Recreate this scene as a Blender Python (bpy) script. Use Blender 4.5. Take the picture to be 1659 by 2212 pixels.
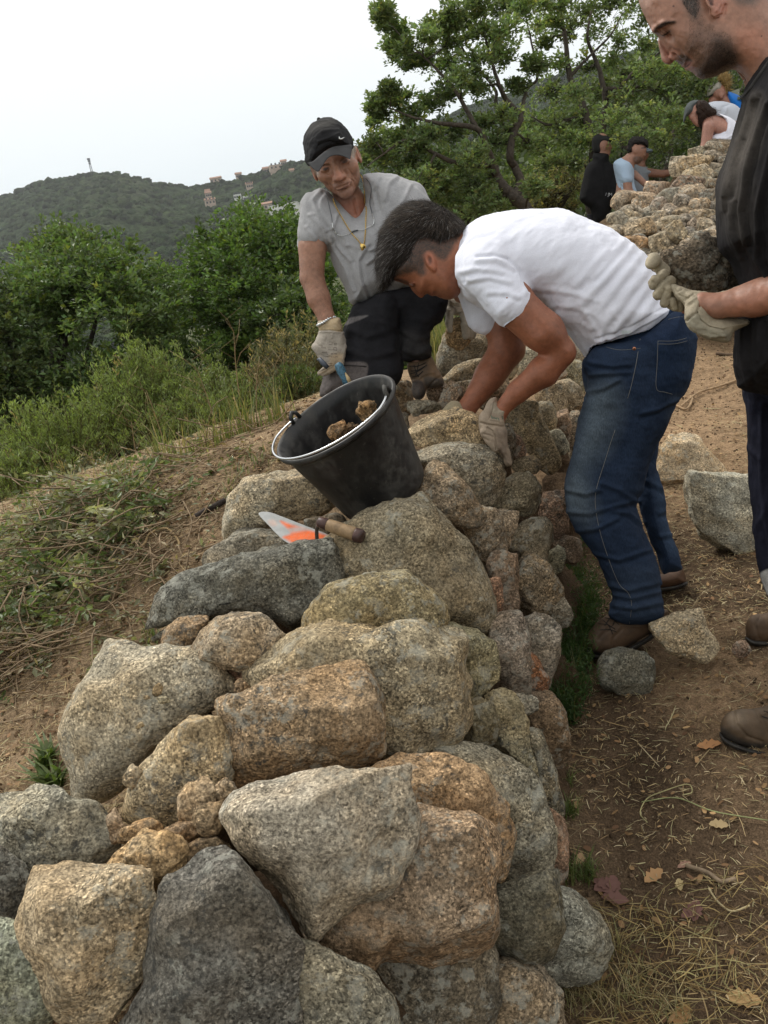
import bpy, math, random
import numpy as np
from mathutils import Vector, Matrix

for _o in list(bpy.data.objects):
    bpy.data.objects.remove(_o)
SC = bpy.context.scene
COL = SC.collection

# ------------------------------------------------------------ camera, sky, sun, exposure
PITCH = math.radians(15.9); ROLL = math.radians(9.5)
FPX = 1880.0                                   # focal length in units of a 1659 x 2212 picture
fwd = np.array([0, math.cos(PITCH), -math.sin(PITCH)])
_r0 = np.array([1.0, 0, 0]); _u0 = np.array([0, math.sin(PITCH), math.cos(PITCH)])
cright = math.cos(ROLL) * _r0 - math.sin(ROLL) * _u0
cup = math.sin(ROLL) * _r0 + math.cos(ROLL) * _u0
CAM = np.array([0, 0, 1.5])
cam = bpy.data.cameras.new('camera'); cam_o = bpy.data.objects.new('camera', cam); COL.objects.link(cam_o)
cam.sensor_fit = 'VERTICAL'; cam.sensor_height = 24.0; cam.lens = 24.0 * FPX / 2212.0
cam.clip_start = 0.05; cam.clip_end = 9000
_m = np.eye(4); _m[:3, 0] = cright; _m[:3, 1] = cup; _m[:3, 2] = -fwd; _m[:3, 3] = CAM
cam_o.matrix_world = Matrix(_m.tolist())
SC.camera = cam_o

SC.view_settings.view_transform = 'Standard'; SC.view_settings.look = 'None'
SC.view_settings.exposure = 0.28; SC.view_settings.gamma = 1.0
SC.view_settings.use_curve_mapping = False
SC.render.film_transparent = False

HAZE = .00015
SUN_EL, SUN_AZ = math.radians(52), math.radians(-38)      # azimuth measured from +Y, negative = left
world = bpy.data.worlds.new("World"); SC.world = world; world.use_nodes = True
wn = world.node_tree.nodes; wl = world.node_tree.links
for n in list(wn): wn.remove(n)
w_out = wn.new('ShaderNodeOutputWorld'); w_bg = wn.new('ShaderNodeBackground')
w_sky = wn.new('ShaderNodeTexSky'); w_sky.sky_type = 'NISHITA'; w_sky.sun_disc = False
w_sky.sun_elevation = SUN_EL; w_sky.sun_rotation = SUN_AZ; w_sky.dust_density = 3.0
w_tc = wn.new('ShaderNodeTexCoord'); w_map = wn.new('ShaderNodeMapping'); w_map.inputs['Scale'].default_value = (1, 1, 2.2)
w_noise = wn.new('ShaderNodeTexNoise'); w_noise.inputs['Scale'].default_value = 1.3; w_noise.inputs['Detail'].default_value = 4
w_ramp = wn.new('ShaderNodeValToRGB')
w_ramp.color_ramp.elements[0].position = 0.30; w_ramp.color_ramp.elements[0].color = (0.80, 0.80, 0.80, 1)
w_ramp.color_ramp.elements[1].position = 0.62; w_ramp.color_ramp.elements[1].color = (0.97, 0.97, 0.97, 1)
w_mix = wn.new('ShaderNodeMixRGB'); w_mix.inputs['Color2'].default_value = (9.7, 9.6, 9.35, 1)
w_sep = wn.new('ShaderNodeSeparateXYZ'); w_cr = wn.new('ShaderNodeValToRGB'); w_sc = wn.new('ShaderNodeMixRGB'); w_sc.blend_type = 'MULTIPLY'; w_sc.inputs['Fac'].default_value = 1.0
w_cr.color_ramp.elements[0].position = 0.02; w_cr.color_ramp.elements[0].color = (.66, .755, .84, 1)        # pale blue haze low down
w_cr.color_ramp.elements[1].position = 0.34; w_cr.color_ramp.elements[1].color = (1, 1, 1, 1)               # thin white overcast above
w_sc.inputs['Color2'].default_value = (10.0, 9.9, 9.55, 1)
wl.new(w_tc.outputs['Generated'], w_sep.inputs[0]); wl.new(w_sep.outputs['Z'], w_cr.inputs['Fac']); wl.new(w_cr.outputs['Color'], w_sc.inputs['Color1']); wl.new(w_sc.outputs['Color'], w_mix.inputs['Color2'])
w_bg.inputs['Strength'].default_value = 0.1
wl.new(w_tc.outputs['Generated'], w_map.inputs['Vector']); wl.new(w_map.outputs['Vector'], w_noise.inputs['Vector'])
wl.new(w_noise.outputs['Fac'], w_ramp.inputs['Fac']); wl.new(w_ramp.outputs['Color'], w_mix.inputs['Fac'])
wl.new(w_sky.outputs['Color'], w_mix.inputs['Color1']); wl.new(w_mix.outputs['Color'], w_bg.inputs['Color'])
wl.new(w_bg.outputs['Background'], w_out.inputs['Surface'])

sun = bpy.data.lights.new('sun', 'SUN'); sun.energy = 1.9; sun.angle = math.radians(14); sun.color = (1.0, 0.96, 0.89)
sun_o = bpy.data.objects.new('sun', sun); COL.objects.link(sun_o)
_sd = Vector((math.sin(SUN_AZ) * math.cos(SUN_EL), math.cos(SUN_AZ) * math.cos(SUN_EL), math.sin(SUN_EL)))
sun_o.rotation_euler = _sd.to_track_quat('Z', 'Y').to_euler(); sun_o.location = (0, 0, 30)

rng = np.random.default_rng(7)

# ------------------------------------------------------------ helpers
def W(u, v, d):
    """world point seen at photograph position (u, v), at distance d along the optical axis"""
    u = np.asarray(u, float); v = np.asarray(v, float); d = np.asarray(d, float)
    return CAM + d[..., None] * (fwd + cright * ((u - 829.5) / FPX)[..., None] - cup * ((v - 1106) / FPX)[..., None])

Z0 = (1.0, 0.0, 0.0)
Z1 = (.32679, 609.9, 203.3); Z2 = (.44934, 779.3, 406.6); Z3 = (.39817, 1186.0, 0.0); Z4 = (.45969, 1186.0, 643.8)
Z5 = (.4178, 0.0, 1287.6); Z6 = (.4178, 406.6, 1287.6); Z7 = (.3675, 881.0, 1016.5); Z8 = (.4902, 305.0, 914.9)
ZA = (.42892, 0.0, 305.0); ZB = (.4135, 0.0, 847.1); ZC = (.44934, 779.3, 0.0); ZD = (.27287, 1206.3, 135.5)
ZE = (.32598, 1118.2, 1490.9); ZF = (.2451, 576.0, 779.3)
def zz(Z, pts):
    return [(p[0] * Z[0] + Z[1], p[1] * Z[0] + Z[2]) + tuple(p[2:]) for p in pts]

def _hash(ix, iy, iz, s):
    h = (ix.astype(np.int64) * 73856093) ^ (iy.astype(np.int64) * 19349663) ^ (iz.astype(np.int64) * 83492791) ^ (s * 2654435761)
    h = (h ^ (h >> 13)) * 1274126177 & 0x7fffffff
    h = (h ^ (h >> 16)) & 0xffffff
    return h / float(0xffffff) * 2 - 1
def vnoise(p, seed=0):
    i = np.floor(p).astype(np.int64); f = p - i; f = f * f * f * (f * (f * 6 - 15) + 10)
    r = 0
    for a in (0, 1):
        wx = f[:, 0] if a else 1 - f[:, 0]
        for b in (0, 1):
            wy = f[:, 1] if b else 1 - f[:, 1]
            for c in (0, 1):
                wz = f[:, 2] if c else 1 - f[:, 2]
                r = r + wx * wy * wz * _hash(i[:, 0] + a, i[:, 1] + b, i[:, 2] + c, seed)
    return r
def fbm(p, oct=4, seed=0, gain=.5, lac=2.03):
    r = 0; a = 1.0; p = np.asarray(p, float)
    for o in range(oct):
        r = r + a * vnoise(p + 17.3 * o, seed + o); p = p * lac; a *= gain
    return r
def p3(x, y, z=0.0):
    x = np.asarray(x, float); return np.stack([x, np.asarray(y, float) + 0 * x, z + 0 * x], -1)

def setp(o, label=None, cat=None, group=None, kind=None):
    if label: o['label'] = label
    if cat: o['category'] = cat
    if group: o['group'] = group
    if kind: o['kind'] = kind
    return o

def mesh(name, verts, faces, mat=None, smooth=True, col=None):
    verts = np.asarray(verts, np.float64)
    me = bpy.data.meshes.new(name)
    if isinstance(faces, np.ndarray): groups = [faces]
    else: groups = [np.asarray(g) for g in faces if len(g)]
    me.vertices.add(len(verts)); me.vertices.foreach_set('co', verts.ravel().astype(np.float32))
    loops = np.concatenate([g.ravel() for g in groups]).astype(np.int32)
    tot = np.concatenate([np.full(len(g), g.shape[1]) for g in groups]).astype(np.int32)
    start = np.concatenate([[0], np.cumsum(tot)[:-1]]).astype(np.int32)
    me.loops.add(len(loops)); me.loops.foreach_set('vertex_index', loops)
    me.polygons.add(len(tot)); me.polygons.foreach_set('loop_start', start)
    me.polygons.foreach_set('use_smooth', np.full(len(tot), smooth))
    if col is not None:
        a = me.color_attributes.new('Col', 'FLOAT_COLOR', 'POINT')
        c = np.ones((len(verts), 4), np.float32); c[:, :3] = col
        a.data.foreach_set('color', c.ravel())
    me.update(calc_edges=True)
    if mat: me.materials.append(mat)
    return me
def obj(name, me, parent=None, origin=None, color=None):
    o = bpy.data.objects.new(name, me); COL.objects.link(o)
    if parent is not None: o.parent = parent
    if color is not None: o.color = tuple(color)[:3] + ((color[3] if len(color) > 3 else 1.0),)
    return o
def thing(name, loc, label, cat, group=None):
    e = bpy.data.objects.new(name, None); e.empty_display_size = .05; COL.objects.link(e)
    e.location = tuple(float(x) for x in loc); setp(e, label, cat, group); return e
def part(name, verts, faces, mat, parent, smooth=True, col=None, color=None, kind=None, label=None):
    """mesh whose vertices are given in world space, hung under parent (an unrotated thing)"""
    off = np.zeros(3); p = parent
    while p is not None: off += np.array(p.location[:]); p = p.parent
    o = obj(name, mesh(name, np.asarray(verts) - off, faces, mat, smooth, col), parent, color=color)
    if kind: o['kind'] = kind
    if label: o['label'] = label
    return o
def solo(name, verts, faces, mat, label, cat, loc=None, smooth=True, col=None, color=None, group=None, kind=None):
    v = np.asarray(verts); loc = v.mean(0) * np.array([1, 1, 0]) + np.array([0, 0, v[:, 2].min()]) if loc is None else np.asarray(loc)
    o = obj(name, mesh(name, v - loc, faces, mat, smooth, col), color=color)
    o.location = tuple(float(x) for x in loc); setp(o, label, cat, group, kind); return o

def merge(parts):
    """[(verts, quads/tris array), ...] of the same face size -> one"""
    vs, fs, n = [], [], 0
    for v, f in parts:
        vs.append(v); fs.append(f + n); n += len(v)
    return np.concatenate(vs), np.concatenate(fs)

def tube(pts, rad, n=8, flat=None):
    """closed tube along world points; returns verts, quads"""
    pts = np.asarray(pts, float); m = len(pts); rad = np.broadcast_to(np.asarray(rad, float), (m,))
    t = np.gradient(pts, axis=0); t /= np.linalg.norm(t, axis=1)[:, None] + 1e-12
    ref = np.array([0, 0, 1.0]) if abs(t[0, 2]) < .9 else np.array([1.0, 0, 0])
    a = np.zeros((m, 3)); prev = ref
    for i in range(m):
        x = prev - t[i] * prev.dot(t[i]); x /= np.linalg.norm(x) + 1e-12; a[i] = x; prev = x
    b = np.cross(t, a)
    an = np.arange(n) / n * 2 * np.pi
    v = pts[:, None] + rad[:, None, None] * (np.cos(an)[None, :, None] * a[:, None] + np.sin(an)[None, :, None] * b[:, None])
    v = v.reshape(-1, 3)
    i = np.arange(m - 1)[:, None] * n; j = np.arange(n)[None]; j2 = (j + 1) % n
    q = np.stack([i + j, i + j2, i + n + j2, i + n + j], -1).reshape(-1, 4)
    c0, c1 = len(v), len(v) + 1
    v = np.concatenate([v, pts[:1] - 0 * t[:1], pts[-1:]])
    k = np.arange(0, n, 2)
    caps = [np.stack([np.full(len(k), c0), (k + 2) % n, (k + 1) % n, k], -1),
            np.stack([np.full(len(k), c1), (m - 1) * n + k, (m - 1) * n + (k + 1) % n, (m - 1) * n + (k + 2) % n], -1)]
    return v, np.concatenate([q] + caps)
def spline(pts, n=8, closed=False):
    """Catmull-Rom through rows of any width"""
    p = np.asarray(pts, float); m = len(p)
    if closed: q = np.concatenate([p[-1:], p, p[:2]])
    else: q = np.concatenate([2 * p[:1] - p[1:2], p, 2 * p[-1:] - p[-2:-1]])
    segs = m if closed else m - 1; t = np.linspace(0, 1, n, endpoint=False)[:, None]; out = []
    for i in range(segs):
        a, b, c, d = q[i], q[i + 1], q[i + 2], q[i + 3]
        out.append(.5 * (2 * b + (c - a) * t + (2 * a - 5 * b + 4 * c - d) * t ** 2 + (3 * b - a - 3 * c + d) * t ** 3))
    if not closed: out.append(p[-1:])
    return np.concatenate(out)

def box_mesh(x0, y0, z0, x1, y1, z1):
    v = np.array([[x, y, z] for z in (z0, z1) for y in (y0, y1) for x in (x0, x1)], float)
    f = np.array([[0, 2, 3, 1], [4, 5, 7, 6], [0, 1, 5, 4], [2, 6, 7, 3], [0, 4, 6, 2], [1, 3, 7, 5]])
    return v, f

# ---------------- signed distance modelling (bodies, cloth, gloves) and a surface-nets mesher
def poly_sd(poly, x, y):
    p = np.asarray(poly, float); q = np.roll(p, -1, 0); d2 = np.full(x.shape, 1e18); ins = np.zeros(x.shape, bool)
    for (ax, ay), (bx, by) in zip(p, q):
        ex, ey = bx - ax, by - ay; L = ex * ex + ey * ey + 1e-12
        t = np.clip(((x - ax) * ex + (y - ay) * ey) / L, 0, 1)
        d2 = np.minimum(d2, (x - ax - t * ex) ** 2 + (y - ay - t * ey) ** 2)
        if ay != by:
            c = ((ay > y) != (by > y)) & (x < (bx - ax) * (y - ay) / (by - ay) + ax); ins ^= c
    d = np.sqrt(d2); return np.where(ins, -d, d)
def prim_bounds(pr):
    t = pr[0].strip('-')
    if t == 'c':
        a = np.array(pr[1:4]); b = np.array(pr[5:8]); return np.minimum(a - pr[4], b - pr[8]), np.maximum(a + pr[4], b + pr[8])
    if t == 'e':
        c = np.array(pr[1:4]); R = max(pr[4], pr[5]); r = np.array([R, R, pr[6]]); return c - r, c + r
    if t == 'E':
        c = np.array(pr[1:4]); R = max(pr[4:7]); return c - R, c + R
    if t == 'p':
        P_ = np.array(pr[1]); lo = P_.min(0); hi = P_.max(0); e = abs(pr[5][0]) * (hi[0] - lo[0]) + abs(pr[5][1]) * (hi[1] - lo[1]) if pr[5] else 0
        return np.array([lo[0], lo[1], pr[2] - pr[3] - e]), np.array([hi[0], hi[1], pr[2] + pr[3] + e])
def prim_eval(pr, X, Y, Zc):
    t = pr[0].strip('-')
    if t == 'c':
        a = np.array(pr[1:4]); b = np.array(pr[5:8]); ra, rb = pr[4], pr[8]
        d = b - a; L = d.dot(d) + 1e-9
        h = np.clip(((X - a[0]) * d[0] + (Y - a[1]) * d[1] + (Zc - a[2]) * d[2]) / L, 0, 1)
        return np.sqrt((X - a[0] - h * d[0]) ** 2 + (Y - a[1] - h * d[1]) ** 2 + (Zc - a[2] - h * d[2]) ** 2) - (ra + (rb - ra) * h)
    if t == 'e':
        c = pr[1:4]; r = pr[4:7]; an = math.radians(pr[7]) if len(pr) > 7 else 0
        x = X - c[0]; y = Y - c[1]; z = Zc - c[2]
        x, y = x * math.cos(an) + y * math.sin(an), -x * math.sin(an) + y * math.cos(an)
        k0 = np.sqrt((x / r[0]) ** 2 + (y / r[1]) ** 2 + (z / r[2]) ** 2); k1 = np.sqrt((x / r[0] ** 2) ** 2 + (y / r[1] ** 2) ** 2 + (z / r[2] ** 2) ** 2)
        return k0 * (k0 - 1) / (k1 + 1e-9)
    if t == 'E':
        M_ = pr[7]; x0 = X - pr[1]; y0 = Y - pr[2]; z0 = Zc - pr[3]; r = pr[4:7]
        x, y, z = [x0 * M_[0][i] + y0 * M_[1][i] + z0 * M_[2][i] for i in range(3)]
        k0 = np.sqrt((x / r[0]) ** 2 + (y / r[1]) ** 2 + (z / r[2]) ** 2); k1 = np.sqrt((x / r[0] ** 2) ** 2 + (y / r[1] ** 2) ** 2 + (z / r[2] ** 2) ** 2)
        return k0 * (k0 - 1) / (k1 + 1e-9)
    if t == 'p':
        poly, w0, T, D, tilt = pr[1:6]
        x2, y2 = X[:, :, :1], Y[:, :, :1]
        di = -poly_sd(poly, x2, y2)
        q = np.clip(di / D, 0, 1); h = T * np.sqrt(np.maximum(1 - (1 - q) ** 2, 1e-6))
        wc = w0
        if tilt:
            c = np.array(poly).mean(0); wc = w0 + tilt[0] * (x2 - c[0]) + tilt[1] * (y2 - c[1])
        az = np.abs(Zc - wc)
        # distance-like value: inside the outline compare with the local half thickness
        slope = np.clip(T / D * (1 - q) / np.sqrt(np.maximum(1 - (1 - q) ** 2, 1e-3)), 0, 6)
        ins = (az - h) / np.sqrt(1 + slope ** 2)
        return np.where(di > 0, np.maximum(ins, -di * 1.0 if False else ins), np.sqrt(az ** 2 + di ** 2) )
def field(prims, cell, k, pad=None):
    """prims: tuples, an optional trailing dict {'k': blend}"""
    lo = np.full(3, 1e9); hi = -lo; pl = []
    for pr in prims:
        kk = k
        if isinstance(pr[-1], dict): kk = pr[-1].get('k', k); pr = pr[:-1]
        pl.append((pr, kk))
        if pr[0][0] != '-':
            a, b = prim_bounds(pr); lo = np.minimum(lo, a); hi = np.maximum(hi, b)
    lo -= 3 * cell; hi += 3 * cell
    n = np.ceil((hi - lo) / cell).astype(int) + 1
    ax = [lo[i] + np.arange(n[i]) * cell for i in range(3)]
    D = np.full(n, 1e3, np.float32)
    for pr, kk in pl:
        a, b = prim_bounds(pr); m = kk + 4 * cell
        s = [slice(max(0, int((a[i] - m - lo[i]) / cell)), min(n[i], int((b[i] + m - lo[i]) / cell) + 2)) for i in range(3)]
        X = ax[0][s[0]][:, None, None]; Y = ax[1][s[1]][None, :, None]; Zc = ax[2][s[2]][None, None]
        X = X + 0 * Y; Y = Y + 0 * X
        v = prim_eval(pr, X, Y, Zc); old = D[s[0], s[1], s[2]]
        if pr[0][0] == '-':
            v = -v; h = np.maximum(kk - np.abs(old - v), 0) / kk; D[s[0], s[1], s[2]] = np.maximum(old, v) + h * h * kk * .25
        else:
            h = np.maximum(kk - np.abs(old - v), 0) / kk; D[s[0], s[1], s[2]] = np.minimum(old, v) - h * h * kk * .25
    return D, lo, cell
def nets(D, lo, cell):
    s = D < 0
    nx, ny, nz = D.shape
    cnt = np.zeros((nx - 1, ny - 1, nz - 1), np.int8)
    for a in (0, 1):
        for b in (0, 1):
            for c in (0, 1): cnt += s[a:nx - 1 + a, b:ny - 1 + b, c:nz - 1 + c]
    act = (cnt > 0) & (cnt < 8)
    I = np.argwhere(act); idx = np.full(act.shape, -1, np.int64); idx[act] = np.arange(len(I))
    acc = np.zeros((len(I), 3)); num = np.zeros(len(I))
    cor = [(a, b, c) for a in (0, 1) for b in (0, 1) for c in (0, 1)]
    val = {c: D[I[:, 0] + c[0], I[:, 1] + c[1], I[:, 2] + c[2]] for c in cor}
    for c in cor:
        for ax_ in range(3):
            if c[ax_] == 0:
                c2 = list(c); c2[ax_] = 1; c2 = tuple(c2); a, b = val[c], val[c2]
                m = (a < 0) != (b < 0); t = np.where(m, a / np.where(m, a - b, 1), 0)
                pos = np.array(c, float)[None] + 0 * acc; pos[:, ax_] = t
                acc += np.where(m[:, None], pos, 0); num += m
    V = lo + cell * (I + acc / num[:, None])
    F = []
    for ax_ in range(3):
        o1, o2 = (ax_ + 1) % 3, (ax_ + 2) % 3
        sl0 = [slice(None)] * 3; sl1 = [slice(None)] * 3; sl0[ax_] = slice(0, -1); sl1[ax_] = slice(1, None)
        sl0[o1] = sl1[o1] = slice(1, -1); sl0[o2] = sl1[o2] = slice(1, -1)
        A = s[tuple(sl0)]; B = s[tuple(sl1)]
        E_ = np.argwhere(A != B)
        if not len(E_): continue
        flip = A[A != B]
        g = E_.copy(); g[:, o1] += 1; g[:, o2] += 1
        def cid(d1, d2):
            h = g.copy(); h[:, o1] -= d1; h[:, o2] -= d2; return idx[h[:, 0], h[:, 1], h[:, 2]]
        q = np.stack([cid(1, 1), cid(0, 1), cid(0, 0), cid(1, 0)], -1)
        q[~flip] = q[~flip][:, ::-1]; F.append(q)
    return V, np.concatenate(F)
def vnormals(V, F):
    n = np.cross(V[F[:, 2]] - V[F[:, 0]], V[F[:, 3]] - V[F[:, 1]]); N = np.zeros_like(V)
    for i in range(4): np.add.at(N, F[:, i], n)
    return N / (np.linalg.norm(N, axis=1)[:, None] + 1e-12)
def relax(V, F, it=2, lam=.5):
    e = np.concatenate([F[:, [0, 1]], F[:, [1, 2]], F[:, [2, 3]], F[:, [3, 0]]]); e = np.concatenate([e, e[:, ::-1]])
    c = np.zeros(len(V)); np.add.at(c, e[:, 0], 1)
    for _ in range(it):
        a = np.zeros_like(V); np.add.at(a, e[:, 0], V[e[:, 1]]); V = V + lam * (a / c[:, None] - V)
    return V
def line_dist(poly, x, y):
    p = np.asarray(poly, float); d2 = np.full(x.shape, 1e18)
    for (ax, ay), (bx, by) in zip(p[:-1], p[1:]):
        ex, ey = bx - ax, by - ay; t = np.clip(((x - ax) * ex + (y - ay) * ey) / (ex * ex + ey * ey + 1e-12), 0, 1)
        d2 = np.minimum(d2, (x - ax - t * ex) ** 2 + (y - ay - t * ey) ** 2)
    return np.sqrt(d2)
def scale_prims(Z, prims):
    s, ox, oy = Z; out = []
    for pr in prims:
        ex = (pr[-1],) if isinstance(pr[-1], dict) else (); q = pr[:-1] if ex else pr; t = q[0].strip('-')
        if ex and 'k' in ex[0]: ex = ({'k': ex[0]['k'] * s},)
        if t == 'c':
            q = (q[0], q[1] * s + ox, q[2] * s + oy, q[3] * s, q[4] * s, q[5] * s + ox, q[6] * s + oy, q[7] * s, q[8] * s)
        elif t in 'eE':
            q = (q[0], q[1] * s + ox, q[2] * s + oy, q[3] * s, q[4] * s, q[5] * s, q[6] * s) + tuple(q[7:])
        elif t == 'p':
            po = spline(zz(Z, q[1]), 4, True); q = (q[0], [tuple(a) for a in po], q[2] * s, q[3] * s, q[4] * s, q[5] if len(q) > 5 else None)
        out.append(q + ex)
    return out
def w2world(V, d0):
    return W(V[:, 0], V[:, 1], d0 * (1 + V[:, 2] / FPX))
def sculpt(name, Z, prims, k, cell, d0, mat, parent, base=(.5, .5, .5), paint=(), folds=(), noise=(), smooth_it=2, post=None, label=None, front=True):
    """one continuous surface from blended volumes written in the picture frame Z at depth d0"""
    D, lo, c = field(scale_prims(Z, prims), cell, k * Z[0])
    V, F = nets(D, lo, c); V = relax(V, F, smooth_it)
    N = vnormals(V, F); s = Z[0]
    face = np.clip(.35 - N[:, 2] * 1.2, 0, 1)
    disp = np.zeros(len(V))
    for po, wd, am in folds:
        dd = line_dist(zz(Z, po), V[:, 0], V[:, 1]) / (wd * s); disp += am * s * np.exp(-dd ** 2) * face
    for sc, am, ang, an in noise:                    # feature size, amplitude, direction, anisotropy
        a = math.radians(ang); x = V[:, 0] * math.cos(a) + V[:, 1] * math.sin(a); y = -V[:, 0] * math.sin(a) + V[:, 1] * math.cos(a)
        disp += am * s * fbm(np.stack([x / (sc * s * an), y / (sc * s), V[:, 2] / (sc * s)], -1), 3, seed=int(sc) + len(prims))
    V = V + N * disp[:, None]
    if post is not None: V = post(V, N)
    Cc = np.ones((len(V), 3)) * np.array(base)
    for pt in paint:
        po, colr, fe, am = pt[:4]; po2 = spline(zz(Z, po), 4, True) if len(pt) < 5 else zz(Z, po)
        m = np.clip(.5 - poly_sd(po2, V[:, 0], V[:, 1]) / (fe * s), 0, 1) * am
        if front: m = m * np.clip(.6 - N[:, 2] * 2, 0, 1)
        m = np.clip(m * (1 + .25 * vnoise(V / 1.7, 5)), 0, 1)
        Cc = Cc * (1 - m[:, None]) + np.array(colr) * m[:, None]
    wv = w2world(V, d0)
    o = part(name, wv, F, mat, parent, True, Cc, label=label)
    LAST[0] = (V, N, d0); return o
SK = {}; LAST = [None]
def drape(pts, Z=Z0, lift=1.5, surf=None):
    """lay (x, y) points of frame Z on the camera side of the surface sculpted last; returns world points"""
    V, N, d0 = surf or LAST[0]; m = N[:, 2] < .1; V = V[m]; out = []
    for x, y in zz(Z, pts):
        d = (V[:, 0] - x) ** 2 + (V[:, 1] - y) ** 2; k = np.argpartition(d, 4)[:4]; out.append((x, y, V[k, 2].mean() - lift))
    return w2world(np.array(out), d0)
def drape_tube(name, Z, pts, r, mat, parent, lift=1.0, surf=None, n=6, col=None, closed=False, sub=6):
    """thin cord, seam or wire lying on the surface sculpted last; r in picture units"""
    q = spline(np.array(pts, float), sub, closed); w = drape([tuple(a) for a in q], Z, lift, surf); d0 = (surf or LAST[0])[2]
    if len(w) > 6: w[1:-1] = (w[:-2] + 2 * w[1:-1] + w[2:]) / 4
    v, f = tube(w, r / FPX * d0, n)
    return part(name, v, f, mat, parent, True, None if col is None else np.array(col) + np.zeros((len(v), 3)))
def strands(name, n, length, width, flow, mat, parent, mask=None, col=(.05, .05, .05), colvar=.4, curl=.15, lift=.12, seed=1, seg=4, surf=None, grey=0.):
    V, N, d0 = surf or LAST[0]; r = np.random.default_rng(seed); idx = np.arange(len(V))
    if mask is not None: idx = idx[mask(V, N)]
    k = r.choice(idx, n); p = V[k] + r.normal(0, .6, (n, 3)); nn = N[k]; rows = [p]; d = flow(p); d = d - nn * (d * nn).sum(1)[:, None]
    d /= np.linalg.norm(d, axis=1)[:, None] + 1e-9; d = d + r.normal(0, curl, d.shape) + nn * lift; L = length * r.uniform(.5, 1.2, (n, 1)) / seg
    for i in range(seg):
        rows.append(rows[-1] + d * L); f2 = flow(rows[-1]); f2 /= np.linalg.norm(f2, axis=1)[:, None] + 1e-9; d = d * .8 + .12 * f2 - nn * .10
    rows = np.stack(rows, 1); sd = np.cross(rows[:, -1] - rows[:, 0], nn); sd /= np.linalg.norm(sd, axis=1)[:, None] + 1e-9
    wd = width * np.linspace(1, .25, seg + 1)[None, :, None]; a = rows + sd[:, None] * wd; b = rows - sd[:, None] * wd
    v = np.stack([a, b], 2).reshape(-1, 3); base = np.arange(n)[:, None] * (2 * (seg + 1)); q = np.concatenate([base + np.array([[2 * i, 2 * i + 1, 2 * i + 3, 2 * i + 2]]) for i in range(seg)])
    c = np.array(col) * r.uniform(1 - colvar, 1 + colvar, (n, 1)); g = r.random((n, 1)) < grey; c = np.where(g, c * 0 + np.array([.22, .21, .20]) * r.uniform(.5, 1.2, (n, 1)), c)
    return part(name, w2world(v, d0), q, mat, parent, True, np.repeat(c, 2 * (seg + 1), 0))
def print_text(txt, Z, org, xd, yd, size, mat, parent, name='printed_text', lift=.4, surf=None):
    """flat lettering draped on the surface sculpted last"""
    cu = bpy.data.curves.new('t', 'FONT'); cu.body = txt; cu.size = size; cu.resolution_u = 2; o = bpy.data.objects.new('t', cu); COL.objects.link(o)
    me = bpy.data.meshes.new_from_object(o.evaluated_get(bpy.context.evaluated_depsgraph_get())); bpy.data.objects.remove(o)
    v = np.array([a.co[:2] for a in me.vertices]); tri = []
    for p in me.polygons:
        l = list(p.vertices); tri += [(l[0], l[i], l[i + 1]) for i in range(1, len(l) - 1)]
    pts = [(org[0] + a * xd[0] + b * yd[0], org[1] + a * xd[1] + b * yd[1]) for a, b in v]
    return part(name, drape(pts, Z, lift, surf), np.array(tri), mat, parent, False)
import time as _time
_T0 = _time.time()
def tick(s): print('TICK', s, round(_time.time() - _T0, 1))
# ------------------------------------------------------------ materials
def new_mat(name):
    m = bpy.data.materials.new(name); m.use_nodes = True; nt = m.node_tree
    b = nt.nodes['Principled BSDF']; b.inputs['Specular IOR Level'].default_value = .3
    return m, nt, b
class NB:
    def __init__(s, nt): s.nt = nt
    def n(s, t, **kw):
        nd = s.nt.nodes.new(t)
        for k, v in kw.items():
            if k in nd.inputs: nd.inputs[k].default_value = v
            else: setattr(nd, k, v)
        return nd
    def l(s, a, b): s.nt.links.new(a, b)
    def noise(s, vec, scale, detail=4, rough=.55):
        nd = s.n('ShaderNodeTexNoise', Scale=scale, Detail=detail, Roughness=rough); s.l(vec, nd.inputs['Vector']); return nd.outputs['Fac']
    def ramp(s, fac, stops):
        nd = s.n('ShaderNodeValToRGB'); e = nd.color_ramp.elements
        while len(e) < len(stops): e.new(.5)
        for i, (p, c) in enumerate(stops):
            e[i].position = p; e[i].color = (c, c, c, 1) if not isinstance(c, tuple) else c + (1,)
        s.l(fac, nd.inputs['Fac']); return nd.outputs['Color']
    def mix(s, fac, a, b, mode='MIX'):
        nd = s.n('ShaderNodeMixRGB', blend_type=mode)
        for i, x in zip(('Fac', 'Color1', 'Color2'), (fac, a, b)):
            if isinstance(x, (int, float)): nd.inputs[i].default_value = x
            elif isinstance(x, tuple): nd.inputs[i].default_value = x + (1,)
            else: s.l(x, nd.inputs[i])
        return nd.outputs['Color']
    def bump(s, h, strength, dist, normal=None):
        nd = s.n('ShaderNodeBump', Strength=strength, Distance=dist); s.l(h, nd.inputs['Height'])
        if normal is not None: s.l(normal, nd.inputs['Normal'])
        return nd.outputs['Normal']
    def objvec(s, rand=True):
        tc = s.n('ShaderNodeTexCoord'); v = tc.outputs['Object']
        if rand:
            oi = s.n('ShaderNodeObjectInfo'); mu = s.n('ShaderNodeMath', operation='MULTIPLY'); mu.inputs[1].default_value = 37.0
            s.l(oi.outputs['Random'], mu.inputs[0]); ad = s.n('ShaderNodeVectorMath', operation='ADD')
            s.l(v, ad.inputs[0]); s.l(mu.outputs[0], ad.inputs[1]); return ad.outputs[0]
        return v

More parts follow.
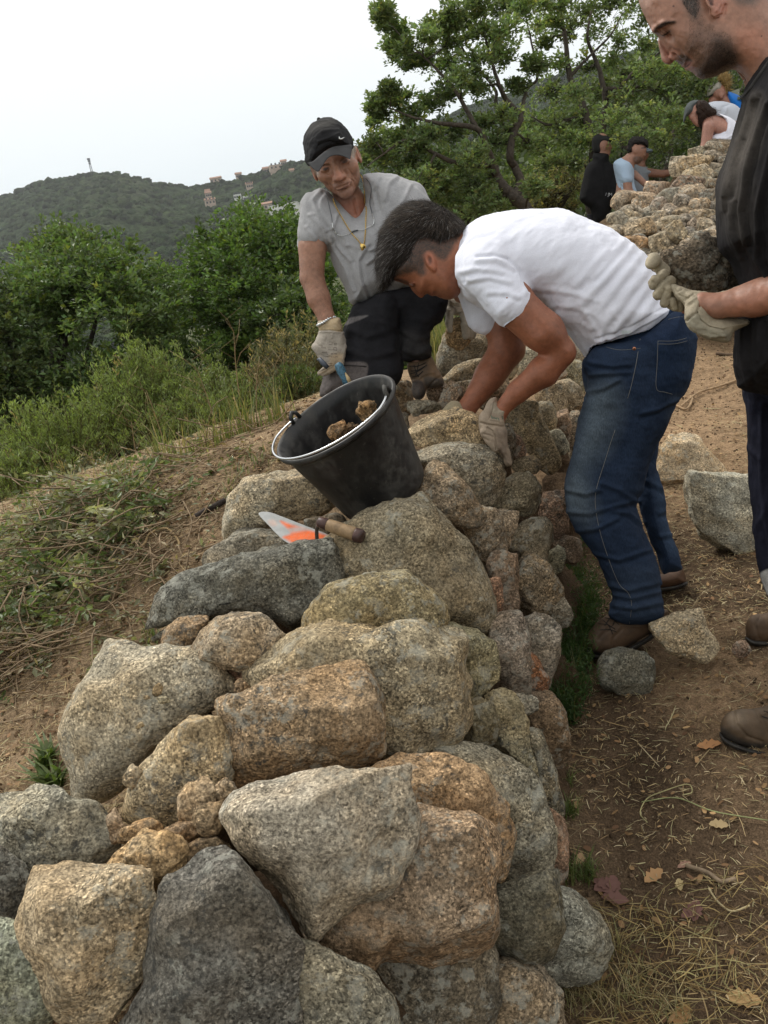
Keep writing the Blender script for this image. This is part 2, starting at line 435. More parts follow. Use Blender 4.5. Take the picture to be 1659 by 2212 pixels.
def stone_mat(name, grain=300., mid=26., big=5.5, bump=1.0, lich=.5):
    m, nt, b = new_mat(name); N = NB(nt); v = N.objvec()
    oi = N.n('ShaderNodeObjectInfo'); base = oi.outputs['Color']
    big_n = N.noise(v, big, 3); mid_n = N.noise(v, mid, 5, .6); fine = N.noise(v, grain * .55, 3, .7)
    c = N.mix(N.ramp(N.noise(v, big * 1.3, 4), [(.42, 0.), (.62, .75)]), base, N.mix(1., base, (1.08, .95, .79), 'MULTIPLY'))
    c = N.mix(N.ramp(N.noise(v, big * 2.2, 4, .6), [(.5, 0.), (.66, .55)]), c, N.mix(1., base, (.66, .67, .66), 'MULTIPLY'))
    c = N.mix(1., c, N.ramp(mid_n, [(.3, .62), (.5, 1.), (.72, 1.28)]), 'MULTIPLY')
    # crystals
    vo = N.n('ShaderNodeTexVoronoi', Scale=grain); N.l(v, vo.inputs['Vector'])
    sp = N.n('ShaderNodeSeparateColor'); N.l(vo.outputs['Color'], sp.inputs[0])
    gmask = N.ramp(N.noise(v, big * .9, 4, .6), [(.38, .35), (.6, 1.)])
    c = N.mix(N.ramp(N.noise(v, big * .8, 5, .65), [(.55, 0.), (.72, .5)]), c, N.mix(1., base, (.42, .40, .38), 'MULTIPLY'))
    c = N.mix(gmask, c, N.ramp(sp.outputs[0], [(.0, .32), (.25, .75), (.6, 1.05), (.85, 1.35), (1., 2.2)]), 'MULTIPLY')
    c = N.mix(1., c, N.ramp(fine, [(.36, .45), (.5, 1.), (.66, 1.5)]), 'MULTIPLY')
    # lichen crusts: pale and dark
    ln = N.noise(v, 34., 6, .7); lm = N.ramp(N.noise(v, 7., 3), [(.42, 0.), (.56, 1.)])
    lp = N.mix(1., N.ramp(ln, [(.52, 0.), (.58, lich)]), lm, 'MULTIPLY')
    c = N.mix(lp, c, (.40, .40, .34))
    dn = N.ramp(N.noise(v, 48., 5, .75), [(.54, 0.), (.61, .8)]); dm = N.ramp(N.noise(v, 6., 2), [(.5, 0.), (.62, 1.)])
    c = N.mix(N.mix(1., dn, dm, 'MULTIPLY'), c, (.06, .06, .055))
    N.l(c, b.inputs['Base Color']); b.inputs['Roughness'].default_value = .9; b.inputs['Specular IOR Level'].default_value = .2
    n1 = N.bump(mid_n, .8 * bump, .014); n2 = N.bump(fine, .8 * bump, .0035, n1); n3 = N.bump(sp.outputs[1], .35 * bump, .002, n2)
    N.l(n3, b.inputs['Normal']); return m

def attr_mat(name, rough=.6, spec=.3, bumps=(), mul=(), sss=0, sheen=0., transl=0.):
    m, nt, b = new_mat(name); N = NB(nt); v = N.objvec(False)
    at = N.n('ShaderNodeAttribute', attribute_name='Col'); c = at.outputs['Color']
    for sc, lo, hi in mul: c = N.mix(1., c, N.ramp(N.noise(v, sc, 5, .6), [(.3, lo), (.7, hi)]), 'MULTIPLY')
    N.l(c, b.inputs['Base Color']); b.inputs['Roughness'].default_value = rough; b.inputs['Specular IOR Level'].default_value = spec
    nn = None
    for sc, st, di in bumps: nn = N.bump(N.noise(v, sc, 4), st, di, nn)
    if nn is not None: N.l(nn, b.inputs['Normal'])
    if sss:
        b.inputs['Subsurface Weight'].default_value = sss; b.inputs['Subsurface Radius'].default_value = (.006, .0025, .0015); b.inputs['Subsurface Scale'].default_value = 1.0
    if sheen: b.inputs['Sheen Weight'].default_value = sheen
    if transl:
        out = [n for n in nt.nodes if n.type == 'OUTPUT_MATERIAL'][0]
        tr = N.n('ShaderNodeBsdfTranslucent'); mx = N.n('ShaderNodeMixShader'); mx.inputs[0].default_value = transl
        c2 = N.mix(1., c, (1.3, 1.35, .6), 'MULTIPLY'); N.l(c2, tr.inputs['Color'])
        N.l(b.outputs[0], mx.inputs[1]); N.l(tr.outputs[0], mx.inputs[2]); N.l(mx.outputs[0], out.inputs['Surface'])
    return m
def flat_mat(name, col, rough=.5, metal=0., spec=.4, mul=None, bump=None):
    m, nt, b = new_mat(name); N = NB(nt); v = N.objvec(False); b.inputs['Base Color'].default_value = tuple(col) + (1,)
    if mul: N.l(N.mix(1., tuple(col), N.ramp(N.noise(v, mul[0], 5, .6), [(.3, mul[1]), (.7, mul[2])]), 'MULTIPLY'), b.inputs['Base Color'])
    if bump: N.l(N.bump(N.noise(v, bump[0], 5), bump[1], bump[2]), b.inputs['Normal'])
    b.inputs['Roughness'].default_value = rough; b.inputs['Metallic'].default_value = metal; b.inputs['Specular IOR Level'].default_value = spec
    return m

M_stone = stone_mat('granite'); M_farstone = stone_mat('granite_far', grain=90., mid=14., bump=.8)
M_chip = stone_mat('granite_chip', grain=260., mid=60., big=14., lich=.15)
M_skin = attr_mat('skin', .48, .4, bumps=((180., .25, .0012), (700., .25, .0005)), mul=((90., .82, 1.16), (14., .82, 1.12)), sss=.12)
M_cloth = attr_mat('jersey', .88, .15, bumps=((900., .25, .0005), (35., .12, .004)), mul=((320., .94, 1.06),), sheen=.1)
M_melange = attr_mat('melange_jersey', .9, .15, bumps=((900., .25, .0005),), mul=((420., .84, 1.16), (50., .93, 1.07)), sheen=.1)
M_work = attr_mat('work_cotton', .9, .12, bumps=((900., .3, .0006), (30., .3, .006)), mul=((14., .65, 1.35), (160., .85, 1.15)))
M_glove = attr_mat('glove_leather', .75, .25, bumps=((45., .45, .005), (500., .3, .0008)), mul=((30., .72, 1.18), (220., .9, 1.1)))
M_boot = attr_mat('boot_leather', .6, .3, bumps=((60., .3, .003), (400., .3, .0008)), mul=((25., .65, 1.3),))
M_hair = attr_mat('hair', .7, .12, mul=((200., .7, 1.3),))
M_leaf = attr_mat('leaf', .45, .35, transl=.34)
M_bark = attr_mat('bark', .9, .2, bumps=((60., .8, .01),), mul=((40., .6, 1.4),))
M_straw = attr_mat('straw', .8, .2, transl=.1)
M_capf = attr_mat('cap_cotton', .85, .15, bumps=((900., .3, .0005),), mul=((30., .8, 1.2),))

def denim_mat():
    m, nt, b = new_mat('denim'); N = NB(nt); v = N.objvec(False)
    at = N.n('ShaderNodeAttribute', attribute_name='Col'); c = at.outputs['Color']
    mp = N.n('ShaderNodeMapping'); mp.inputs['Scale'].default_value = (1., 1., .25); N.l(v, mp.inputs['Vector'])
    c = N.mix(1., c, N.ramp(N.noise(mp.outputs[0], 420., 3, .6), [(.3, .72), (.7, 1.3)]), 'MULTIPLY')
    c = N.mix(1., c, N.ramp(N.noise(v, 12., 5, .6), [(.3, .8), (.7, 1.2)]), 'MULTIPLY')
    N.l(c, b.inputs['Base Color']); b.inputs['Roughness'].default_value = .9; b.inputs['Specular IOR Level'].default_value = .12
    n1 = N.bump(N.noise(v, 28., 4), .25, .005); N.l(N.bump(N.noise(mp.outputs[0], 600., 2), .3, .0006, n1), b.inputs['Normal']); return m
M_denim = denim_mat()

def soil_mat():
    m, nt, b = new_mat('soil'); N = NB(nt); v = N.objvec(False)
    at = N.n('ShaderNodeAttribute', attribute_name='Col'); c = at.outputs['Color']
    c = N.mix(1., c, N.ramp(N.noise(v, 3.2, 5, .65), [(.3, .72), (.5, 1.), (.7, 1.35)]), 'MULTIPLY')
    c = N.mix(1., c, N.ramp(N.noise(v, 42., 6, .7), [(.32, .6), (.5, 1.), (.68, 1.35)]), 'MULTIPLY')
    c = N.mix(1., c, N.ramp(N.noise(v, 260., 3, .7), [(.35, .6), (.65, 1.4)]), 'MULTIPLY')
    vo = N.n('ShaderNodeTexVoronoi', Scale=95.); N.l(v, vo.inputs['Vector'])
    gr = N.ramp(vo.outputs['Distance'], [(.16, 1.), (.24, 0.)]); gm = N.ramp(N.noise(v, 18., 3), [(.5, 0.), (.6, .8)])
    c = N.mix(N.mix(1., gr, gm, 'MULTIPLY'), c, (.27, .21, .14))
    N.l(c, b.inputs['Base Color']); b.inputs['Roughness'].default_value = .95; b.inputs['Specular IOR Level'].default_value = .1
    n1 = N.bump(N.noise(v, 22., 6, .65), .8, .03); n2 = N.bump(N.noise(v, 160., 4, .7), .8, .006, n1); N.l(n2, b.inputs['Normal']); return m
M_soil = soil_mat()

def hill_mat():
    m, nt, b = new_mat('maquis_hillside'); N = NB(nt); v = N.objvec(False)
    at = N.n('ShaderNodeAttribute', attribute_name='Col'); c = at.outputs['Color']
    c = N.mix(1., c, N.ramp(N.noise(v, .02, 5, .6), [(.3, .7), (.7, 1.4)]), 'MULTIPLY')
    c = N.mix(1., c, N.ramp(N.noise(v, .16, 4, .7), [(.35, .5), (.65, 1.5)]), 'MULTIPLY')
    N.l(c, b.inputs['Base Color']); b.inputs['Roughness'].default_value = 1.; b.inputs['Specular IOR Level'].default_value = 0.
    N.l(N.bump(N.noise(v, .13, 4, .65), 1., 6.), b.inputs['Normal']); return m
M_hill = hill_mat()
# ------------------------------------------------------------ ground: one sheet from the wall to the far valley
GC = np.array([  # x, y, height: soil level on both sides of the wall, the uphill path, the bank that falls away to the left
    (.60, 2.23, .36), (.86, 2.54, .39), (.71, 1.69, .30), (.94, 2.13, .36), (.48, 1.14, .17), (.40, 2.06, .30), (.23, 1.47, .22), (.27, 1.29, .17),
    (1.5, 3.6, .52), (.45, 2.4, .38), (.52, 2.7, .42), (.68, 3.0, .47), (.95, 3.5, .52), (1.2, 4.2, .6), (2.03, 4.96, .66), (3.0, 6.6, .85), (4.6, 9.0, 1.35), (1.6, 1.5, .38), (2.6, 3.0, .6), (.3, .3, .05), (1.2, .2, .15), (-.4, .2, .15),
    (-.45, 3.58, .92), (-1.54, 3.75, .78), (-1.05, 2.45, .62), (-.95, 1.8, .50), (-.70, 1.97, .58), (-1.0, 1.0, .38), (-.1, 2.8, .98), (.3, 3.4, .95),
    (-2.4, 2.6, .35), (-2.2, 1.2, .15), (-2.6, 3.9, .35), (-.9, 4.6, .75), (-2.2, 5.2, .1), (.6, 4.8, .9), (1.4, 6.2, .85), (2.4, 8.8, .75), (2.7, 10.5, .7), (0.2, 7.0, .2),
    (-1.5, 7.5, -.9), (-4.0, 5.0, -.9), (-4.5, 2.5, -.8), (-3.5, 0.0, -.4), (6.0, 6.0, 1.5), (5.0, 2.0, 1.1), (4.0, -1.0, .7), (0, -1.5, 0), (-2, -1.5, -.3), (7.0, 11.0, 2.0)])
def _tps(r): return np.where(r > 1e-9, r * r * np.log(r + 1e-12), 0)
def rbf_fit(P_, val, reg=.02):
    n = len(P_); r = np.linalg.norm(P_[:, None] - P_[None], axis=2); A = np.zeros((n + 3, n + 3)); A[:n, :n] = _tps(r) + reg * np.eye(n)
    A[:n, n] = 1; A[:n, n + 1:] = P_; A[n, :n] = 1; A[n + 1:, :n] = P_.T
    return np.linalg.solve(A, np.concatenate([val, np.zeros(3)]))
def rbf_eval(P_, w, q):
    out = np.zeros(len(q))
    for i in range(0, len(q), 20000):
        s = q[i:i + 20000]; r = np.linalg.norm(s[:, None] - P_[None], axis=2)
        out[i:i + 20000] = _tps(r).dot(w[:len(P_)]) + w[len(P_)] + s.dot(w[len(P_) + 1:])
    return out
_gw = rbf_fit(GC[:, :2], GC[:, 2])
def ground_z(x, y, detail=True):
    x = np.atleast_1d(np.asarray(x, float)); y = np.atleast_1d(np.asarray(y, float)); sh = x.shape
    x = x.ravel(); y = y.ravel()
    cx = np.clip(x, -5, 8); cy = np.clip(y, -2, 12)
    z = rbf_eval(GC[:, :2], _gw, np.stack([cx, cy], -1)); z = np.clip(z, -2.2, 3.2)
    over = np.hypot(x - cx, y - cy)
    left = np.clip(-(x - 1.5) / (np.hypot(x, y) + 5) * 1.3 + .35, 0, 1)
    z = z - left * 26 * (1 - np.exp(-over / 70)) + (1 - left) * 14 * (1 - np.exp(-over / 90))
    if detail:
        near = np.clip(1 - over / 6, 0, 1)
        z = z + near * (.022 * fbm(p3(x * 2.2, y * 2.2), 4, 3) + .006 * fbm(p3(x * 16, y * 16), 3, 8)) + (1 - near) * .5 * fbm(p3(x / 9, y / 9), 3, 4)
    return z.reshape(sh)
_s = np.linspace(-1, 1, 520)
_gx = .6 + 1.05 * np.sinh(_s * 8.2); _gy = 2.2 + 1.15 * np.sinh(_s * 8.2)
_gx = .4 + 3.0 * _s * 1.0 + .012 * np.sinh(_s * 12.9); _gy = 2.3 + 3.4 * _s + .012 * np.sinh(_s * 12.9)
_X, _Y = np.meshgrid(_gx, _gy, indexing='ij'); _Zg = ground_z(_X, _Y)
_n = len(_s); _v = np.stack([_X.ravel(), _Y.ravel(), _Zg.ravel()], -1)
_i = np.arange(_n - 1)[:, None] * _n + np.arange(_n - 1)[None]
_f = np.stack([_i, _i + _n, _i + _n + 1, _i + 1], -1).reshape(-1, 4)
# soil colour: dark trodden path, reddish tan bank, grass-covered ground far off
_path = np.clip(.5 + (_v[:, 0] - .12 - .16 * (_v[:, 1] - 1.5)) / .5, 0, 1)
_dry = np.clip(.5 + fbm(p3(_v[:, 0] * 1.1, _v[:, 1] * 1.1), 3, 21) * 1.1 + (_v[:, 1] - 2.4) * .55, 0, 1)
_c = np.array([.31, .22, .135]) * (1 - _path[:, None]) + (np.array([.108, .073, .045]) * (1 - _dry[:, None]) + np.array([.29, .195, .115]) * _dry[:, None]) * _path[:, None]
_far = np.clip((np.hypot(_v[:, 0] - .5, _v[:, 1] - 2) - 5.5) / 4, 0, 1)[:, None]
_c = _c * (1 - _far) + np.array([.075, .085, .035]) * _far
ground = obj('ground', mesh('ground', _v, _f, M_soil, True, _c)); setp(ground, kind='structure')

# ------------------------------------------------------------ far hills
def ray_az_el(u, v):
    d = fwd + cright * (u - 829.5) / FPX - cup * (v - 1106) / FPX; return math.atan2(d[0], d[1]), math.atan2(d[2], math.hypot(d[0], d[1]))
RIDGE = [(-1500, 520), (-800, 490), (-400, 470), (-200, 470), (-60, 452), (0, 430), (60, 406), (120, 386), (200, 375), (250, 374), (300, 386), (345, 399), (400, 403), (470, 396), (520, 385), (560, 372), (600, 358),
         (650, 350), (720, 336), (790, 316), (870, 285), (960, 250), (1080, 212), (1200, 170), (1300, 135), (1450, 95), (1650, 40), (2000, -60), (2600, -120), (3400, -100)]
_ra = np.array([ray_az_el(*p) for p in RIDGE])
_na, _nr = 1700, 190
_az = np.linspace(_ra[0, 0], _ra[-1, 0], _na); _el = np.interp(_az, _ra[:, 0], _ra[:, 1])
_Rr = np.interp(_az, [math.radians(-28), math.radians(-10), math.radians(5), math.radians(35)], [1150, 1000, 760, 520])   # ridge distance
_Rr = _Rr * (1 + .05 * np.sin(_az * 9))
_t = np.linspace(0, 1.25, _nr)
_R0 = 150.
_R = _R0 + (_Rr[:, None] - _R0) * _t[None]
_rise = np.clip(_t, 0, 1); _prof = (_rise ** 1.25)[None] * np.where(_t > 1, 1 - (_t - 1) * 1.5, 1)[None]
_zt = CAM[2] + np.tan(_el)[:, None] * _Rr[:, None]
_zb = -42.
_xh = _R * np.sin(_az)[:, None]; _yh = _R * np.cos(_az)[:, None]
_zh = _zb + (_zt - _zb) * _prof
_gul = fbm(np.stack([_az[:, None] * 14 + 0 * _R, _R / 420, 0 * _R], -1).reshape(-1, 3), 4, 31).reshape(_R.shape)
_zh += 10 * _gul * np.clip(np.sin(np.clip(_t, 0, 1) * np.pi), 0, 1)[None]
_bm = fbm(np.stack([_xh / 9, _yh / 9, 0 * _xh], -1).reshape(-1, 3), 2, 33).reshape(_R.shape)
_zh += 2.2 * _bm
_v = np.stack([_xh.ravel(), _yh.ravel(), _zh.ravel()], -1)
_i = np.arange(_na - 1)[:, None] * _nr + np.arange(_nr - 1)[None]
_f = np.stack([_i, _i + 1, _i + _nr + 1, _i + _nr], -1).reshape(-1, 4)[:, ::-1]
_hc = np.array([.030, .044, .021]) + np.clip(_gul.ravel(), 0, 1)[:, None] * np.array([.022, .018, .010])
hills = obj('hills', mesh('hills', _v, _f, M_hill, True, _hc)); setp(hills, kind='structure')
def hill_pt(u, v):
    """world point on the hillside seen at (u, v)"""
    a, e = ray_az_el(u, v); i = int(np.clip(np.searchsorted(_az, a), 1, _na - 2)); el = np.arctan2(_zh[i] - CAM[2], _R[i])
    j = int(np.argmax(el > e)) if (el > e).any() else int(np.argmax(el)); r = _R[i, j]
    return np.array([r * math.sin(a), r * math.cos(a), _zh[i, j]])

# scrub and tree crowns that cover the hillside: one mass
def ico():
    t = (1 + 5 ** .5) / 2
    v = np.array([(-1, t, 0), (1, t, 0), (-1, -t, 0), (1, -t, 0), (0, -1, t), (0, 1, t), (0, -1, -t), (0, 1, -t), (t, 0, -1), (t, 0, 1), (-t, 0, -1), (-t, 0, 1)], float)
    v /= np.linalg.norm(v[0]); f = np.array([(0, 11, 5), (0, 5, 1), (0, 1, 7), (0, 7, 10), (0, 10, 11), (1, 5, 9), (5, 11, 4), (11, 10, 2), (10, 7, 6), (7, 1, 8), (3, 9, 4), (3, 4, 2), (3, 2, 6), (3, 6, 8), (3, 8, 9), (4, 9, 5), (2, 4, 11), (6, 2, 10), (8, 6, 7), (9, 8, 1)])
    return v, f
_iv, _if = ico()
_k = 15000; _ia = rng.integers(0, _na, _k); _ij = np.clip((rng.random(_k) ** .75 * _nr * .8).astype(int) + 8, 0, _nr - 40)
_cp = np.stack([_xh[_ia, _ij], _yh[_ia, _ij], _zh[_ia, _ij]], -1); _sz = rng.uniform(1.6, 4.2, _k) * (1 + .5 * (rng.random(_k) > .9))
_vv = _cp[:, None] + _iv[None] * _sz[:, None, None] * np.array([1, 1, .8]) * rng.uniform(.75, 1.25, (_k, 12, 1))
_ff = (_if[None] + np.arange(_k)[:, None, None] * 12).reshape(-1, 3)
_cc = np.repeat(np.array([.026, .042, .018]) * rng.uniform(.5, 1.6, (_k, 1)) + rng.uniform(0, .012, (_k, 1)) * np.array([1, .8, .3]), 12, 0)
scrub = obj('hillside_scrub', mesh('hillside_scrub', _vv.reshape(-1, 3), _ff, M_hill, True, _cc))
setp(scrub, 'dark green mediterranean scrub and low trees covering the far hillsides', 'scrub', kind='stuff')

# ------------------------------------------------------------ houses on the hillside
M_plaster = flat_mat('plaster', (.42, .33, .26), .9, mul=(.4, .8, 1.2)); M_white = flat_mat('white_plaster', (.66, .66, .64), .9, mul=(.4, .85, 1.1))
M_roof = flat_mat('roof_tiles', (.33, .2, .14), .9, mul=(1.5, .7, 1.3)); M_dark = flat_mat('window_dark', (.03, .035, .04), .3)
M_greyst = flat_mat('mast_steel', (.09, .10, .11), .6, metal=.3)
def gable(x0, y0, x1, y1, z, h, ov=.5):
    ym = (y0 + y1) / 2
    v = np.array([(x0 - ov, y0 - ov, z), (x1 + ov, y0 - ov, z), (x1 + ov, ym, z + h), (x0 - ov, ym, z + h), (x0 - ov, y1 + ov, z), (x1 + ov, y1 + ov, z),
                  (x0 - ov, y0 - ov, z - .3), (x1 + ov, y0 - ov, z - .3), (x0 - ov, y1 + ov, z - .3), (x1 + ov, y1 + ov, z - .3)])
    return v, np.array([(0, 1, 2, 3), (3, 2, 5, 4), (6, 7, 1, 0), (9, 8, 4, 5), (6, 8, 9, 7)]), np.array([(0, 3, 4), (1, 5, 2), (0, 4, 8), (0, 8, 6), (1, 7, 9), (1, 9, 5)])
def rotz(v, a, c):
    ca, sa = math.cos(a), math.sin(a); w = v.copy(); w[:, 0] = v[:, 0] * ca - v[:, 1] * sa; w[:, 1] = v[:, 0] * sa + v[:, 1] * ca; return w + c
def house(u, v, wpx, label, wall=M_plaster, roof=True, hh=4.2, wins=3, name='hillside_house', storeys=1):
    c = hill_pt(u, v); d = np.linalg.norm(c - CAM); w = wpx / FPX * d * .72; a = -math.atan2(c[0], c[1]) + rng.uniform(-.25, .25)
    dp = min(w * .6, 11); t = thing(name, c, label, 'house', 'houses on the far hillside')
    vv, ff = box_mesh(-w / 2, -dp / 2, -4, w / 2, dp / 2, hh); part('wall', rotz(vv, a, c), ff, wall, t, False)
    if roof:
        rv, rq, rt = gable(-w / 2, -dp / 2, w / 2, dp / 2, hh + .02, hh * .36); part('roof', rotz(rv, a, c), [rq, rt], M_roof, t, False)
    for s in range(storeys):
        for i in range(wins):
            x = -w / 2 + w * (i + .5) / wins; z = 1.2 + s * 2.8
            wv, wf = box_mesh(x - .7, -dp / 2 - .06, z, x + .7, -dp / 2 + .1, z + 1.6); part('window', rotz(wv, a, c), wf, M_dark, t, False)
    return t
for (u, v, wp, lab, wl_, rf, st) in [
    (596, 369, 34, 'pale stone villa on the skyline, highest house on the right ridge', M_plaster, False, 2), (614, 360, 16, 'small square house on the skyline just right of the pale stone villa', M_plaster, True, 1),
    (575, 376, 15, 'small tan house below and left of the skyline villa', M_plaster, True, 1), (540, 408, 18, 'pink walled house standing alone in the middle of the right hillside', M_plaster, True, 2),
    (517, 388, 16, 'reddish roofed house just under the saddle of the ridge', M_plaster, True, 1), (468, 397, 30, 'long low house on the saddle between the two hills', M_plaster, True, 1),
    (450, 423, 12, 'tiny house leftmost on the right hillside', M_plaster, True, 1), (452, 431, 16, 'tan house directly under the leftmost tiny one', M_plaster, True, 1),
    (456, 447, 28, 'lowest long house with a terracotta roof on the open hillside', M_plaster, True, 2), (515, 434, 20, 'pale grey two storey house in the scrub', M_white, False, 2),
    (532, 435, 14, 'flat roofed white annex right of the pale grey house', M_white, False, 1), (578, 455, 34, 'terracotta roofed house left of the white arcaded building', M_plaster, True, 1),
    (632, 380, 12, 'small house tucked in trees under the skyline near the man in grey', M_plaster, True, 1)]:
    house(u, v, wp, lab, wl_, rf, storeys=st)
# white building with arches
_c = W(617., 463., 330.); _a = -math.atan2(_c[0], _c[1]) - .12; _w = 62 / FPX * 330
wb = thing('arcaded_building', _c, 'long white flat roofed building with arched windows above the green trees', 'building')
_v2, _f2 = box_mesh(-_w / 2, -4, -8, _w / 2, 4, 3.3); part('wall', rotz(_v2, _a, _c), _f2, M_white, wb, False)
_v2, _f2 = box_mesh(-_w / 2 - .15, -4.15, 3.302, _w / 2 + .15, 4.15, 3.6); part('parapet', rotz(_v2, _a, _c), _f2, M_white, wb, False)
for i in range(4):
    x = -_w / 2 + _w * (.2 + .2 * i); an = np.linspace(0, np.pi, 9)
    pr = [(x + .75, -1.2)] + [(x + .75 * math.cos(t), 1.2 + .75 * math.sin(t)) for t in an] + [(x - .75, -1.2)]
    n_ = len(pr); vv = np.array([(p[0], -4.08, p[1]) for p in pr] + [(p[0], -3.9, p[1]) for p in pr])
    ff = np.array([(j, (j + 1) % n_, n_ + (j + 1) % n_, n_ + j) for j in range(n_)])
    ctr = np.array([(0, j, j + 1) for j in range(1, n_ - 1)]); part('arched_window', rotz(vv, _a, _c), [ff, ctr], M_dark, wb, False)
# lattice mast on the summit
_b = hill_pt(200, 379); _mh = 30 / FPX * np.linalg.norm(_b - CAM)
mast = thing('lattice_mast', _b, 'thin grey lattice radio mast on top of the left hill', 'mast')
for sx, sy in ((-1, -1), (1, -1), (1, 1), (-1, 1)):
    part('leg', *tube([_b + np.array([sx * 1.1, sy * 1.1, -2]), _b + np.array([sx * .45, sy * .45, _mh])], .16, 6), M_greyst, mast)
for k_ in range(9):
    z0, z1 = _mh * k_ / 9, _mh * (k_ + 1) / 9; s0 = 1.1 - .65 * k_ / 9; s1 = 1.1 - .65 * (k_ + 1) / 9; sg = 1 if k_ % 2 else -1
    part('brace', *tube([_b + np.array([-sg * s0, -s0, z0]), _b + np.array([sg * s1, -s1, z1])], .13, 6), M_greyst, mast)
for k_, z in enumerate((.92, .8, .66)):
    _v2, _f2 = box_mesh(-1.5 + .3 * k_, -1.2, 0, 1.2 - .2 * k_, 1.0, 1.3); part('antenna', _v2 + _b + np.array([0, 0, _mh * z]), _f2, M_greyst, mast)
# ------------------------------------------------------------ dry stone wall
DC = np.array([(300, 2150, 1.15), (100, 1900, 1.3), (500, 1950, 1.2), (900, 2150, 1.25), (1150, 2150, 1.4), (1250, 2030, 1.5), (150, 1550, 1.7), (400, 1550, 1.62), (700, 1550, 1.52), (950, 1500, 1.6),
    (1150, 1500, 1.95), (1190, 1750, 1.75), (1100, 1750, 1.55), (1190, 1380, 2.1), (500, 1250, 1.88), (850, 1250, 1.78), (1050, 1250, 2.0), (1180, 1220, 2.35), (600, 1060, 2.3), (850, 1100, 2.03),
    (1000, 1050, 2.15), (1130, 1020, 2.45), (1200, 1080, 2.6), (1000, 920, 2.3), (1150, 900, 2.7), (1220, 860, 3.0), (900, 840, 2.75), (1050, 720, 3.3), (960, 760, 3.0), (0, 1650, 1.75), (0, 2200, 1.2), (1280, 830, 3.3)], float)
_dw = rbf_fit(DC[:, :2] / 500, DC[:, 2], .01)
def depth_at(u, v): return float(rbf_eval(DC[:, :2] / 500, _dw, np.array([[u / 500, v / 500]]))[0])
def cube_sphere(n):
    g = np.tan(np.linspace(-np.pi / 4, np.pi / 4, n)); V = []; F = []
    for ax in range(3):
        for s in (1, -1):
            a, b = np.meshgrid(g, g, indexing='ij'); p = np.zeros((n, n, 3)); p[..., ax] = s
            p[..., (ax + 1) % 3] = a * s; p[..., (ax + 2) % 3] = b; o = len(V) * n * n; V.append(p.reshape(-1, 3))
            i = np.arange(n - 1)[:, None] * n + np.arange(n - 1)[None]
            F.append(np.stack([i, i + n, i + n + 1, i + 1], -1).reshape(-1, 4) + o)
    V = np.concatenate(V); V /= np.linalg.norm(V, axis=1)[:, None]; F = np.concatenate(F)
    key = np.round(V * 1e5).astype(np.int64); _, first, inv = np.unique(key, axis=0, return_index=True, return_inverse=True)
    return V[first], inv.ravel()[F]
_CS = {n: cube_sphere(n) for n in (5, 9, 14, 22, 30, 40)}
PAL = {'T': (.33, .25, .16), 'G': (.30, .27, .195), 'D': (.115, .108, .09), 'R': (.32, .185, .10), 'P': (.46, .37, .245), 'Y': (.38, .30, .19), 'B': (.22, .155, .095),
       'L': (.38, .335, .25), 'K': (.16, .145, .115), 'O': (.20, .18, .11)}
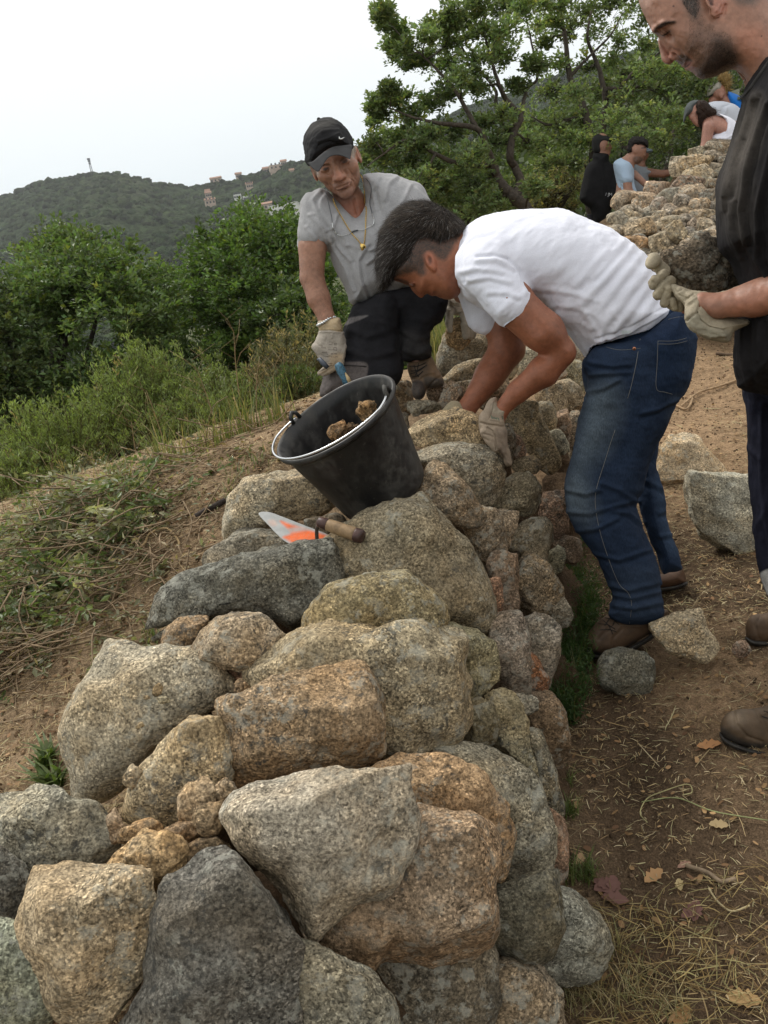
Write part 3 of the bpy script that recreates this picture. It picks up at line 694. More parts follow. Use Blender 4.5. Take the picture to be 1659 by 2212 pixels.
def stone_shape(poly, d, thick=.8, seed=0, ang=.5, grow=1.035, lod=30, rough=1., planes=5, top=.68, frontp=.7):
    r = np.random.default_rng(seed + 100)
    po = np.array(poly, float); ps = spline(po, 6, True)
    a2 = ps[:, 0] * np.roll(ps[:, 1], -1) - np.roll(ps[:, 0], -1) * ps[:, 1]; A = a2.sum() / 2
    c = np.array([((ps[:, 0] + np.roll(ps[:, 0], -1)) * a2).sum(), ((ps[:, 1] + np.roll(ps[:, 1], -1)) * a2).sum()]) / (6 * A)
    th = np.arctan2(ps[:, 1] - c[1], ps[:, 0] - c[0]); rad = np.hypot(ps[:, 1] - c[1], ps[:, 0] - c[0]); o = np.argsort(th)
    th = th[o]; rad = rad[o]; V0, F = _CS[lod]
    ta = np.arctan2(V0[:, 1], V0[:, 0]); R = np.interp(ta, np.concatenate([th - 2 * np.pi, th, th + 2 * np.pi]), np.tile(rad, 3))
    mr = math.sqrt(abs(A) / math.pi); T = mr / FPX * d * thick * 1.0
    rho = np.hypot(V0[:, 0], V0[:, 1]); p = 2.75; s = (rho ** p + np.abs(V0[:, 2]) ** p + 1e-12) ** (-1 / p)
    k = np.minimum(rho * s, 1.0); blend = k ** 1.0
    u = c[0] + np.cos(ta) * R * grow * blend; v = c[1] + np.sin(ta) * R * grow * blend
    dd = d + T * .75
    P_ = W(u, v, np.full(len(u), dd)); vd = W(c[0], c[1], dd) - CAM; dist = np.linalg.norm(vd); vd /= dist
    P_ = P_ - vd * (V0[:, 2] * s * T)[:, None]
    ctr = W(c[0], c[1], dd); Q = P_ - ctr; sz = mr / FPX * d
    ex = cright; ey = cup
    def ext(q): return (q @ ex).min(), (q @ ex).max(), (q @ ey).min(), (q @ ey).max()
    e0 = ext(Q)
    pl = []
    pl.append((np.array([0, 0, 1.]) + r.normal(0, .18, 3), top))
    if frontp: pl.append((-vd * np.array([1, 1, .1]) + np.array([.15, 0, -.05]) + r.normal(0, .22, 3), frontp))
    for _ in range(planes + 3): pl.append((r.normal(0, 1, 3), r.uniform(.66, .88)))
    for n, f in pl:
        n = n / np.linalg.norm(n); h = Q @ n; m = h.max() * (f + (1 - f) * (1 - ang) * .8); over = np.maximum(h - m, 0)
        Q = Q - n[None] * (over * (.75 + .15 * ang))[:, None]
    nrm = Q / (np.linalg.norm(Q, axis=1)[:, None] + 1e-9)
    q = Q / sz
    Q = Q + nrm * (sz * (.085 * fbm(q * 1.1 + seed * 3.1, 2, 1) + .045 * rough * fbm(q * 3.2 + seed, 4, 2) - .16 * rough * np.clip(.09 - np.abs(fbm(q * 1.5 + seed * 1.7, 3, 5)), 0, 1)))[:, None]
    Q = Q + nrm * (.0035 * rough * fbm((Q + seed) * 28, 4, 4))[:, None]
    e1 = ext(Q)
    for ax, a, b in ((ex, 0, 1), (ey, 2, 3)):
        sc = (e0[b] - e0[a]) / (e1[b] - e1[a]); h = Q @ ax; h2 = e0[a] + (h - e1[a]) * sc; Q = Q + ax[None] * (h2 - h)[:, None]
    return Q + ctr, F[:, ::-1], ctr
_sn = [0]; CENT = []
def stone(Z, pts, col, parent, dd=0., d=None, label=None, name='stone', mat=None, cat=None, group=None, **kw):
    _sn[0] += 1; po = zz(Z, pts); c = np.mean(po, 0); d = depth_at(*c) if d is None else d
    w = max(p[0] for p in po) - min(p[0] for p in po)
    lod = kw.pop('lod', 40 if w > 260 else 30 if w > 130 else 22 if w > 55 else 14)
    V, F, ctr = stone_shape(po, d + dd, seed=_sn[0], lod=lod, **kw)
    r = np.random.default_rng(_sn[0]); cc = np.array(PAL[col] if isinstance(col, str) else col) * r.uniform(.94, 1.06) * (1 + r.normal(0, .015, 3))
    if parent is None: return solo(name, V, F, mat or M_stone, label, cat or 'stone', color=cc, group=group)
    CENT.append(ctr)
    return part(name, V, F, mat or M_stone, parent, True, color=cc, label=label)

wall = thing('dry_stone_wall', W(800., 1500., 1.75) * np.array([1, 1, 0]) + np.array([0, 0, .25]), 'rough dry stone wall of large granite boulders filling the foreground, with the black bucket on it', 'wall')
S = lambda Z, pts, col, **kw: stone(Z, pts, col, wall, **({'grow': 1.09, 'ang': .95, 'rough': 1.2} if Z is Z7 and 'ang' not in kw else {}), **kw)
# boulders on the near top
S(Z5, [(320, 520), (335, 450), (480, 385), (520, 270), (600, 255), (720, 300), (930, 330), (1100, 350), (1210, 420), (1240, 530), (1140, 600), (1000, 660), (860, 760), (720, 900), (650, 1000), (450, 1100), (380, 1040), (345, 850), (325, 700)], 'L', label='broad flat pale boulder at the left edge of the wall with a dark pit', top=.55, ang=.6, thick=.7, planes=2, dd=.02, frontp=0)
S(Z5, [(850, 750), (960, 645), (1070, 630), (1150, 680), (1190, 780), (1215, 900), (1180, 980), (1100, 1080), (950, 1180), (850, 1215), (700, 1175), (620, 1120), (680, 960), (760, 860)], 'Y', dd=-.03, label='ochre brown boulder leaning between the flat pale one and the rust one', top=.7)
S(Z6, [(140, 640), (240, 550), (330, 545), (500, 460), (700, 420), (880, 365), (980, 380), (1005, 500), (1010, 700), (990, 890), (850, 905), (600, 920), (480, 970), (350, 1030), (260, 990), (220, 860), (210, 740)], (.32, .22, .135), dd=-.04, label='rusty orange brown boulder in the middle of the wall top', top=.5, frontp=.62, ang=.75)
S(Z6, [(300, 370), (420, 290), (560, 220), (750, 135), (1000, 125), (1230, 130), (1330, 200), (1455, 330), (1450, 500), (1430, 650), (1330, 780), (1180, 835), (1000, 830), (800, 760), (560, 640), (330, 560), (285, 450)], (.31, .25, .165), dd=.03, label='very large flat topped boulder with a rusty front face', top=.55, frontp=.72, ang=.45, planes=3, thick=.8)
S(Z6, [(175, 1170), (300, 1080), (480, 1000), (600, 910), (850, 890), (1000, 905), (1150, 970), (1195, 1080), (1180, 1200), (1150, 1330), (1080, 1440), (900, 1560), (740, 1640), (620, 1750), (560, 1650), (420, 1450), (250, 1370), (200, 1260)], (.37, .32, .245), dd=-.10, label='coarse pale speckled granite boulder in the centre foreground', top=.45, frontp=.66, ang=.7, planes=3)
S(Z6, [(620, 1740), (760, 1600), (1000, 1400), (1160, 1220), (1190, 1130), (1270, 1180), (1400, 1200), (1520, 1260), (1590, 1380), (1620, 1560), (1600, 1750), (1450, 1870), (1300, 1900), (1100, 1900), (990, 1930), (960, 1990), (850, 2000), (760, 1900), (640, 1850), (590, 1790)], (.28, .22, .14), dd=-.01, label='brown boulder with a hollow lower edge below the speckled one', planes=3)
S(Z0, [(800, 1640), (900, 1632), (980, 1650), (1060, 1690), (1100, 1760), (1112, 1850), (1085, 1900), (1010, 1860), (940, 1800), (880, 1740), (830, 1690)], (.36, .245, .14), dd=.0, label='orange stained boulder behind the speckled one', top=.5)
S(Z0, [(915, 1635), (970, 1612), (1040, 1612), (1100, 1640), (1150, 1680), (1180, 1740), (1195, 1820), (1180, 1890), (1130, 1925), (1070, 1900), (1000, 1800), (950, 1720)], 'G', dd=.07, label='large grey boulder at the right shoulder of the wall')
S(Z0, [(340, 1990), (360, 1930), (400, 1880), (450, 1850), (500, 1862), (560, 1900), (620, 1960), (655, 2020), (662, 2080), (645, 2160), (610, 2260), (400, 2310), (250, 2290), (290, 2180), (320, 2120), (335, 2060)], (.125, .12, .098), dd=-.03, label='dark grey peaked boulder at the bottom of the photo', planes=7, ang=.6, top=.85)
S(Z5, [(105, 1530), (230, 1480), (400, 1440), (580, 1415), (700, 1440), (760, 1520), (790, 1640), (815, 1760), (810, 1860), (740, 1960), (650, 2080), (560, 2180), (420, 2200), (300, 2130), (200, 1980), (130, 1850), (105, 1700)], 'Y', dd=-.04, label='yellowish wedge shaped boulder at the lower left', top=.45, frontp=.6, ang=.8, planes=3)
S(Z5, [(-90, 1130), (20, 1070), (120, 1010), (240, 1005), (320, 1040), (400, 1090), (520, 1130), (610, 1270), (600, 1400), (400, 1480), (230, 1520), (100, 1530), (-60, 1500)], (.29, .275, .22), dd=.03, label='smooth grey boulder at the left edge', top=.5)
S(Z5, [(-90, 1310), (60, 1370), (150, 1470), (125, 1560), (120, 1700), (100, 1780), (0, 1750), (-90, 1700)], 'D', dd=.05)
S(Z5, [(-90, 1720), (80, 1780), (150, 1880), (200, 2020), (250, 2180), (270, 2330), (-90, 2330)], (.23, .225, .17), dd=-.03, label='grey boulder in the bottom left corner')
# cluster of small wedging stones
kw = dict(mat=M_chip, ang=.9, planes=9, rough=1.4, thick=.9)
S(Z5, [(570, 1350), (610, 1290), (740, 1215), (860, 1240), (970, 1290), (950, 1400), (900, 1510), (830, 1535), (770, 1500), (740, 1440), (580, 1400)], (.40, .29, .165), dd=-.03, **kw)
S(Z5, [(925, 1020), (1000, 960), (1060, 940), (1095, 970), (1110, 1080), (1010, 1110), (1000, 1190), (940, 1180), (920, 1110)], 'Y', dd=-.05, **kw)
S(Z5, [(1110, 970), (1160, 950), (1230, 985), (1250, 1040), (1240, 1100), (1180, 1100), (1110, 1080)], 'T', dd=-.03, **kw)
S(Z5, [(1005, 1130), (1060, 1100), (1140, 1080), (1180, 1120), (1180, 1170), (1120, 1230), (1050, 1240), (1010, 1200)], (.27, .2, .12), dd=-.07, **kw)
S(Z5, [(950, 1330), (1000, 1250), (1130, 1240), (1180, 1290), (1210, 1370), (1100, 1375), (1000, 1410), (950, 1410)], 'B', dd=-.01, **kw)
S(Z5, [(620, 1220), (720, 1160), (800, 1160), (840, 1240), (760, 1260), (640, 1290), (600, 1270)], (.33, .23, .13), dd=-.01, **kw)
S(Z5, [(855, 1230), (900, 1190), (990, 1170), (1030, 1210), (1020, 1260), (960, 1300), (880, 1260)], (.31, .215, .13), dd=.0, **kw)
S(Z5, [(555, 1150), (600, 1110), (640, 1190), (610, 1280), (560, 1210)], 'Y', dd=-.01, **kw)
S(Z5, [(640, 960), (660, 890), (720, 880), (735, 920), (690, 990)], 'Y', dd=-.05, **kw)
S(Z5, [(1205, 480), (1240, 430), (1290, 450), (1280, 540), (1240, 560)], 'B', dd=.0, **kw)
S(Z6, [(270, 1010), (310, 1040), (330, 1060), (280, 1090), (240, 1060)], 'B', dd=.03, **kw)
for q in ([(790, 490), (815, 450), (845, 480), (835, 520), (800, 525)], [(810, 530), (850, 520), (880, 548), (830, 555)], [(700, 670), (730, 650), (745, 680), (710, 690)], [(740, 520), (765, 512), (775, 530), (750, 535)]):
    S(Z5, q, 'Y', dd=-.035, mat=M_chip, lod=14, ang=.9)
# second row
S(Z5, [(830, 250), (850, 170), (960, 110), (1060, 105), (1075, 130), (1040, 180), (1000, 260), (975, 330), (840, 300)], (.29, .22, .145), dd=-.02, ang=.8)
S(Z8, [(215, 1030), (240, 950), (330, 850), (430, 835), (540, 860), (600, 910), (655, 955), (600, 1010), (480, 1070), (400, 1085), (300, 1050)], (.35, .29, .20), dd=-.03, label='cracked pale stone with a lilac and yellow top', top=.6)
S(Z8, [(45, 900), (60, 800), (150, 690), (250, 640), (330, 600), (480, 560), (620, 520), (740, 510), (800, 560), (815, 610), (870, 640), (880, 690), (800, 760), (740, 840), (705, 930), (640, 945), (560, 880), (430, 850), (280, 870), (120, 890), (80, 960)], (.13, .125, .105), label='long dark grey granite boulder under the trowel', dd=.0, top=.6, rough=1.2)
S(Z8, [(270, 600), (420, 500), (540, 460), (650, 500), (760, 520), (700, 590), (480, 620), (330, 640)], (.24, .22, .17), dd=.13, top=.5)
S(Z8, [(800, 600), (830, 500), (950, 400), (1060, 340), (1160, 310), (1240, 330), (1320, 400), (1420, 500), (1500, 600), (1550, 720), (1565, 850), (1550, 920), (1450, 930), (1350, 900), (1200, 860), (1000, 800), (860, 720)], (.26, .215, .145), dd=.03, label='big domed boulder in front of the bucket', top=.9, planes=2, ang=.4, thick=.8, frontp=0)
S(Z8, [(710, 900), (715, 800), (760, 740), (860, 690), (1000, 660), (1150, 650), (1260, 700), (1330, 770), (1350, 860), (1335, 940), (1200, 950), (1000, 950), (850, 940), (720, 935)], (.29, .23, .14), dd=-.03, label='oblong golden brown boulder below the big domed one', planes=2, ang=.4, top=.9, frontp=0)
S(Z8, [(365, 525), (370, 420), (390, 350), (430, 290), (530, 230), (680, 195), (760, 260), (820, 330), (850, 400), (740, 440), (620, 450), (560, 470), (500, 500), (400, 540)], (.42, .36, .26), dd=.0, label='pale squared boulder on the left behind the trowel', top=.42, frontp=.6, ang=.85, planes=2)
S(Z8, [(1160, 330), (1260, 200), (1300, 160), (1380, 220), (1450, 290), (1495, 370), (1510, 450), (1400, 455), (1320, 420), (1250, 380)], (.28, .22, .15), dd=.0)
S(Z8, [(1200, 130), (1350, 85), (1500, 90), (1590, 140), (1605, 230), (1570, 320), (1500, 385), (1420, 330), (1320, 220), (1240, 170)], (.29, .255, .18), dd=.04)
S(Z2, [(230, 1130), (290, 1080), (380, 1060), (470, 1055), (560, 1090), (590, 1150), (610, 1230), (500, 1260), (400, 1260), (290, 1250), (240, 1200)], (.50, .39, .24), dd=.0, label='cream coloured flat stone that the bending man reaches over', top=.45, ang=.8)
# right hand face of the wall
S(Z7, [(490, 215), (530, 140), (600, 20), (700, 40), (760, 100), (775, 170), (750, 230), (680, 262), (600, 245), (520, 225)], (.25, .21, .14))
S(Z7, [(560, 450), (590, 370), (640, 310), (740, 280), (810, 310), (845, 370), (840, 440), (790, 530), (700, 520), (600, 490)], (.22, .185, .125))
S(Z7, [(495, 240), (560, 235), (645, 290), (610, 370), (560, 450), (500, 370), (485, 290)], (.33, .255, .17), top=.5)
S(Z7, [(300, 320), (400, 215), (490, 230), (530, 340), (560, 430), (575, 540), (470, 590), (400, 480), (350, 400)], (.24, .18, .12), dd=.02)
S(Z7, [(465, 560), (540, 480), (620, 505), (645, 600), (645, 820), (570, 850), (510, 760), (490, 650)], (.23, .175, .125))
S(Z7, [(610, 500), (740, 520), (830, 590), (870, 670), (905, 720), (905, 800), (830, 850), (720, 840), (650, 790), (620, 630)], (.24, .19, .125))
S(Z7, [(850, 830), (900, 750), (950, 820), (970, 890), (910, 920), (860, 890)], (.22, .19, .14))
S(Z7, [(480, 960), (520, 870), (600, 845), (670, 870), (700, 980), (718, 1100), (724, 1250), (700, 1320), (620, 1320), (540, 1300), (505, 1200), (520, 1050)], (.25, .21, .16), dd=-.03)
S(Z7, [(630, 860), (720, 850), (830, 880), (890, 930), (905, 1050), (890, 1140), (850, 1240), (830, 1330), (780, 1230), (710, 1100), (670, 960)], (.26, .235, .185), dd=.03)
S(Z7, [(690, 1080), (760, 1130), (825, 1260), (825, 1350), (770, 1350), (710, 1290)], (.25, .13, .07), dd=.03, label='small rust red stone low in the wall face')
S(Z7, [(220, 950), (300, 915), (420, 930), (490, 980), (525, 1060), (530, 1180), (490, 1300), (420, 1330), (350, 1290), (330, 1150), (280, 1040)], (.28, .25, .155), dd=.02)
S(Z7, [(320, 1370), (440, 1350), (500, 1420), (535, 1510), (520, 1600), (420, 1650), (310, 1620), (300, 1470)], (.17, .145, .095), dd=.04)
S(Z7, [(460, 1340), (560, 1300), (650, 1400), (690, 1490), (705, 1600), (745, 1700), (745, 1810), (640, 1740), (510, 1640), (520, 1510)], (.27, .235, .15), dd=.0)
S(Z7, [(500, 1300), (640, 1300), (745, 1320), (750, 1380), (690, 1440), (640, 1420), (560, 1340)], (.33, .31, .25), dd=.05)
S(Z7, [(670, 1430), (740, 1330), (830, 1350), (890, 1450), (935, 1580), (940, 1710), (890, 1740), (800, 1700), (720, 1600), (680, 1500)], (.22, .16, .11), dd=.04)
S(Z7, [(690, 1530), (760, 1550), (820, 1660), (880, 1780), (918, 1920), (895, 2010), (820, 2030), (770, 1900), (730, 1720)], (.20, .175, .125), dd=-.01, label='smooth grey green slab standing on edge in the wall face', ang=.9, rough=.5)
S(Z0, [(1180, 1750), (1215, 1790), (1228, 1860), (1208, 1915), (1160, 1920), (1160, 1830)], (.26, .165, .11), dd=.04)
S(Z7, [(470, 640), (540, 650), (555, 800), (520, 860), (480, 760)], (.30, .18, .12), dd=.01)
S(Z7, [(780, 170), (850, 125), (920, 150), (945, 330), (935, 390), (880, 420), (820, 330), (780, 240)], (.27, .18, .125))
S(Z7, [(870, 400), (1000, 390), (1020, 540), (940, 540), (880, 480)], (.22, .17, .12), dd=.03)
S(Z7, [(830, 450), (920, 470), (910, 570), (840, 600)], (.26, .25, .19), dd=.03)
S(Z0, [(1065, 1930), (1180, 1885), (1215, 1950), (1212, 2020), (1150, 2090), (1080, 2075), (1055, 2000)], (.15, .135, .10), dd=.0)
S(Z0, [(1185, 1925), (1260, 1940), (1312, 2000), (1320, 2070), (1290, 2115), (1220, 2125), (1165, 2100), (1170, 2030)], (.24, .235, .19), dd=.05, label='lichen covered grey stone lowest at the path side')
S(Z0, [(640, 2050), (700, 2075), (790, 2120), (845, 2180), (865, 2260), (820, 2340), (600, 2340), (610, 2150)], (.29, .265, .20), dd=.0, label='grey stone at the bottom centre of the photo')
S(Z0, [(670, 2040), (780, 2020), (950, 2010), (1060, 2030), (1080, 2100), (1070, 2240), (1000, 2320), (850, 2300), (830, 2190)], (.14, .13, .095), dd=.09)
S(Z0, [(1050, 2110), (1150, 2085), (1195, 2130), (1218, 2200), (1215, 2290), (1050, 2290)], (.21, .175, .12), dd=.03)
# the wall behind the arms of the bending man
for pts, col, dd in [
    ([(680, 1120), (720, 1050), (790, 1025), (850, 1060), (870, 1150), (930, 1250), (960, 1340), (870, 1370), (790, 1270), (720, 1200)], (.30, .235, .15), 0),
    ([(820, 1050), (900, 1025), (940, 1100), (935, 1190), (890, 1230), (850, 1150)], (.28, .23, .15), .05), ([(840, 1000), (920, 920), (975, 945), (990, 1050), (940, 1110), (880, 1050)], (.36, .28, .18), .1),
    ([(945, 920), (1030, 945), (1070, 1010), (1055, 1080), (985, 1070)], (.28, .225, .15), .1), ([(955, 870), (1030, 820), (1090, 880), (1090, 960), (1060, 1000), (1000, 940)], (.26, .22, .15), .15),
    ([(895, 1200), (940, 1160), (995, 1220), (995, 1280), (930, 1270)], (.32, .29, .22), 0), ([(1000, 1090), (1060, 1070), (1050, 1180), (1010, 1270), (980, 1160)], (.22, .18, .13), .05),
    ([(940, 1090), (985, 1060), (1010, 1150), (995, 1240), (950, 1170)], (.26, .19, .14), .03), ([(730, 1320), (790, 1285), (850, 1305), (860, 1370), (740, 1375)], (.27, .22, .14), 0),
    ([(700, 1170), (760, 1200), (795, 1270), (745, 1300), (700, 1240)], (.25, .16, .11), .02), ([(150, 980), (190, 930), (240, 935), (255, 1030), (235, 1090), (170, 1040)], (.27, .21, .14), -.03),
    ([(300, 960), (360, 925), (425, 960), (405, 1020), (330, 1030)], (.24, .19, .14), .0), ([(370, 1050), (440, 930), (490, 960), (490, 1010), (420, 1060)], (.28, .19, .13), -.02),
    ([(225, 1040), (300, 1015), (375, 1030), (375, 1065), (300, 1085), (250, 1095)], (.25, .22, .16), -.05), ([(400, 920), (520, 830), (590, 830), (570, 910), (490, 960), (420, 960)], (.29, .235, .16), .05),
    ([(400, 700), (480, 690), (600, 720), (620, 760), (570, 810), (480, 870), (390, 900), (365, 830)], (.20, .17, .12), .0), ([(560, 640), (640, 640), (680, 720), (620, 770), (540, 740)], (.38, .31, .2), .3),
    ([(600, 800), (700, 780), (760, 860), (700, 930), (600, 900)], (.3, .24, .16), .2), ([(740, 780), (830, 770), (880, 850), (850, 930), (760, 900)], (.34, .29, .2), .3), ([(860, 850), (950, 840), (990, 900), (920, 960), (850, 940)], (.30, .23, .15), .2),
    ([(560, 930), (680, 900), (720, 980), (680, 1060), (580, 1050)], (.28, .21, .14), .1), ([(450, 960), (540, 900), (600, 960), (560, 1050), (470, 1050)], (.30, .24, .16), .05),
    ([(980, 760), (1060, 740), (1090, 820), (1020, 870), (960, 840)], (.32, .26, .18), .3), ([(1040, 1180), (1100, 1100), (1120, 1260), (1060, 1340), (1000, 1290)], (.24, .2, .14), .1),
    ([(150, 1090), (215, 1080), (235, 1140), (220, 1200), (160, 1180)], (.22, .18, .13), .05), ([(620, 1160), (700, 1140), (740, 1220), (730, 1330), (650, 1320)], (.24, .19, .13), .04)]:
    S(Z2, pts, col, dd=dd, ang=.7)
S(Z7, [(-30, 20), (60, -20), (130, 60), (60, 130), (-40, 110)], 'B', dd=.12)
S(Z8, [(720, 440), (800, 400), (880, 400), (900, 450), (820, 500), (740, 490)], (.18, .15, .11), dd=.06)
S(Z6, [(520, 200), (580, 190), (600, 250), (540, 270)], 'B', dd=.1); S(Z5, [(1170, 360), (1240, 340), (1290, 380), (1270, 450), (1200, 430)], (.24, .15, .1), dd=.08)

# earth and rubble packed inside the wall
_ct = np.array(CENT)
def _core(x, y):
    q = np.stack([x.ravel(), y.ravel()], -1); d2 = ((q[:, None] - _ct[None, :, :2]) ** 2).sum(-1); w = np.exp(-d2 / .004) + 1e-30
    z = (w * _ct[None, :, 2]).sum(1) / w.sum(1); cov = np.clip(w.sum(1), 0, 1)
    g = ground_z(q[:, 0], q[:, 1], False); k = np.clip((cov - .5) / .45, 0, 1); k = k * k * (3 - 2 * k); return ((z - .17) * k + (g - .12) * (1 - k)).reshape(x.shape)
_cx, _cy = np.meshgrid(np.linspace(-1.2, 1.4, 130), np.linspace(.5, 4.2, 180), indexing='ij')
_cz = _core(_cx, _cy) + .01 * fbm(p3(_cx.ravel() * 30, _cy.ravel() * 30), 3, 3).reshape(_cx.shape)
_cv = np.stack([_cx.ravel(), _cy.ravel(), _cz.ravel()], -1); _i = np.arange(129)[:, None] * 180 + np.arange(179)[None]
_cf = np.stack([_i, _i + 180, _i + 181, _i + 1], -1).reshape(-1, 4)
part('earth_core', _cv, _cf, M_soil, wall, True, np.array([.10, .066, .04]) + np.zeros((len(_cv), 3)))

# ------------------------------------------------------------ second wall / heap, uphill behind the bending man
pile = thing('stone_heap_wall', W(1440., 620., 6.6) * np.array([1, 1, 0]) + np.array([0, 0, 1.0]), 'tan heap of an unfinished dry stone wall uphill, behind the man in white', 'wall')
_pp = zz(ZD, [(330, 1270), (400, 1150), (580, 1080), (760, 1000), (820, 920), (950, 850), (960, 760), (1060, 690), (1180, 640), (1300, 640), (1450, 700), (1550, 800), (1560, 1300), (1500, 1500), (1250, 1700), (900, 1700), (700, 1650), (520, 1480)])
def vor_cells(poly, n, seed, aspect=1.5, it=6):
    r = np.random.default_rng(seed); P_ = np.array(poly); lo, hi = P_.min(0), P_.max(0); c = r.uniform(lo, hi, (n * 6, 2)); c = c[poly_sd(P_, c[:, 0], c[:, 1]) < -15][:n]; lim = 21.
    def cells():
        out = []
        for i in range(len(c)):
            d = c - c[i]; dd = (d[:, 0] / aspect) ** 2 + d[:, 1] ** 2; o = np.argsort(dd)[1:16]; pg = [(lo[0] - 20, lo[1] - 20), (hi[0] + 20, lo[1] - 20), (hi[0] + 20, hi[1] + 20), (lo[0] - 20, hi[1] + 20)]
            for j in o:
                nx, ny = d[j, 0] / aspect ** 2, d[j, 1]; m = (c[i] + c[j]) / 2; k = nx * m[0] + ny * m[1]; new = []
                for a, b in zip(pg, pg[1:] + pg[:1]):
                    fa, fb = nx * a[0] + ny * a[1] - k, nx * b[0] + ny * b[1] - k
                    if fa <= 0: new.append(a)
                    if fa * fb < 0: t = fa / (fa - fb); new.append((a[0] + t * (b[0] - a[0]), a[1] + t * (b[1] - a[1])))
                pg = new
                if len(pg) < 3: break
            pg = [(c[i][0] + (a[0] - c[i][0]) * min(1, lim * aspect / (math.hypot((a[0] - c[i][0]), (a[1] - c[i][1]) * aspect) + 1e-9)), c[i][1] + (a[1] - c[i][1]) * min(1, lim * aspect / (math.hypot((a[0] - c[i][0]), (a[1] - c[i][1]) * aspect) + 1e-9))) for a in pg]
            out.append(pg)
        return out
    for _ in range(it):
        cl = cells()
        for i, pg in enumerate(cl):
            if len(pg) >= 3: c[i] = .4 * c[i] + .6 * np.clip(np.mean(pg, 0), lo, hi)
    return [pg for i, pg in enumerate(cells()) if len(pg) >= 3]
def pile_depth(u, v): return 7.6 - (v - 300) / 340 * 2.6 + (u - 1450) / 400 * -.5
_r = np.random.default_rng(5)
for pg in vor_cells(_pp, 118, 4, 1.25):
    pg = np.array(pg); c = pg.mean(0); w = np.ptp(pg, axis=0)
    if w.max() > 75: pg = c + (pg - c) * 60 / w.max()
    pg = c + (pg - c) * _r.uniform(1.18, 1.42); pg = pg + _r.normal(0, 1.2, pg.shape)
    cc = np.array([(.30, .24, .165), (.35, .285, .20), (.25, .205, .15), (.28, .225, .16), (.22, .185, .14), (.31, .235, .155)][_r.integers(6)])
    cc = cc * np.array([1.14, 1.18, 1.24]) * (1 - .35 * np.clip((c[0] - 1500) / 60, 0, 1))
    stone(Z0, [tuple(p) for p in pg], cc, pile, d=pile_depth(*c) + _r.uniform(-.08, .08), thick=_r.uniform(.8, 1.2), ang=.95, planes=4, rough=.8, lod=14, mat=M_farstone, top=.75, frontp=.8)
for pts, cc in [([(510, 1380), (600, 1370), (690, 1380), (730, 1440), (720, 1480), (600, 1450), (540, 1420)], (.40, .27, .16)), ([(720, 1370), (780, 1340), (850, 1340), (870, 1400), (860, 1470), (800, 1540), (740, 1500)], (.30, .25, .18)),
                ([(530, 1310), (620, 1240), (720, 1230), (780, 1300), (760, 1350), (640, 1370), (560, 1370)], (.36, .28, .185)), ([(890, 970), (960, 900), (1080, 900), (1160, 920), (1130, 970), (980, 1000), (900, 1000)], (.20, .15, .115)),
                ([(950, 830), (970, 750), (1060, 720), (1160, 740), (1230, 740), (1220, 800), (1100, 850), (1000, 850)], (.38, .30, .19)), ([(880, 1260), (930, 1250), (1010, 1330), (1020, 1400), (940, 1430), (860, 1350)], (.34, .27, .18))]:
    c = np.mean(zz(ZD, pts), 0); stone(ZD, pts, cc, pile, d=pile_depth(*c) - .22, ang=.85, mat=M_farstone, lod=14)
_u, _v2 = np.meshgrid(np.linspace(1290, 1690, 40), np.linspace(300, 640, 36), indexing='ij')
_w = np.clip(_v2, np.interp(_u, [1290, 1340, 1440, 1480, 1530, 1600, 1690], [480, 445, 400, 345, 320, 330, 360]) + 4, 700)
_pv = W(_u, _w, pile_depth(_u, _w) + .28).reshape(-1, 3); _i = np.arange(39)[:, None] * 36 + np.arange(35)[None]
part('earth_core', _pv, np.stack([_i, _i + 1, _i + 37, _i + 36], -1).reshape(-1, 4), M_soil, pile, True, np.array([.13, .09, .055]) + np.zeros((len(_pv), 3)))

# ------------------------------------------------------------ loose stones on the path
def gd(u, v, lift=0.):
    """depth at which the sight line through (u, v) meets the ground"""
    ds = np.linspace(.8, 12, 400); P_ = W(np.full(400, float(u)), np.full(400, float(v)), ds); g = ground_z(P_[:, 0], P_[:, 1], False) + lift
    i = np.argmax(P_[:, 2] < g); return float(ds[i]) if i else 5.
def loose(Z, pts, col, label, **kw):
    po = zz(Z, pts); b = max(po, key=lambda p: p[1]); d = gd(b[0], b[1] - 6)
    return stone(Z, pts, col, None, d=d - .05, label=label, name='loose_stone', group='loose stones on the trodden path', thick=.6, **kw)
loose(Z4, [(495, 790), (560, 700), (630, 635), (690, 650), (780, 740), (822, 810), (740, 830), (650, 860), (590, 885), (540, 865)], (.48, .38, .25), 'pale cream triangular stone on the path, just behind the big grey rock', top=.6, ang=.9)
loose(Z4, [(650, 855), (740, 830), (830, 815), (960, 820), (1080, 860), (1120, 960), (1080, 1130), (975, 1215), (850, 1190), (780, 1110), (720, 1010), (680, 920)], (.37, .345, .275), 'big angular grey rock with lichen on the path beside the standing man', top=.7, frontp=.75, ang=.8)
loose(Z4, [(485, 1560), (540, 1500), (600, 1475), (660, 1465), (710, 1530), (730, 1580), (785, 1660), (740, 1710), (680, 1700), (600, 1670), (520, 1650)], (.44, .36, .235), 'pale jagged stone right behind the heel of the bending man', top=.5, ang=.95)
loose(Z4, [(225, 1750), (270, 1680), (370, 1650), (430, 1655), (485, 1700), (495, 1810), (450, 1870), (380, 1880), (300, 1860), (240, 1810)], (.15, .145, .12), 'dark grey rounded stone on the path below the brown boot', top=.6)
loose(Z4, [(860, 1640), (890, 1610), (930, 1620), (950, 1660), (910, 1690), (870, 1680)], (.24, .17, .12), 'fist sized brown stone near the boot of the standing man')
loose(Z4, [(755, 1590), (780, 1600), (787, 1650), (765, 1630)], (.09, .08, .075), 'small dark sliver of rock beside the pale jagged stone', lod=14)
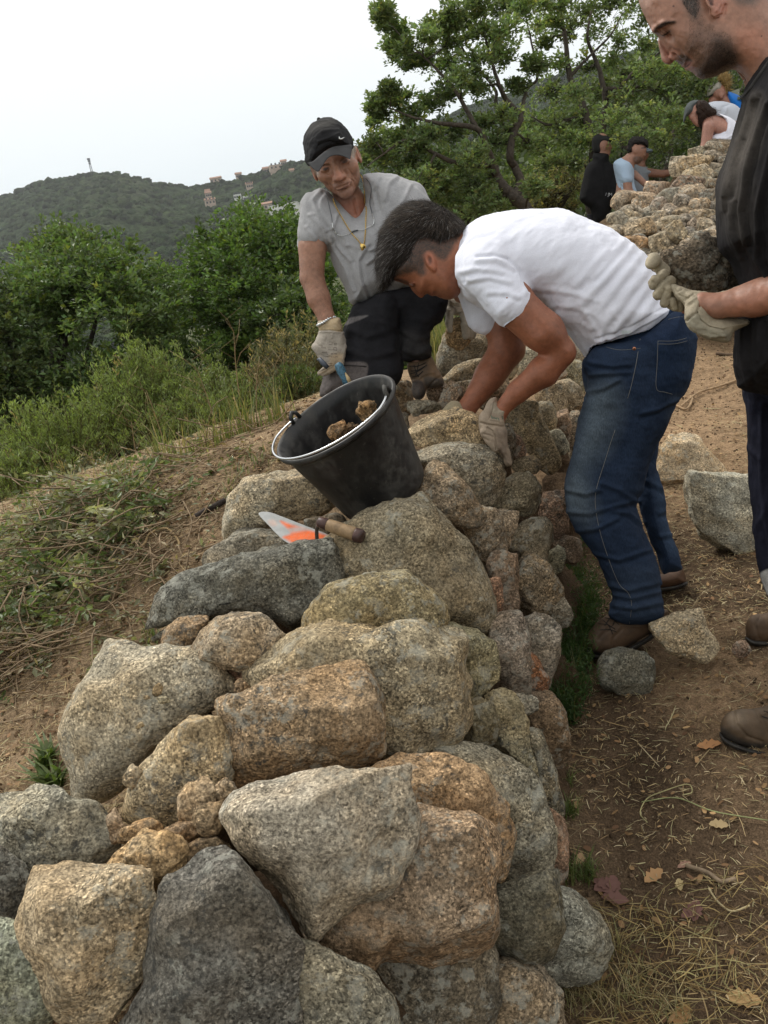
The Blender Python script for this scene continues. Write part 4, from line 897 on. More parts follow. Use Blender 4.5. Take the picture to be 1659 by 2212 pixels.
loose(ZB, [(700, 500), (730, 480), (755, 505), (720, 520)], (.16, .11, .07), 'small brown clod on the bank at the foot of the shrubs', lod=14)
loose(ZB, [(835, 500), (860, 488), (885, 500), (860, 520)], (.27, .2, .13), 'small tan stone lying alone on the left bank', lod=14)
# ------------------------------------------------------------ bucket
def bucket_mat():
    m, nt, b = new_mat('dusty_black_rubber'); N = NB(nt); v = N.objvec(False)
    mp = N.n('ShaderNodeMapping'); mp.inputs['Scale'].default_value = (1., 1., .45); N.l(v, mp.inputs['Vector'])
    du = N.mix(1., N.ramp(N.noise(mp.outputs[0], 9., 5, .65), [(.42, 0.), (.62, .85)]), N.ramp(N.noise(v, 45., 5, .7), [(.4, .25), (.62, 1.)]), 'MULTIPLY')
    sc = N.ramp(N.noise(mp.outputs[0], 120., 3, .8), [(.66, 0.), (.70, .35)])
    c = N.mix(du, (.011, .011, .012), (.095, .09, .08)); c = N.mix(sc, c, (.14, .13, .12))
    N.l(c, b.inputs['Base Color']); N.l(N.ramp(du, [(0., .38), (.5, .75)]), b.inputs['Roughness']); b.inputs['Specular IOR Level'].default_value = .45
    N.l(N.bump(N.noise(v, 8., 3), .3, .01), b.inputs['Normal']); return m
M_bucket = bucket_mat(); M_wire = flat_mat('bare_wire', (.62, .64, .66), .25, metal=.9)
_rc = np.array(zz(ZF, [(600, 498)])[0]); b_rim = W(_rc[0], _rc[1], 2.02); BR = 1200 * ZF[0] / 2 / FPX * 2.02
_vd = b_rim - CAM; _vd /= np.linalg.norm(_vd)
_ir = cright - _vd * cright.dot(_vd); _ir /= np.linalg.norm(_ir); _iu = np.cross(_ir, _vd)
b_ax = (_ir * -.555 + _iu * .832) * .934 - _vd * .358; b_ax /= np.linalg.norm(b_ax)
b_x = np.cross(_vd, b_ax); b_x /= np.linalg.norm(b_x)
if b_x.dot(_ir) < 0: b_x = -b_x
b_y = np.cross(b_ax, b_x); H = BR * 2 * .735; b_base = b_rim - b_ax * H
bucket = thing('bucket', b_base, 'tilted black rubber builder bucket with a wire handle standing on the wall', 'bucket')
def lathe(prof, n=72, wob=.0):
    an = np.arange(n) / n * 2 * np.pi; P_ = []
    for r, h in prof:
        rr = r * (1 + wob * np.sin(an * 2 + 1) * (h / H) ** 2)
        P_.append(b_base + b_ax * h + (np.cos(an) * rr)[:, None] * b_x + (np.sin(an) * rr)[:, None] * b_y)
    P_ = np.array(P_); m = len(prof); i = np.arange(m - 1)[:, None] * n; j = np.arange(n)[None]
    return P_.reshape(-1, 3), np.stack([i + j, i + (j + 1) % n, i + n + (j + 1) % n, i + n + j], -1).reshape(-1, 4)
RB = BR * .70
pr = [(0.001, .004), (RB * .86, .004), (RB * .90, -.004), (RB * .97, -.004), (RB, .004)] + [(RB + (BR * .955 - RB) * t, H * t) for t in np.linspace(.04, .94, 14)] + \
     [(BR * .95, H * .95), (BR * .97, H * .945)] + [(BR * .975 + .006 * math.sin(a), H * .985 - .007 * math.cos(a)) for a in np.linspace(0, math.pi, 7)] + \
     [(BR * .945, H * .99), (BR * .93, H * .97)] + [(RB - .004 + (BR * .93 - RB) * t, H * t) for t in np.linspace(.93, .04, 14)] + [(0.001, .012)]
v_, f_ = lathe(pr, wob=.01); part('shell', v_, f_, M_bucket, bucket)
def rimp(px, py, out=0., up=0.):
    """rim point in the direction seen at (px, py) of frame ZF"""
    q = np.array(zz(ZF, [(px, py)])[0]); d = W(q[0], q[1], 2.02) - CAM; d /= np.linalg.norm(d); t = (b_rim - CAM).dot(b_ax) / d.dot(b_ax); p = CAM + d * t - b_rim
    return math.atan2(p.dot(b_y), p.dot(b_x))
a1 = rimp(215, 530); a2 = rimp(965, 350)
am = rimp(560, 780)
def unw(a, ref):
    while a < ref - math.pi: a += 2 * math.pi
    while a > ref + math.pi: a -= 2 * math.pi
    return a
a1 = unw(a1, am); a2 = unw(a2, am)
hp = []
for t in np.linspace(0, 1, 40):
    a = a1 + (a2 - a1) * t; s = math.sin(math.pi * t); r = BR * (.93 + .105 * min(1, s * 2.5)); hp.append(b_rim + b_ax * (.008 + .006 * s) + b_x * math.cos(a) * r + b_y * math.sin(a) * r)
h_ = part('handle', *tube(spline(np.array(hp), 2), .0026, 8), M_wire, bucket)
for a in (a1, a2):
    c = b_rim + b_x * math.cos(a) * BR * .95 + b_y * math.sin(a) * BR * .95; rd = b_x * math.cos(a) + b_y * math.sin(a); tn = np.cross(b_ax, rd)
    part('handle_lug', *tube([c - tn * .013 + b_ax * .0, c - tn * .010 + b_ax * .016, c + b_ax * .024, c + tn * .010 + b_ax * .016, c + tn * .013], .0055, 8), M_bucket, bucket)
# rubble in the bucket: each lump rests inside
for px, py, r_, dd, c_, lab in [(625, 625, 62, .05, 'Y', 'rough ochre lump of stone in the middle of the bucket'), (880, 455, 66, .03, 'T', 'ochre stone against the right inner side of the bucket'),
                          (760, 640, 70, .10, 'B', 'brown stone lowest in the bucket, mostly hidden behind its rim')]:
    q = [(px + r_ * 1.45 * math.cos(a) * (1 + .12 * math.sin(3 * a + px)), py + r_ * 1.5 * math.sin(a) * (1 + .12 * math.cos(2 * a + py))) for a in np.linspace(0, 2 * np.pi, 10)[:-1]]
    stone(ZF, q, (.26, .165, .08) if c_ != 'B' else 'B', None, d=2.03 + dd, label=lab, name='rubble_stone', ang=.9, rough=2.5, planes=6, thick=.8, mat=M_chip)

# ------------------------------------------------------------ trowel
M_steelp = attr_mat('trowel_steel', .42, .5, bumps=((60., .2, .001),), mul=((45., .8, 1.15),))
M_wood = flat_mat('handle_wood', (.27, .18, .095), .6, mul=(70., .6, 1.25), bump=(120., .3, .001)); M_ferr = flat_mat('dark_ferrule', (.06, .03, .025), .45, mul=(60., .6, 1.5))
M_tang = flat_mat('rusty_tang', (.10, .08, .065), .5, metal=.5, mul=(80., .6, 1.4))
def zw(Z, x, y, d): q = zz(Z, [(x, y)])[0]; return W(q[0], q[1], d)
TD = 1.93
trowel = thing('trowel', zw(Z8, 700, 500, TD), 'bricklayer trowel with wooden handle and orange painted blade in front of the bucket', 'trowel')
org = (.85, .16, .035)
sculpt('blade', Z8, [('p', [(518, 402), (530, 389), (565, 390), (620, 409), (730, 452), (822, 488), (834, 512), (802, 550), (770, 548), (690, 540), (640, 524), (600, 490), (560, 448)], 0, 3.2, 5, (0.1, -1.0))], 2, .9, TD, M_steelp, trowel,
       base=(.40, .41, .40), paint=[([(612, 430), (660, 445), (740, 470), (835, 505), (800, 560), (700, 545), (640, 510), (625, 500), (660, 480)], org, 14, .97), ([(650, 462), (700, 455), (735, 468), (700, 476), (660, 480)], (.42, .40, .38), 14, .8), ([(560, 430), (585, 425), (600, 445), (575, 452)], (.65, .4, .3), 14, .5)], smooth_it=0, front=False)
part('tang', *tube(spline([zw(Z8, 782, 545, TD - .02), zw(Z8, 774, 500, TD - .03), zw(Z8, 776, 455, TD - .045), zw(Z8, 795, 436, TD - .05)], 6), .0042, 8), M_tang, trowel)
hA, hB = zw(Z8, 782, 432, TD - .05), zw(Z8, 980, 502, TD - .09)
def hpt(t): return hA + (hB - hA) * t
part('ferrule', *tube([hpt(0), hpt(.02), hpt(.2), hpt(.21)], [.010, .0115, .0135, .0125], 16), M_ferr, trowel)
part('grip', *tube([hpt(t) for t in (.2, .25, .4, .6, .78, .84)], [.0125, .0135, .0145, .0145, .0150, .0150], 20), M_wood, trowel)
part('end_cap', *tube([hpt(t) for t in (.82, .85, .93, .98, 1.0, 1.005)], [.0152, .0156, .0158, .0135, .008, .001], 20), M_ferr, trowel)
# litter on the left bank
M_plas = flat_mat('crumpled_film', (.16, .19, .26), .2, spec=.6)
_r = np.random.default_rng(11); v_, f_ = _CS[14]
_p = zw(ZB, 290, 1155, gd(*zz(ZB, [(290, 1170)])[0]) - .02)
_q = v_ * np.array([.028, .018, .014]) * (1 + .45 * fbm(v_ * 2.6, 3, 9))[:, None]
solo('crumpled_foil', _p + _q + [0, 0, .01], f_, M_plas, 'small crumpled piece of shiny bluish film among the cut branches', 'litter')
# ------------------------------------------------------------ vegetation
def leaf_quads(c, ax, nrm, L, Wd, fold=.25):
    """rhombic leaves bent along the midrib: four corners, two triangles each"""
    n = len(c); ax = ax / (np.linalg.norm(ax, axis=1)[:, None] + 1e-9); sd = np.cross(ax, nrm); sd /= np.linalg.norm(sd, axis=1)[:, None] + 1e-9; up = np.cross(sd, ax)
    L = np.broadcast_to(L, (n,))[:, None]; Wd = np.broadcast_to(Wd, (n,))[:, None]
    v = np.stack([c, c + ax * L * .5 + sd * Wd * .5 + up * L * fold * .35, c + ax * L - up * L * fold * .2, c + ax * L * .5 - sd * Wd * .5 + up * L * fold * .35], 1).reshape(-1, 3)
    b = np.arange(n)[:, None] * 4
    return v, np.concatenate([b + np.array([[0, 1, 2]]), b + np.array([[0, 2, 3]])])
def rdir(r, n): d = r.normal(0, 1, (n, 3)); return d / np.linalg.norm(d, axis=1)[:, None]
def branch(p0, p1, r0, r1, r, sag=.12, n=5, sides=5):
    p0 = np.asarray(p0, float); p1 = np.asarray(p1, float); L = np.linalg.norm(p1 - p0); t = np.linspace(0, 1, n)[:, None]
    k = rdir(r, 1)[0] * L * sag + np.array([0, 0, L * sag * .6]); p = p0 + (p1 - p0) * t + k * np.sin(t * np.pi) + r.normal(0, L * .018, (n, 3)) * np.sin(t * np.pi)
    return p, tube(p, np.linspace(r0, r1, n), sides)
LEAFGAIN = 2.0
GREEN = np.array([.060, .105, .026])
def make_tree(name, label, limbs, clumps, leafL, seed, col=GREEN, ros=16, leaves=7, root=None, colvar=.35, group=None, cat='tree', upright=.35, wide=.55, twig=True, light=None, maxd=None):
    """limbs: list of (points, radii) in world space; clumps: (centre, radius). Twigs run from the limbs into each clump and carry rosettes of leaves"""
    r = np.random.default_rng(seed); limbs = list(limbs); q0 = np.asarray(limbs[0][0][0], float); gz = ground_z(q0[0], q0[1])[0]
    if q0[2] > gz + .1: limbs[0] = ([np.array([q0[0] + .1, q0[1], gz - .15])] + list(limbs[0][0]), [limbs[0][1][0] * 1.15] + list(limbs[0][1]))
    nodes = np.concatenate([spline(np.asarray(l[0]), 5) for l in limbs]); nr = np.concatenate([np.interp(np.linspace(0, 1, len(spline(np.asarray(l[0]), 5))), np.linspace(0, 1, len(l[1])), l[1]) for l in limbs])
    root = nodes[0] if root is None else root; t = thing(name, root, label, cat, group); wood = []
    for pts, rad in limbs:
        p = spline(np.asarray(pts, float), 5); rr = np.interp(np.linspace(0, 1, len(p)), np.linspace(0, 1, len(rad)), rad) * .52; p = p + r.normal(0, .10, p.shape) * rr[:, None]; wood.append(tube(p, rr, 9))
    LC, LA, LN, LS, LCOL = [], [], [], [], []
    ordr = np.argsort([np.min(np.linalg.norm(nodes - c, axis=1)) for c, _ in clumps])
    for ci in ordr:
        c, R = clumps[ci]; c = np.asarray(c, float); d = np.linalg.norm(nodes - c, axis=1) + .35 * np.maximum(nodes[:, 2] - c[2], 0); k = int(np.argmin(d)); p0 = nodes[k]; L = np.linalg.norm(c - p0)
        r0 = min(nr[k] * .5, .005 + .008 * L + .006); pth, tb = branch(p0, c, r0, r0 * .45, r, .14, 6)
        if L > .05: wood.append(tb)
        nodes = np.concatenate([nodes, pth[1:]]); nr = np.concatenate([nr, np.linspace(r0, r0 * .45, len(pth))[1:]])
        nt = max(5, int(ros * r.uniform(.8, 1.2))); dirs = rdir(r, nt); dirs[:, 2] = dirs[:, 2] * .8 + .15; ends = c + dirs * R * r.uniform(.3, 1.5, (nt, 1)) * np.array([1.15, 1.15, .9])
        shade = r.uniform(1 - colvar, 1 + colvar)
        for e in ends:
            q0 = pth[r.integers(len(pth) // 2, len(pth))] if r.random() < .4 else c + (e - c) * .05
            if twig: _, tb = branch(q0, e, r0 * .35 + .002, .0018, r, .12, 4, 3); wood.append(tb)
            for s_ in (1., .72, .45):
                m = leaves if s_ == 1. else max(2, int(leaves * .6)); pc = q0 + (e - q0) * s_ + r.normal(0, leafL * .5, 3); ax = rdir(r, m); ax[:, 2] = ax[:, 2] * .6 + upright; ax += (e - c) / (R + .01) * .5
                LC.append(pc + ax * leafL * .15 + r.normal(0, leafL * .3, (m, 3))); LA.append(ax); nn = rdir(r, m) * .8; nn[:, 2] += .9; LN.append(nn); LS.append(leafL * r.uniform(.6, 1.2, m))
                cc = col * shade * r.uniform(.7, 1.35, (m, 1)) * (1 + r.normal(0, .06, (m, 3)))
                if r.random() < .06: cc = cc * np.array([1.6, 1.35, 1.0])
                LCOL.append(cc)
    v, f = leaf_quads(np.concatenate(LC), np.concatenate(LA), np.concatenate(LN), np.concatenate(LS), np.concatenate(LS) * wide)
    part('crown', v, f, M_leaf, t, False, np.repeat(np.clip(np.concatenate(LCOL) * LEAFGAIN * np.array([1.05, .90, 1.15]), .004, .6), 4, 0))
    wv, wf = merge(wood); part('trunk', wv, wf, M_bark, t, True, np.array([.075, .062, .050]) + np.zeros((len(wv), 3)))
    return t
def L3(Z, pts, rad):
    """limb from (x, y, depth) rows"""
    q = zz(Z, pts); return ([W(a[0], a[1], a[2]) for a in q], rad)
def CL(Z, rows, dfun, r, spread=.5):
    out = []
    for x, y, R in rows:
        q = zz(Z, [(x, y)])[0]; d = dfun(x, y) + r.uniform(-spread, spread); out.append((W(q[0], q[1], d), R * Z[0] / FPX * d * .95))
    return out
_r = np.random.default_rng(3)
# oak behind the men: trunk forks low, limbs reach to the left against the sky
D1 = 8.2
limbs1 = [L3(ZC, [(810, 1120, D1), (790, 1000, D1), (735, 950, D1), (690, 900, D1), (655, 850, D1), (640, 790, D1)], [.13, .12, .11, .10, .085, .07]),
          L3(ZC, [(735, 950, D1), (770, 880, D1 + .1), (740, 800, D1 + .1), (715, 740, D1), (742, 620, D1), (770, 560, D1), (700, 480, D1), (670, 420, D1 - .1), (640, 330, D1 - .1), (600, 180, D1), (590, 60, D1)], [.1, .08, .075, .07, .06, .05, .045, .04, .03, .02, .012]),
          L3(ZC, [(655, 850, D1), (600, 690, D1 - .2), (560, 620, D1 - .3), (450, 600, D1 - .4), (360, 590, D1 - .5), (240, 560, D1 - .5), (140, 520, D1 - .5)], [.07, .055, .05, .04, .03, .02, .01]),
          L3(ZC, [(560, 620, D1 - .3), (520, 550, D1 - .3), (450, 430, D1 - .3), (380, 350, D1 - .3), (300, 270, D1 - .3), (210, 190, D1 - .3), (110, 80, D1 - .3)], [.045, .04, .032, .025, .018, .012, .006]),
          L3(ZC, [(640, 790, D1), (480, 790, D1 - .3), (360, 740, D1 - .4), (230, 670, D1 - .5), (110, 740, D1 - .5), (30, 800, D1 - .5)], [.06, .045, .035, .025, .015, .008]),
          L3(ZC, [(742, 620, D1), (690, 620, D1 + .1), (650, 500, D1 + .1), (640, 420, D1 + .2), (500, 250, D1 + .2), (440, 110, D1 + .2)], [.045, .04, .035, .03, .02, .01]),
          L3(ZC, [(770, 560, D1), (800, 430, D1 + .2), (850, 370, D1 + .2), (820, 200, D1 + .3), (790, 70, D1 + .3)], [.04, .03, .025, .018, .01])]
rows1 = [(440, 60, 55), (560, 30, 80), (680, 40, 80), (780, 50, 50), (330, 180, 45), (420, 210, 65), (560, 150, 80), (700, 150, 70), (180, 255, 45), (110, 75, 32), (95, 60, 24), (195, 155, 24), (130, 125, 20), (245, 300, 35), (300, 290, 45), (400, 320, 60), (560, 300, 80), (680, 280, 60), (830, 320, 45),
         (70, 500, 34), (130, 440, 30), (60, 590, 30), (180, 490, 45), (250, 560, 55), (340, 500, 45), (430, 450, 65), (560, 420, 70), (640, 200, 60), (490, 380, 50), (750, 420, 45), (90, 545, 30), (210, 240, 35), (155, 225, 30), (350, 130, 30), (430, 130, 40), (500, 110, 45),
         (60, 700, 48), (130, 660, 55), (230, 650, 65), (340, 650, 65), (470, 640, 80), (600, 600, 75), (650, 690, 70), (30, 780, 40), (120, 770, 65), (250, 770, 75), (400, 760, 85), (540, 760, 80), (800, 700, 70), (700, 560, 55),
         (200, 850, 60), (300, 880, 70), (400, 900, 90), (540, 900, 80), (420, 990, 80), (560, 1000, 80), (330, 960, 60), (500, 830, 70), (640, 980, 60), (840, 900, 50), (260, 720, 60), (170, 720, 50), (620, 880, 50), (340, 820, 60)]
make_tree('oak_tree', 'spreading oak with a dark forked trunk and limbs against the sky, behind the cap wearer', limbs1, CL(ZC, rows1, lambda x, y: D1 - .1, _r, .55), .046, 21, ros=30, leaves=11, col=np.array([.078, .122, .043]), group='broadleaf trees around the clearing')
D2 = 9.2
limbs2 = [L3(ZC, [(1110, 1000, D2), (1115, 800, D2), (1120, 720, D2), (1085, 560, D2), (1040, 450, D2), (1005, 370, D2), (985, 200, D2), (960, 60, D2), (950, -60, D2)], [.12, .11, .1, .085, .07, .06, .045, .03, .015]),
          L3(ZC, [(1120, 720, D2), (1160, 620, D2 + .1), (1175, 480, D2 + .1), (1150, 350, D2 + .1), (1125, 280, D2 + .1), (1090, 180, D2), (1110, 40, D2)], [.09, .075, .06, .05, .04, .03, .015]),
          L3(ZC, [(1175, 480, D2 + .1), (1240, 420, D2), (1320, 340, D2), (1380, 300, D2 - .1), (1450, 240, D2 - .2)], [.05, .04, .03, .02, .012]),
          L3(ZC, [(1085, 560, D2), (980, 580, D2), (900, 600, D2), (820, 560, D2)], [.05, .035, .025, .012]), L3(ZC, [(1005, 370, D2), (1060, 310, D2), (1110, 260, D2), (1200, 170, D2), (1260, 60, D2)], [.04, .03, .025, .018, .01]),
          L3(ZC, [(1180, 430, D2), (1330, 420, D2 + .2), (1500, 440, D2 + .3), (1620, 470, D2 + .3)], [.05, .035, .025, .015])]
rows2 = [(860, 120, 55), (960, 40, 70), (1080, 60, 75), (1200, 30, 75), (1300, 50, 80), (880, 210, 45), (1000, 160, 70), (1120, 170, 75), (1260, 180, 80), (1370, 220, 70), (1390, 90, 70), (940, 110, 50), (850, 20, 50), (900, -40, 60), (1020, -50, 60), (1150, -50, 60), (1280, -40, 60),
         (850, 320, 40), (950, 310, 50), (1090, 330, 70), (1210, 300, 70), (1290, 350, 80), (1400, 330, 80), (1500, 350, 80), (900, 450, 55), (1020, 460, 65), (1150, 440, 65), (1300, 450, 90), (1440, 450, 90), (1560, 450, 80),
         (820, 590, 70), (940, 600, 80), (1050, 570, 65), (1250, 560, 90), (1380, 560, 90), (1500, 560, 85), (1620, 520, 80), (980, 680, 80), (880, 700, 70), (1060, 680, 60), (1350, 660, 80), (1450, 690, 80), (1220, 650, 70), (1560, 620, 80), (900, 800, 70), (1010, 790, 70), (1500, 240, 80), (1600, 330, 90), (1640, 430, 80)]
make_tree('oak_tree', 'taller oak further back with two thin upright stems, behind the person in black', limbs2, CL(ZC, rows2, lambda x, y: D2, _r, .8), .048, 22, ros=24, leaves=10, col=np.array([.086, .130, .046]), group='broadleaf trees around the clearing')
# dark evergreen thicket on the right, behind the heap and the kneeling workers
def blob_tree(name, label, cx, cy, rx, ry, d, n, seed, col, leafL, stem=None, rc=(30, 48), zr=1.0, ros=14, leaves=6, Z=Z0, wide=.55, group='broadleaf trees around the clearing', cat='tree', holes=.15, top=0.):
    r = np.random.default_rng(seed); cl = []; k = 0
    while len(cl) < n and k < n * 40:
        k += 1; q = rdir(r, 1)[0] * r.uniform(.55, 1.0); 
        if q[2] > .45: continue                       # q[2] > 0 is away from the camera
        R = r.uniform(*rc); e = 1 - R / max(rx, ry) * .5; u = cx + q[0] * rx * e; v = cy + q[1] * ry * e * (1 + (top if q[1] < 0 else 0) * (1 - abs(q[0])))
        dd = d * (1 + q[2] * rx / FPX * zr); c = W(u, v, dd)
        if any(np.linalg.norm(c - o[0]) < (R + 28) * .34 / FPX * d for o in cl): continue
        cl.append((c, R / FPX * d))
    sx, sy = stem or (cx, cy + ry * 1.05); b = W(sx, sy, d); m = W(cx, cy + ry * .2, d); limbs = [([b, (b + m) / 2 + r.normal(0, .05 * np.linalg.norm(b - m), 3), m, W(cx + rx * .1, cy - ry * .4, d)], [.16, .13, .09, .04])]
    for s in (-1, 1): limbs.append(([(b + m) / 2, W(cx + s * rx * .3, cy + ry * .1, d - .2), W(cx + s * rx * .6, cy - ry * .2, d)], [.1, .07, .03]))
    return make_tree(name, label, limbs, cl, leafL, seed, col, ros, leaves, wide=wide, group=group, cat=cat)
blob_tree('evergreen_shrub', 'dark evergreen thicket behind the stone heap at the right', 1440, 330, 190, 160, 11.0, 60, 31, np.array([.030, .048, .020]), .05, rc=(26, 40), group='dark shrubs at the edge of the clearing', cat='shrub')
blob_tree('evergreen_shrub', 'dark tall shrub above the beanie wearer at the upper right', 1600, 240, 150, 190, 11.5, 50, 32, np.array([.032, .052, .022]), .05, rc=(26, 40), group='dark shrubs at the edge of the clearing', cat='shrub')
blob_tree('evergreen_shrub', 'pale green scrubby bush low behind the person in black', 1195, 420, 85, 80, 10.5, 34, 33, np.array([.12, .135, .055]), .045, rc=(18, 28), group='dark shrubs at the edge of the clearing', cat='shrub')
blob_tree('evergreen_shrub', 'low green bush between the oak trunk and the back of the man in white', 1010, 430, 120, 70, 9.2, 34, 34, np.array([.055, .085, .028]), .05, rc=(20, 32), group='dark shrubs at the edge of the clearing', cat='shrub')
# trees below the bank, left
blob_tree('oak_tree', 'large rounded oak at the left, leaning crown in front of the hill', 185, 765, 265, 235, 11.0, 190, 41, np.array([.050, .088, .024]), .075, rc=(32, 52), ros=16, leaves=8, stem=(250, 1000), top=.12)
blob_tree('oak_tree', 'pointed crown rising highest at the left edge of the grove', 140, 610, 95, 135, 12.0, 70, 42, np.array([.060, .10, .028]), .075, rc=(26, 42), ros=15, leaves=7, stem=(120, 980))
blob_tree('oak_tree', 'broad dense oak left of the man in the cap, top below the white building', 560, 640, 200, 190, 13.0, 150, 43, np.array([.048, .090, .020]), .08, rc=(28, 46), ros=16, leaves=8, stem=(540, 800))
blob_tree('oak_tree', 'small oak crown between the two large left ones, further back', 335, 660, 110, 80, 15.5, 56, 44, np.array([.045, .085, .022]), .085, rc=(22, 36), ros=15, leaves=7)
blob_tree('oak_tree', 'dark tree cut by the left edge of the photo', -30, 780, 130, 190, 10.0, 70, 45, np.array([.038, .064, .02]), .07, rc=(32, 48), ros=15, leaves=8)
blob_tree('oak_tree', 'drooping lower crown above the pale shrubs, left of the kneeling man', 640, 690, 110, 80, 11.5, 46, 46, np.array([.040, .072, .02]), .07, rc=(26, 40), ros=15, leaves=8)

# low maquis that covers the slopes behind the clearing
_rb = np.random.default_rng(140); LC_, LA_, LS_, LCC = [], [], [], []
for _ in range(620):
    rr_ = 10.5 + 60 * _rb.random() ** 1.6; az_ = math.radians(_rb.uniform(-75, 62)); x, y = rr_ * math.sin(az_), rr_ * math.cos(az_)
    if abs(x - .36 * y - .3) < 1.7 and y < 14: continue
    R_ = _rb.uniform(.5, 1.25) * (1 + rr_ / 60); n_ = 260; z = ground_z(x, y)[0]; d_ = rdir(_rb, n_); d_[:, 2] = np.abs(d_[:, 2]); q_ = np.array([x, y, z]) + d_ * R_ * _rb.uniform(.55, 1.1, (n_, 1)) * np.array([1.1, 1.1, .95])
    LC_.append(q_); LA_.append(rdir(_rb, n_) + d_); LS_.append(np.full(n_, .10 + rr_ * .006) * _rb.uniform(.6, 1.3, n_)); LCC.append(np.array([.075, .105, .04]) * _rb.uniform(.55, 1.3) * _rb.uniform(.7, 1.3, (n_, 1)))
_c = np.concatenate(LC_); _l = np.concatenate(LS_); _v9, _f9 = leaf_quads(_c, np.concatenate(LA_), rdir(_rb, len(_c)) + [0, 0, .7], _l, _l * .6)
solo('maquis_scrub', _v9, _f9, M_leaf, 'low dense green scrub covering the slopes beyond the clearing', 'scrub', loc=(0., 20., -3.), smooth=False, col=np.repeat(np.concatenate(LCC), 4, 0), kind='stuff')

# ------------------------------------------------------------ broom-like shrubs on the bank
def broom(label, u, v, h, w, d, n, seed, col, leafL=.027, name='broom_shrub', dry=.02, lean=0., vtop=None):
    """u, v: foot in the photograph; h, w: height and half width in its units"""
    r = np.random.default_rng(seed); root = W(u, v, d); k = d / FPX; t = thing(name, root, label, 'shrub', 'feathery shrubs on the bank'); wood = []; LC = []; LA = []; COL_ = []
    for i in range(n):
        a = r.uniform(0, 2 * np.pi); q = r.uniform(0, 1) ** .6; hh = h * k * (1 - .45 * q ** 2) * r.uniform(.65, 1.06); b = root + np.array([math.cos(a), math.sin(a), 0]) * w * k * .45 * q
        e = b + np.array([math.cos(a) * w * k * q * .75 + lean * hh, math.sin(a) * w * k * q * .75, hh]); p = spline(np.array([b, b + (e - b) * .5 + [0, 0, hh * .1] + r.normal(0, .02, 3), e]), 5)
        wood.append(tube(p, np.linspace(.004, .0012, len(p)), 3)); m = int(70 * hh / .5)
        for j in range(7):
            s0 = p[r.integers(3, len(p))]; dr = rdir(r, 1)[0] * .6 + np.array([0, 0, .7]); e2 = s0 + dr * hh * r.uniform(.1, .26); wood.append(tube([s0, (s0 + e2) / 2 + r.normal(0, .006, 3), e2], [.0018, .0014, .0008], 3))
            mm = int(m / 6) + 2; tt = r.random((mm, 1)); LC.append(s0 + (e2 - s0) * tt + r.normal(0, .006, (mm, 3))); la = rdir(r, mm); la[:, 2] += .7; LA.append(la + dr * .5)
            COL_.append(np.tile((np.array([.30, .24, .12]) if r.random() < dry else col * r.uniform(.65, 1.3)), (mm, 1)) * r.uniform(.75, 1.3, (mm, 1)))
    c = np.concatenate(LC); ll = leafL * r.uniform(.6, 1.3, len(c)); vv, ff = leaf_quads(c, np.concatenate(LA), rdir(r, len(c)), ll, ll * .26, .1)
    part('foliage', vv, ff, M_leaf, t, False, np.repeat(np.concatenate(COL_), 4, 0)); wv, wf = merge(wood); part('stems', wv, wf, M_bark, t, True, np.array([.13, .12, .05]) + np.zeros((len(wv), 3))); return t
LG = np.array([.21, .27, .085])
broom('tall pale green feathery shrub in the middle of the bank', 340, 985, 235, 120, 5.6, 150, 51, LG)
broom('wide pale green shrub at the left with upright tips', 150, 1050, 195, 150, 5.2, 170, 52, LG * .95)
broom('feathery shrub growing to the left of the kneeling man', 500, 950, 170, 130, 5.6, 140, 53, LG * np.array([.85, .85, .9]))
broom('low shrub in front of the tall pale one', 430, 990, 130, 130, 5.1, 110, 54, LG * .8)
broom('olive shrub at the far left foot of the bank', 60, 1090, 120, 110, 4.8, 90, 55, LG * .85)
broom('grey purple lavender like plant low on the bank', 205, 1105, 110, 90, 4.4, 80, 56, np.array([.13, .135, .095]), dry=.25)
broom('greyish twiggy bush right beside the knee of the man in the cap', 625, 850, 130, 75, 5.0, 90, 57, np.array([.13, .135, .08]), dry=.3)
broom('dark green low bush behind the rim of the bucket', 650, 870, 80, 60, 4.4, 70, 58, np.array([.09, .125, .04]), dry=.1)
broom('thin tall grassy weeds by the trunk side bank', 690, 800, 120, 90, 5.6, 60, 59, np.array([.12, .14, .06]), dry=.3)
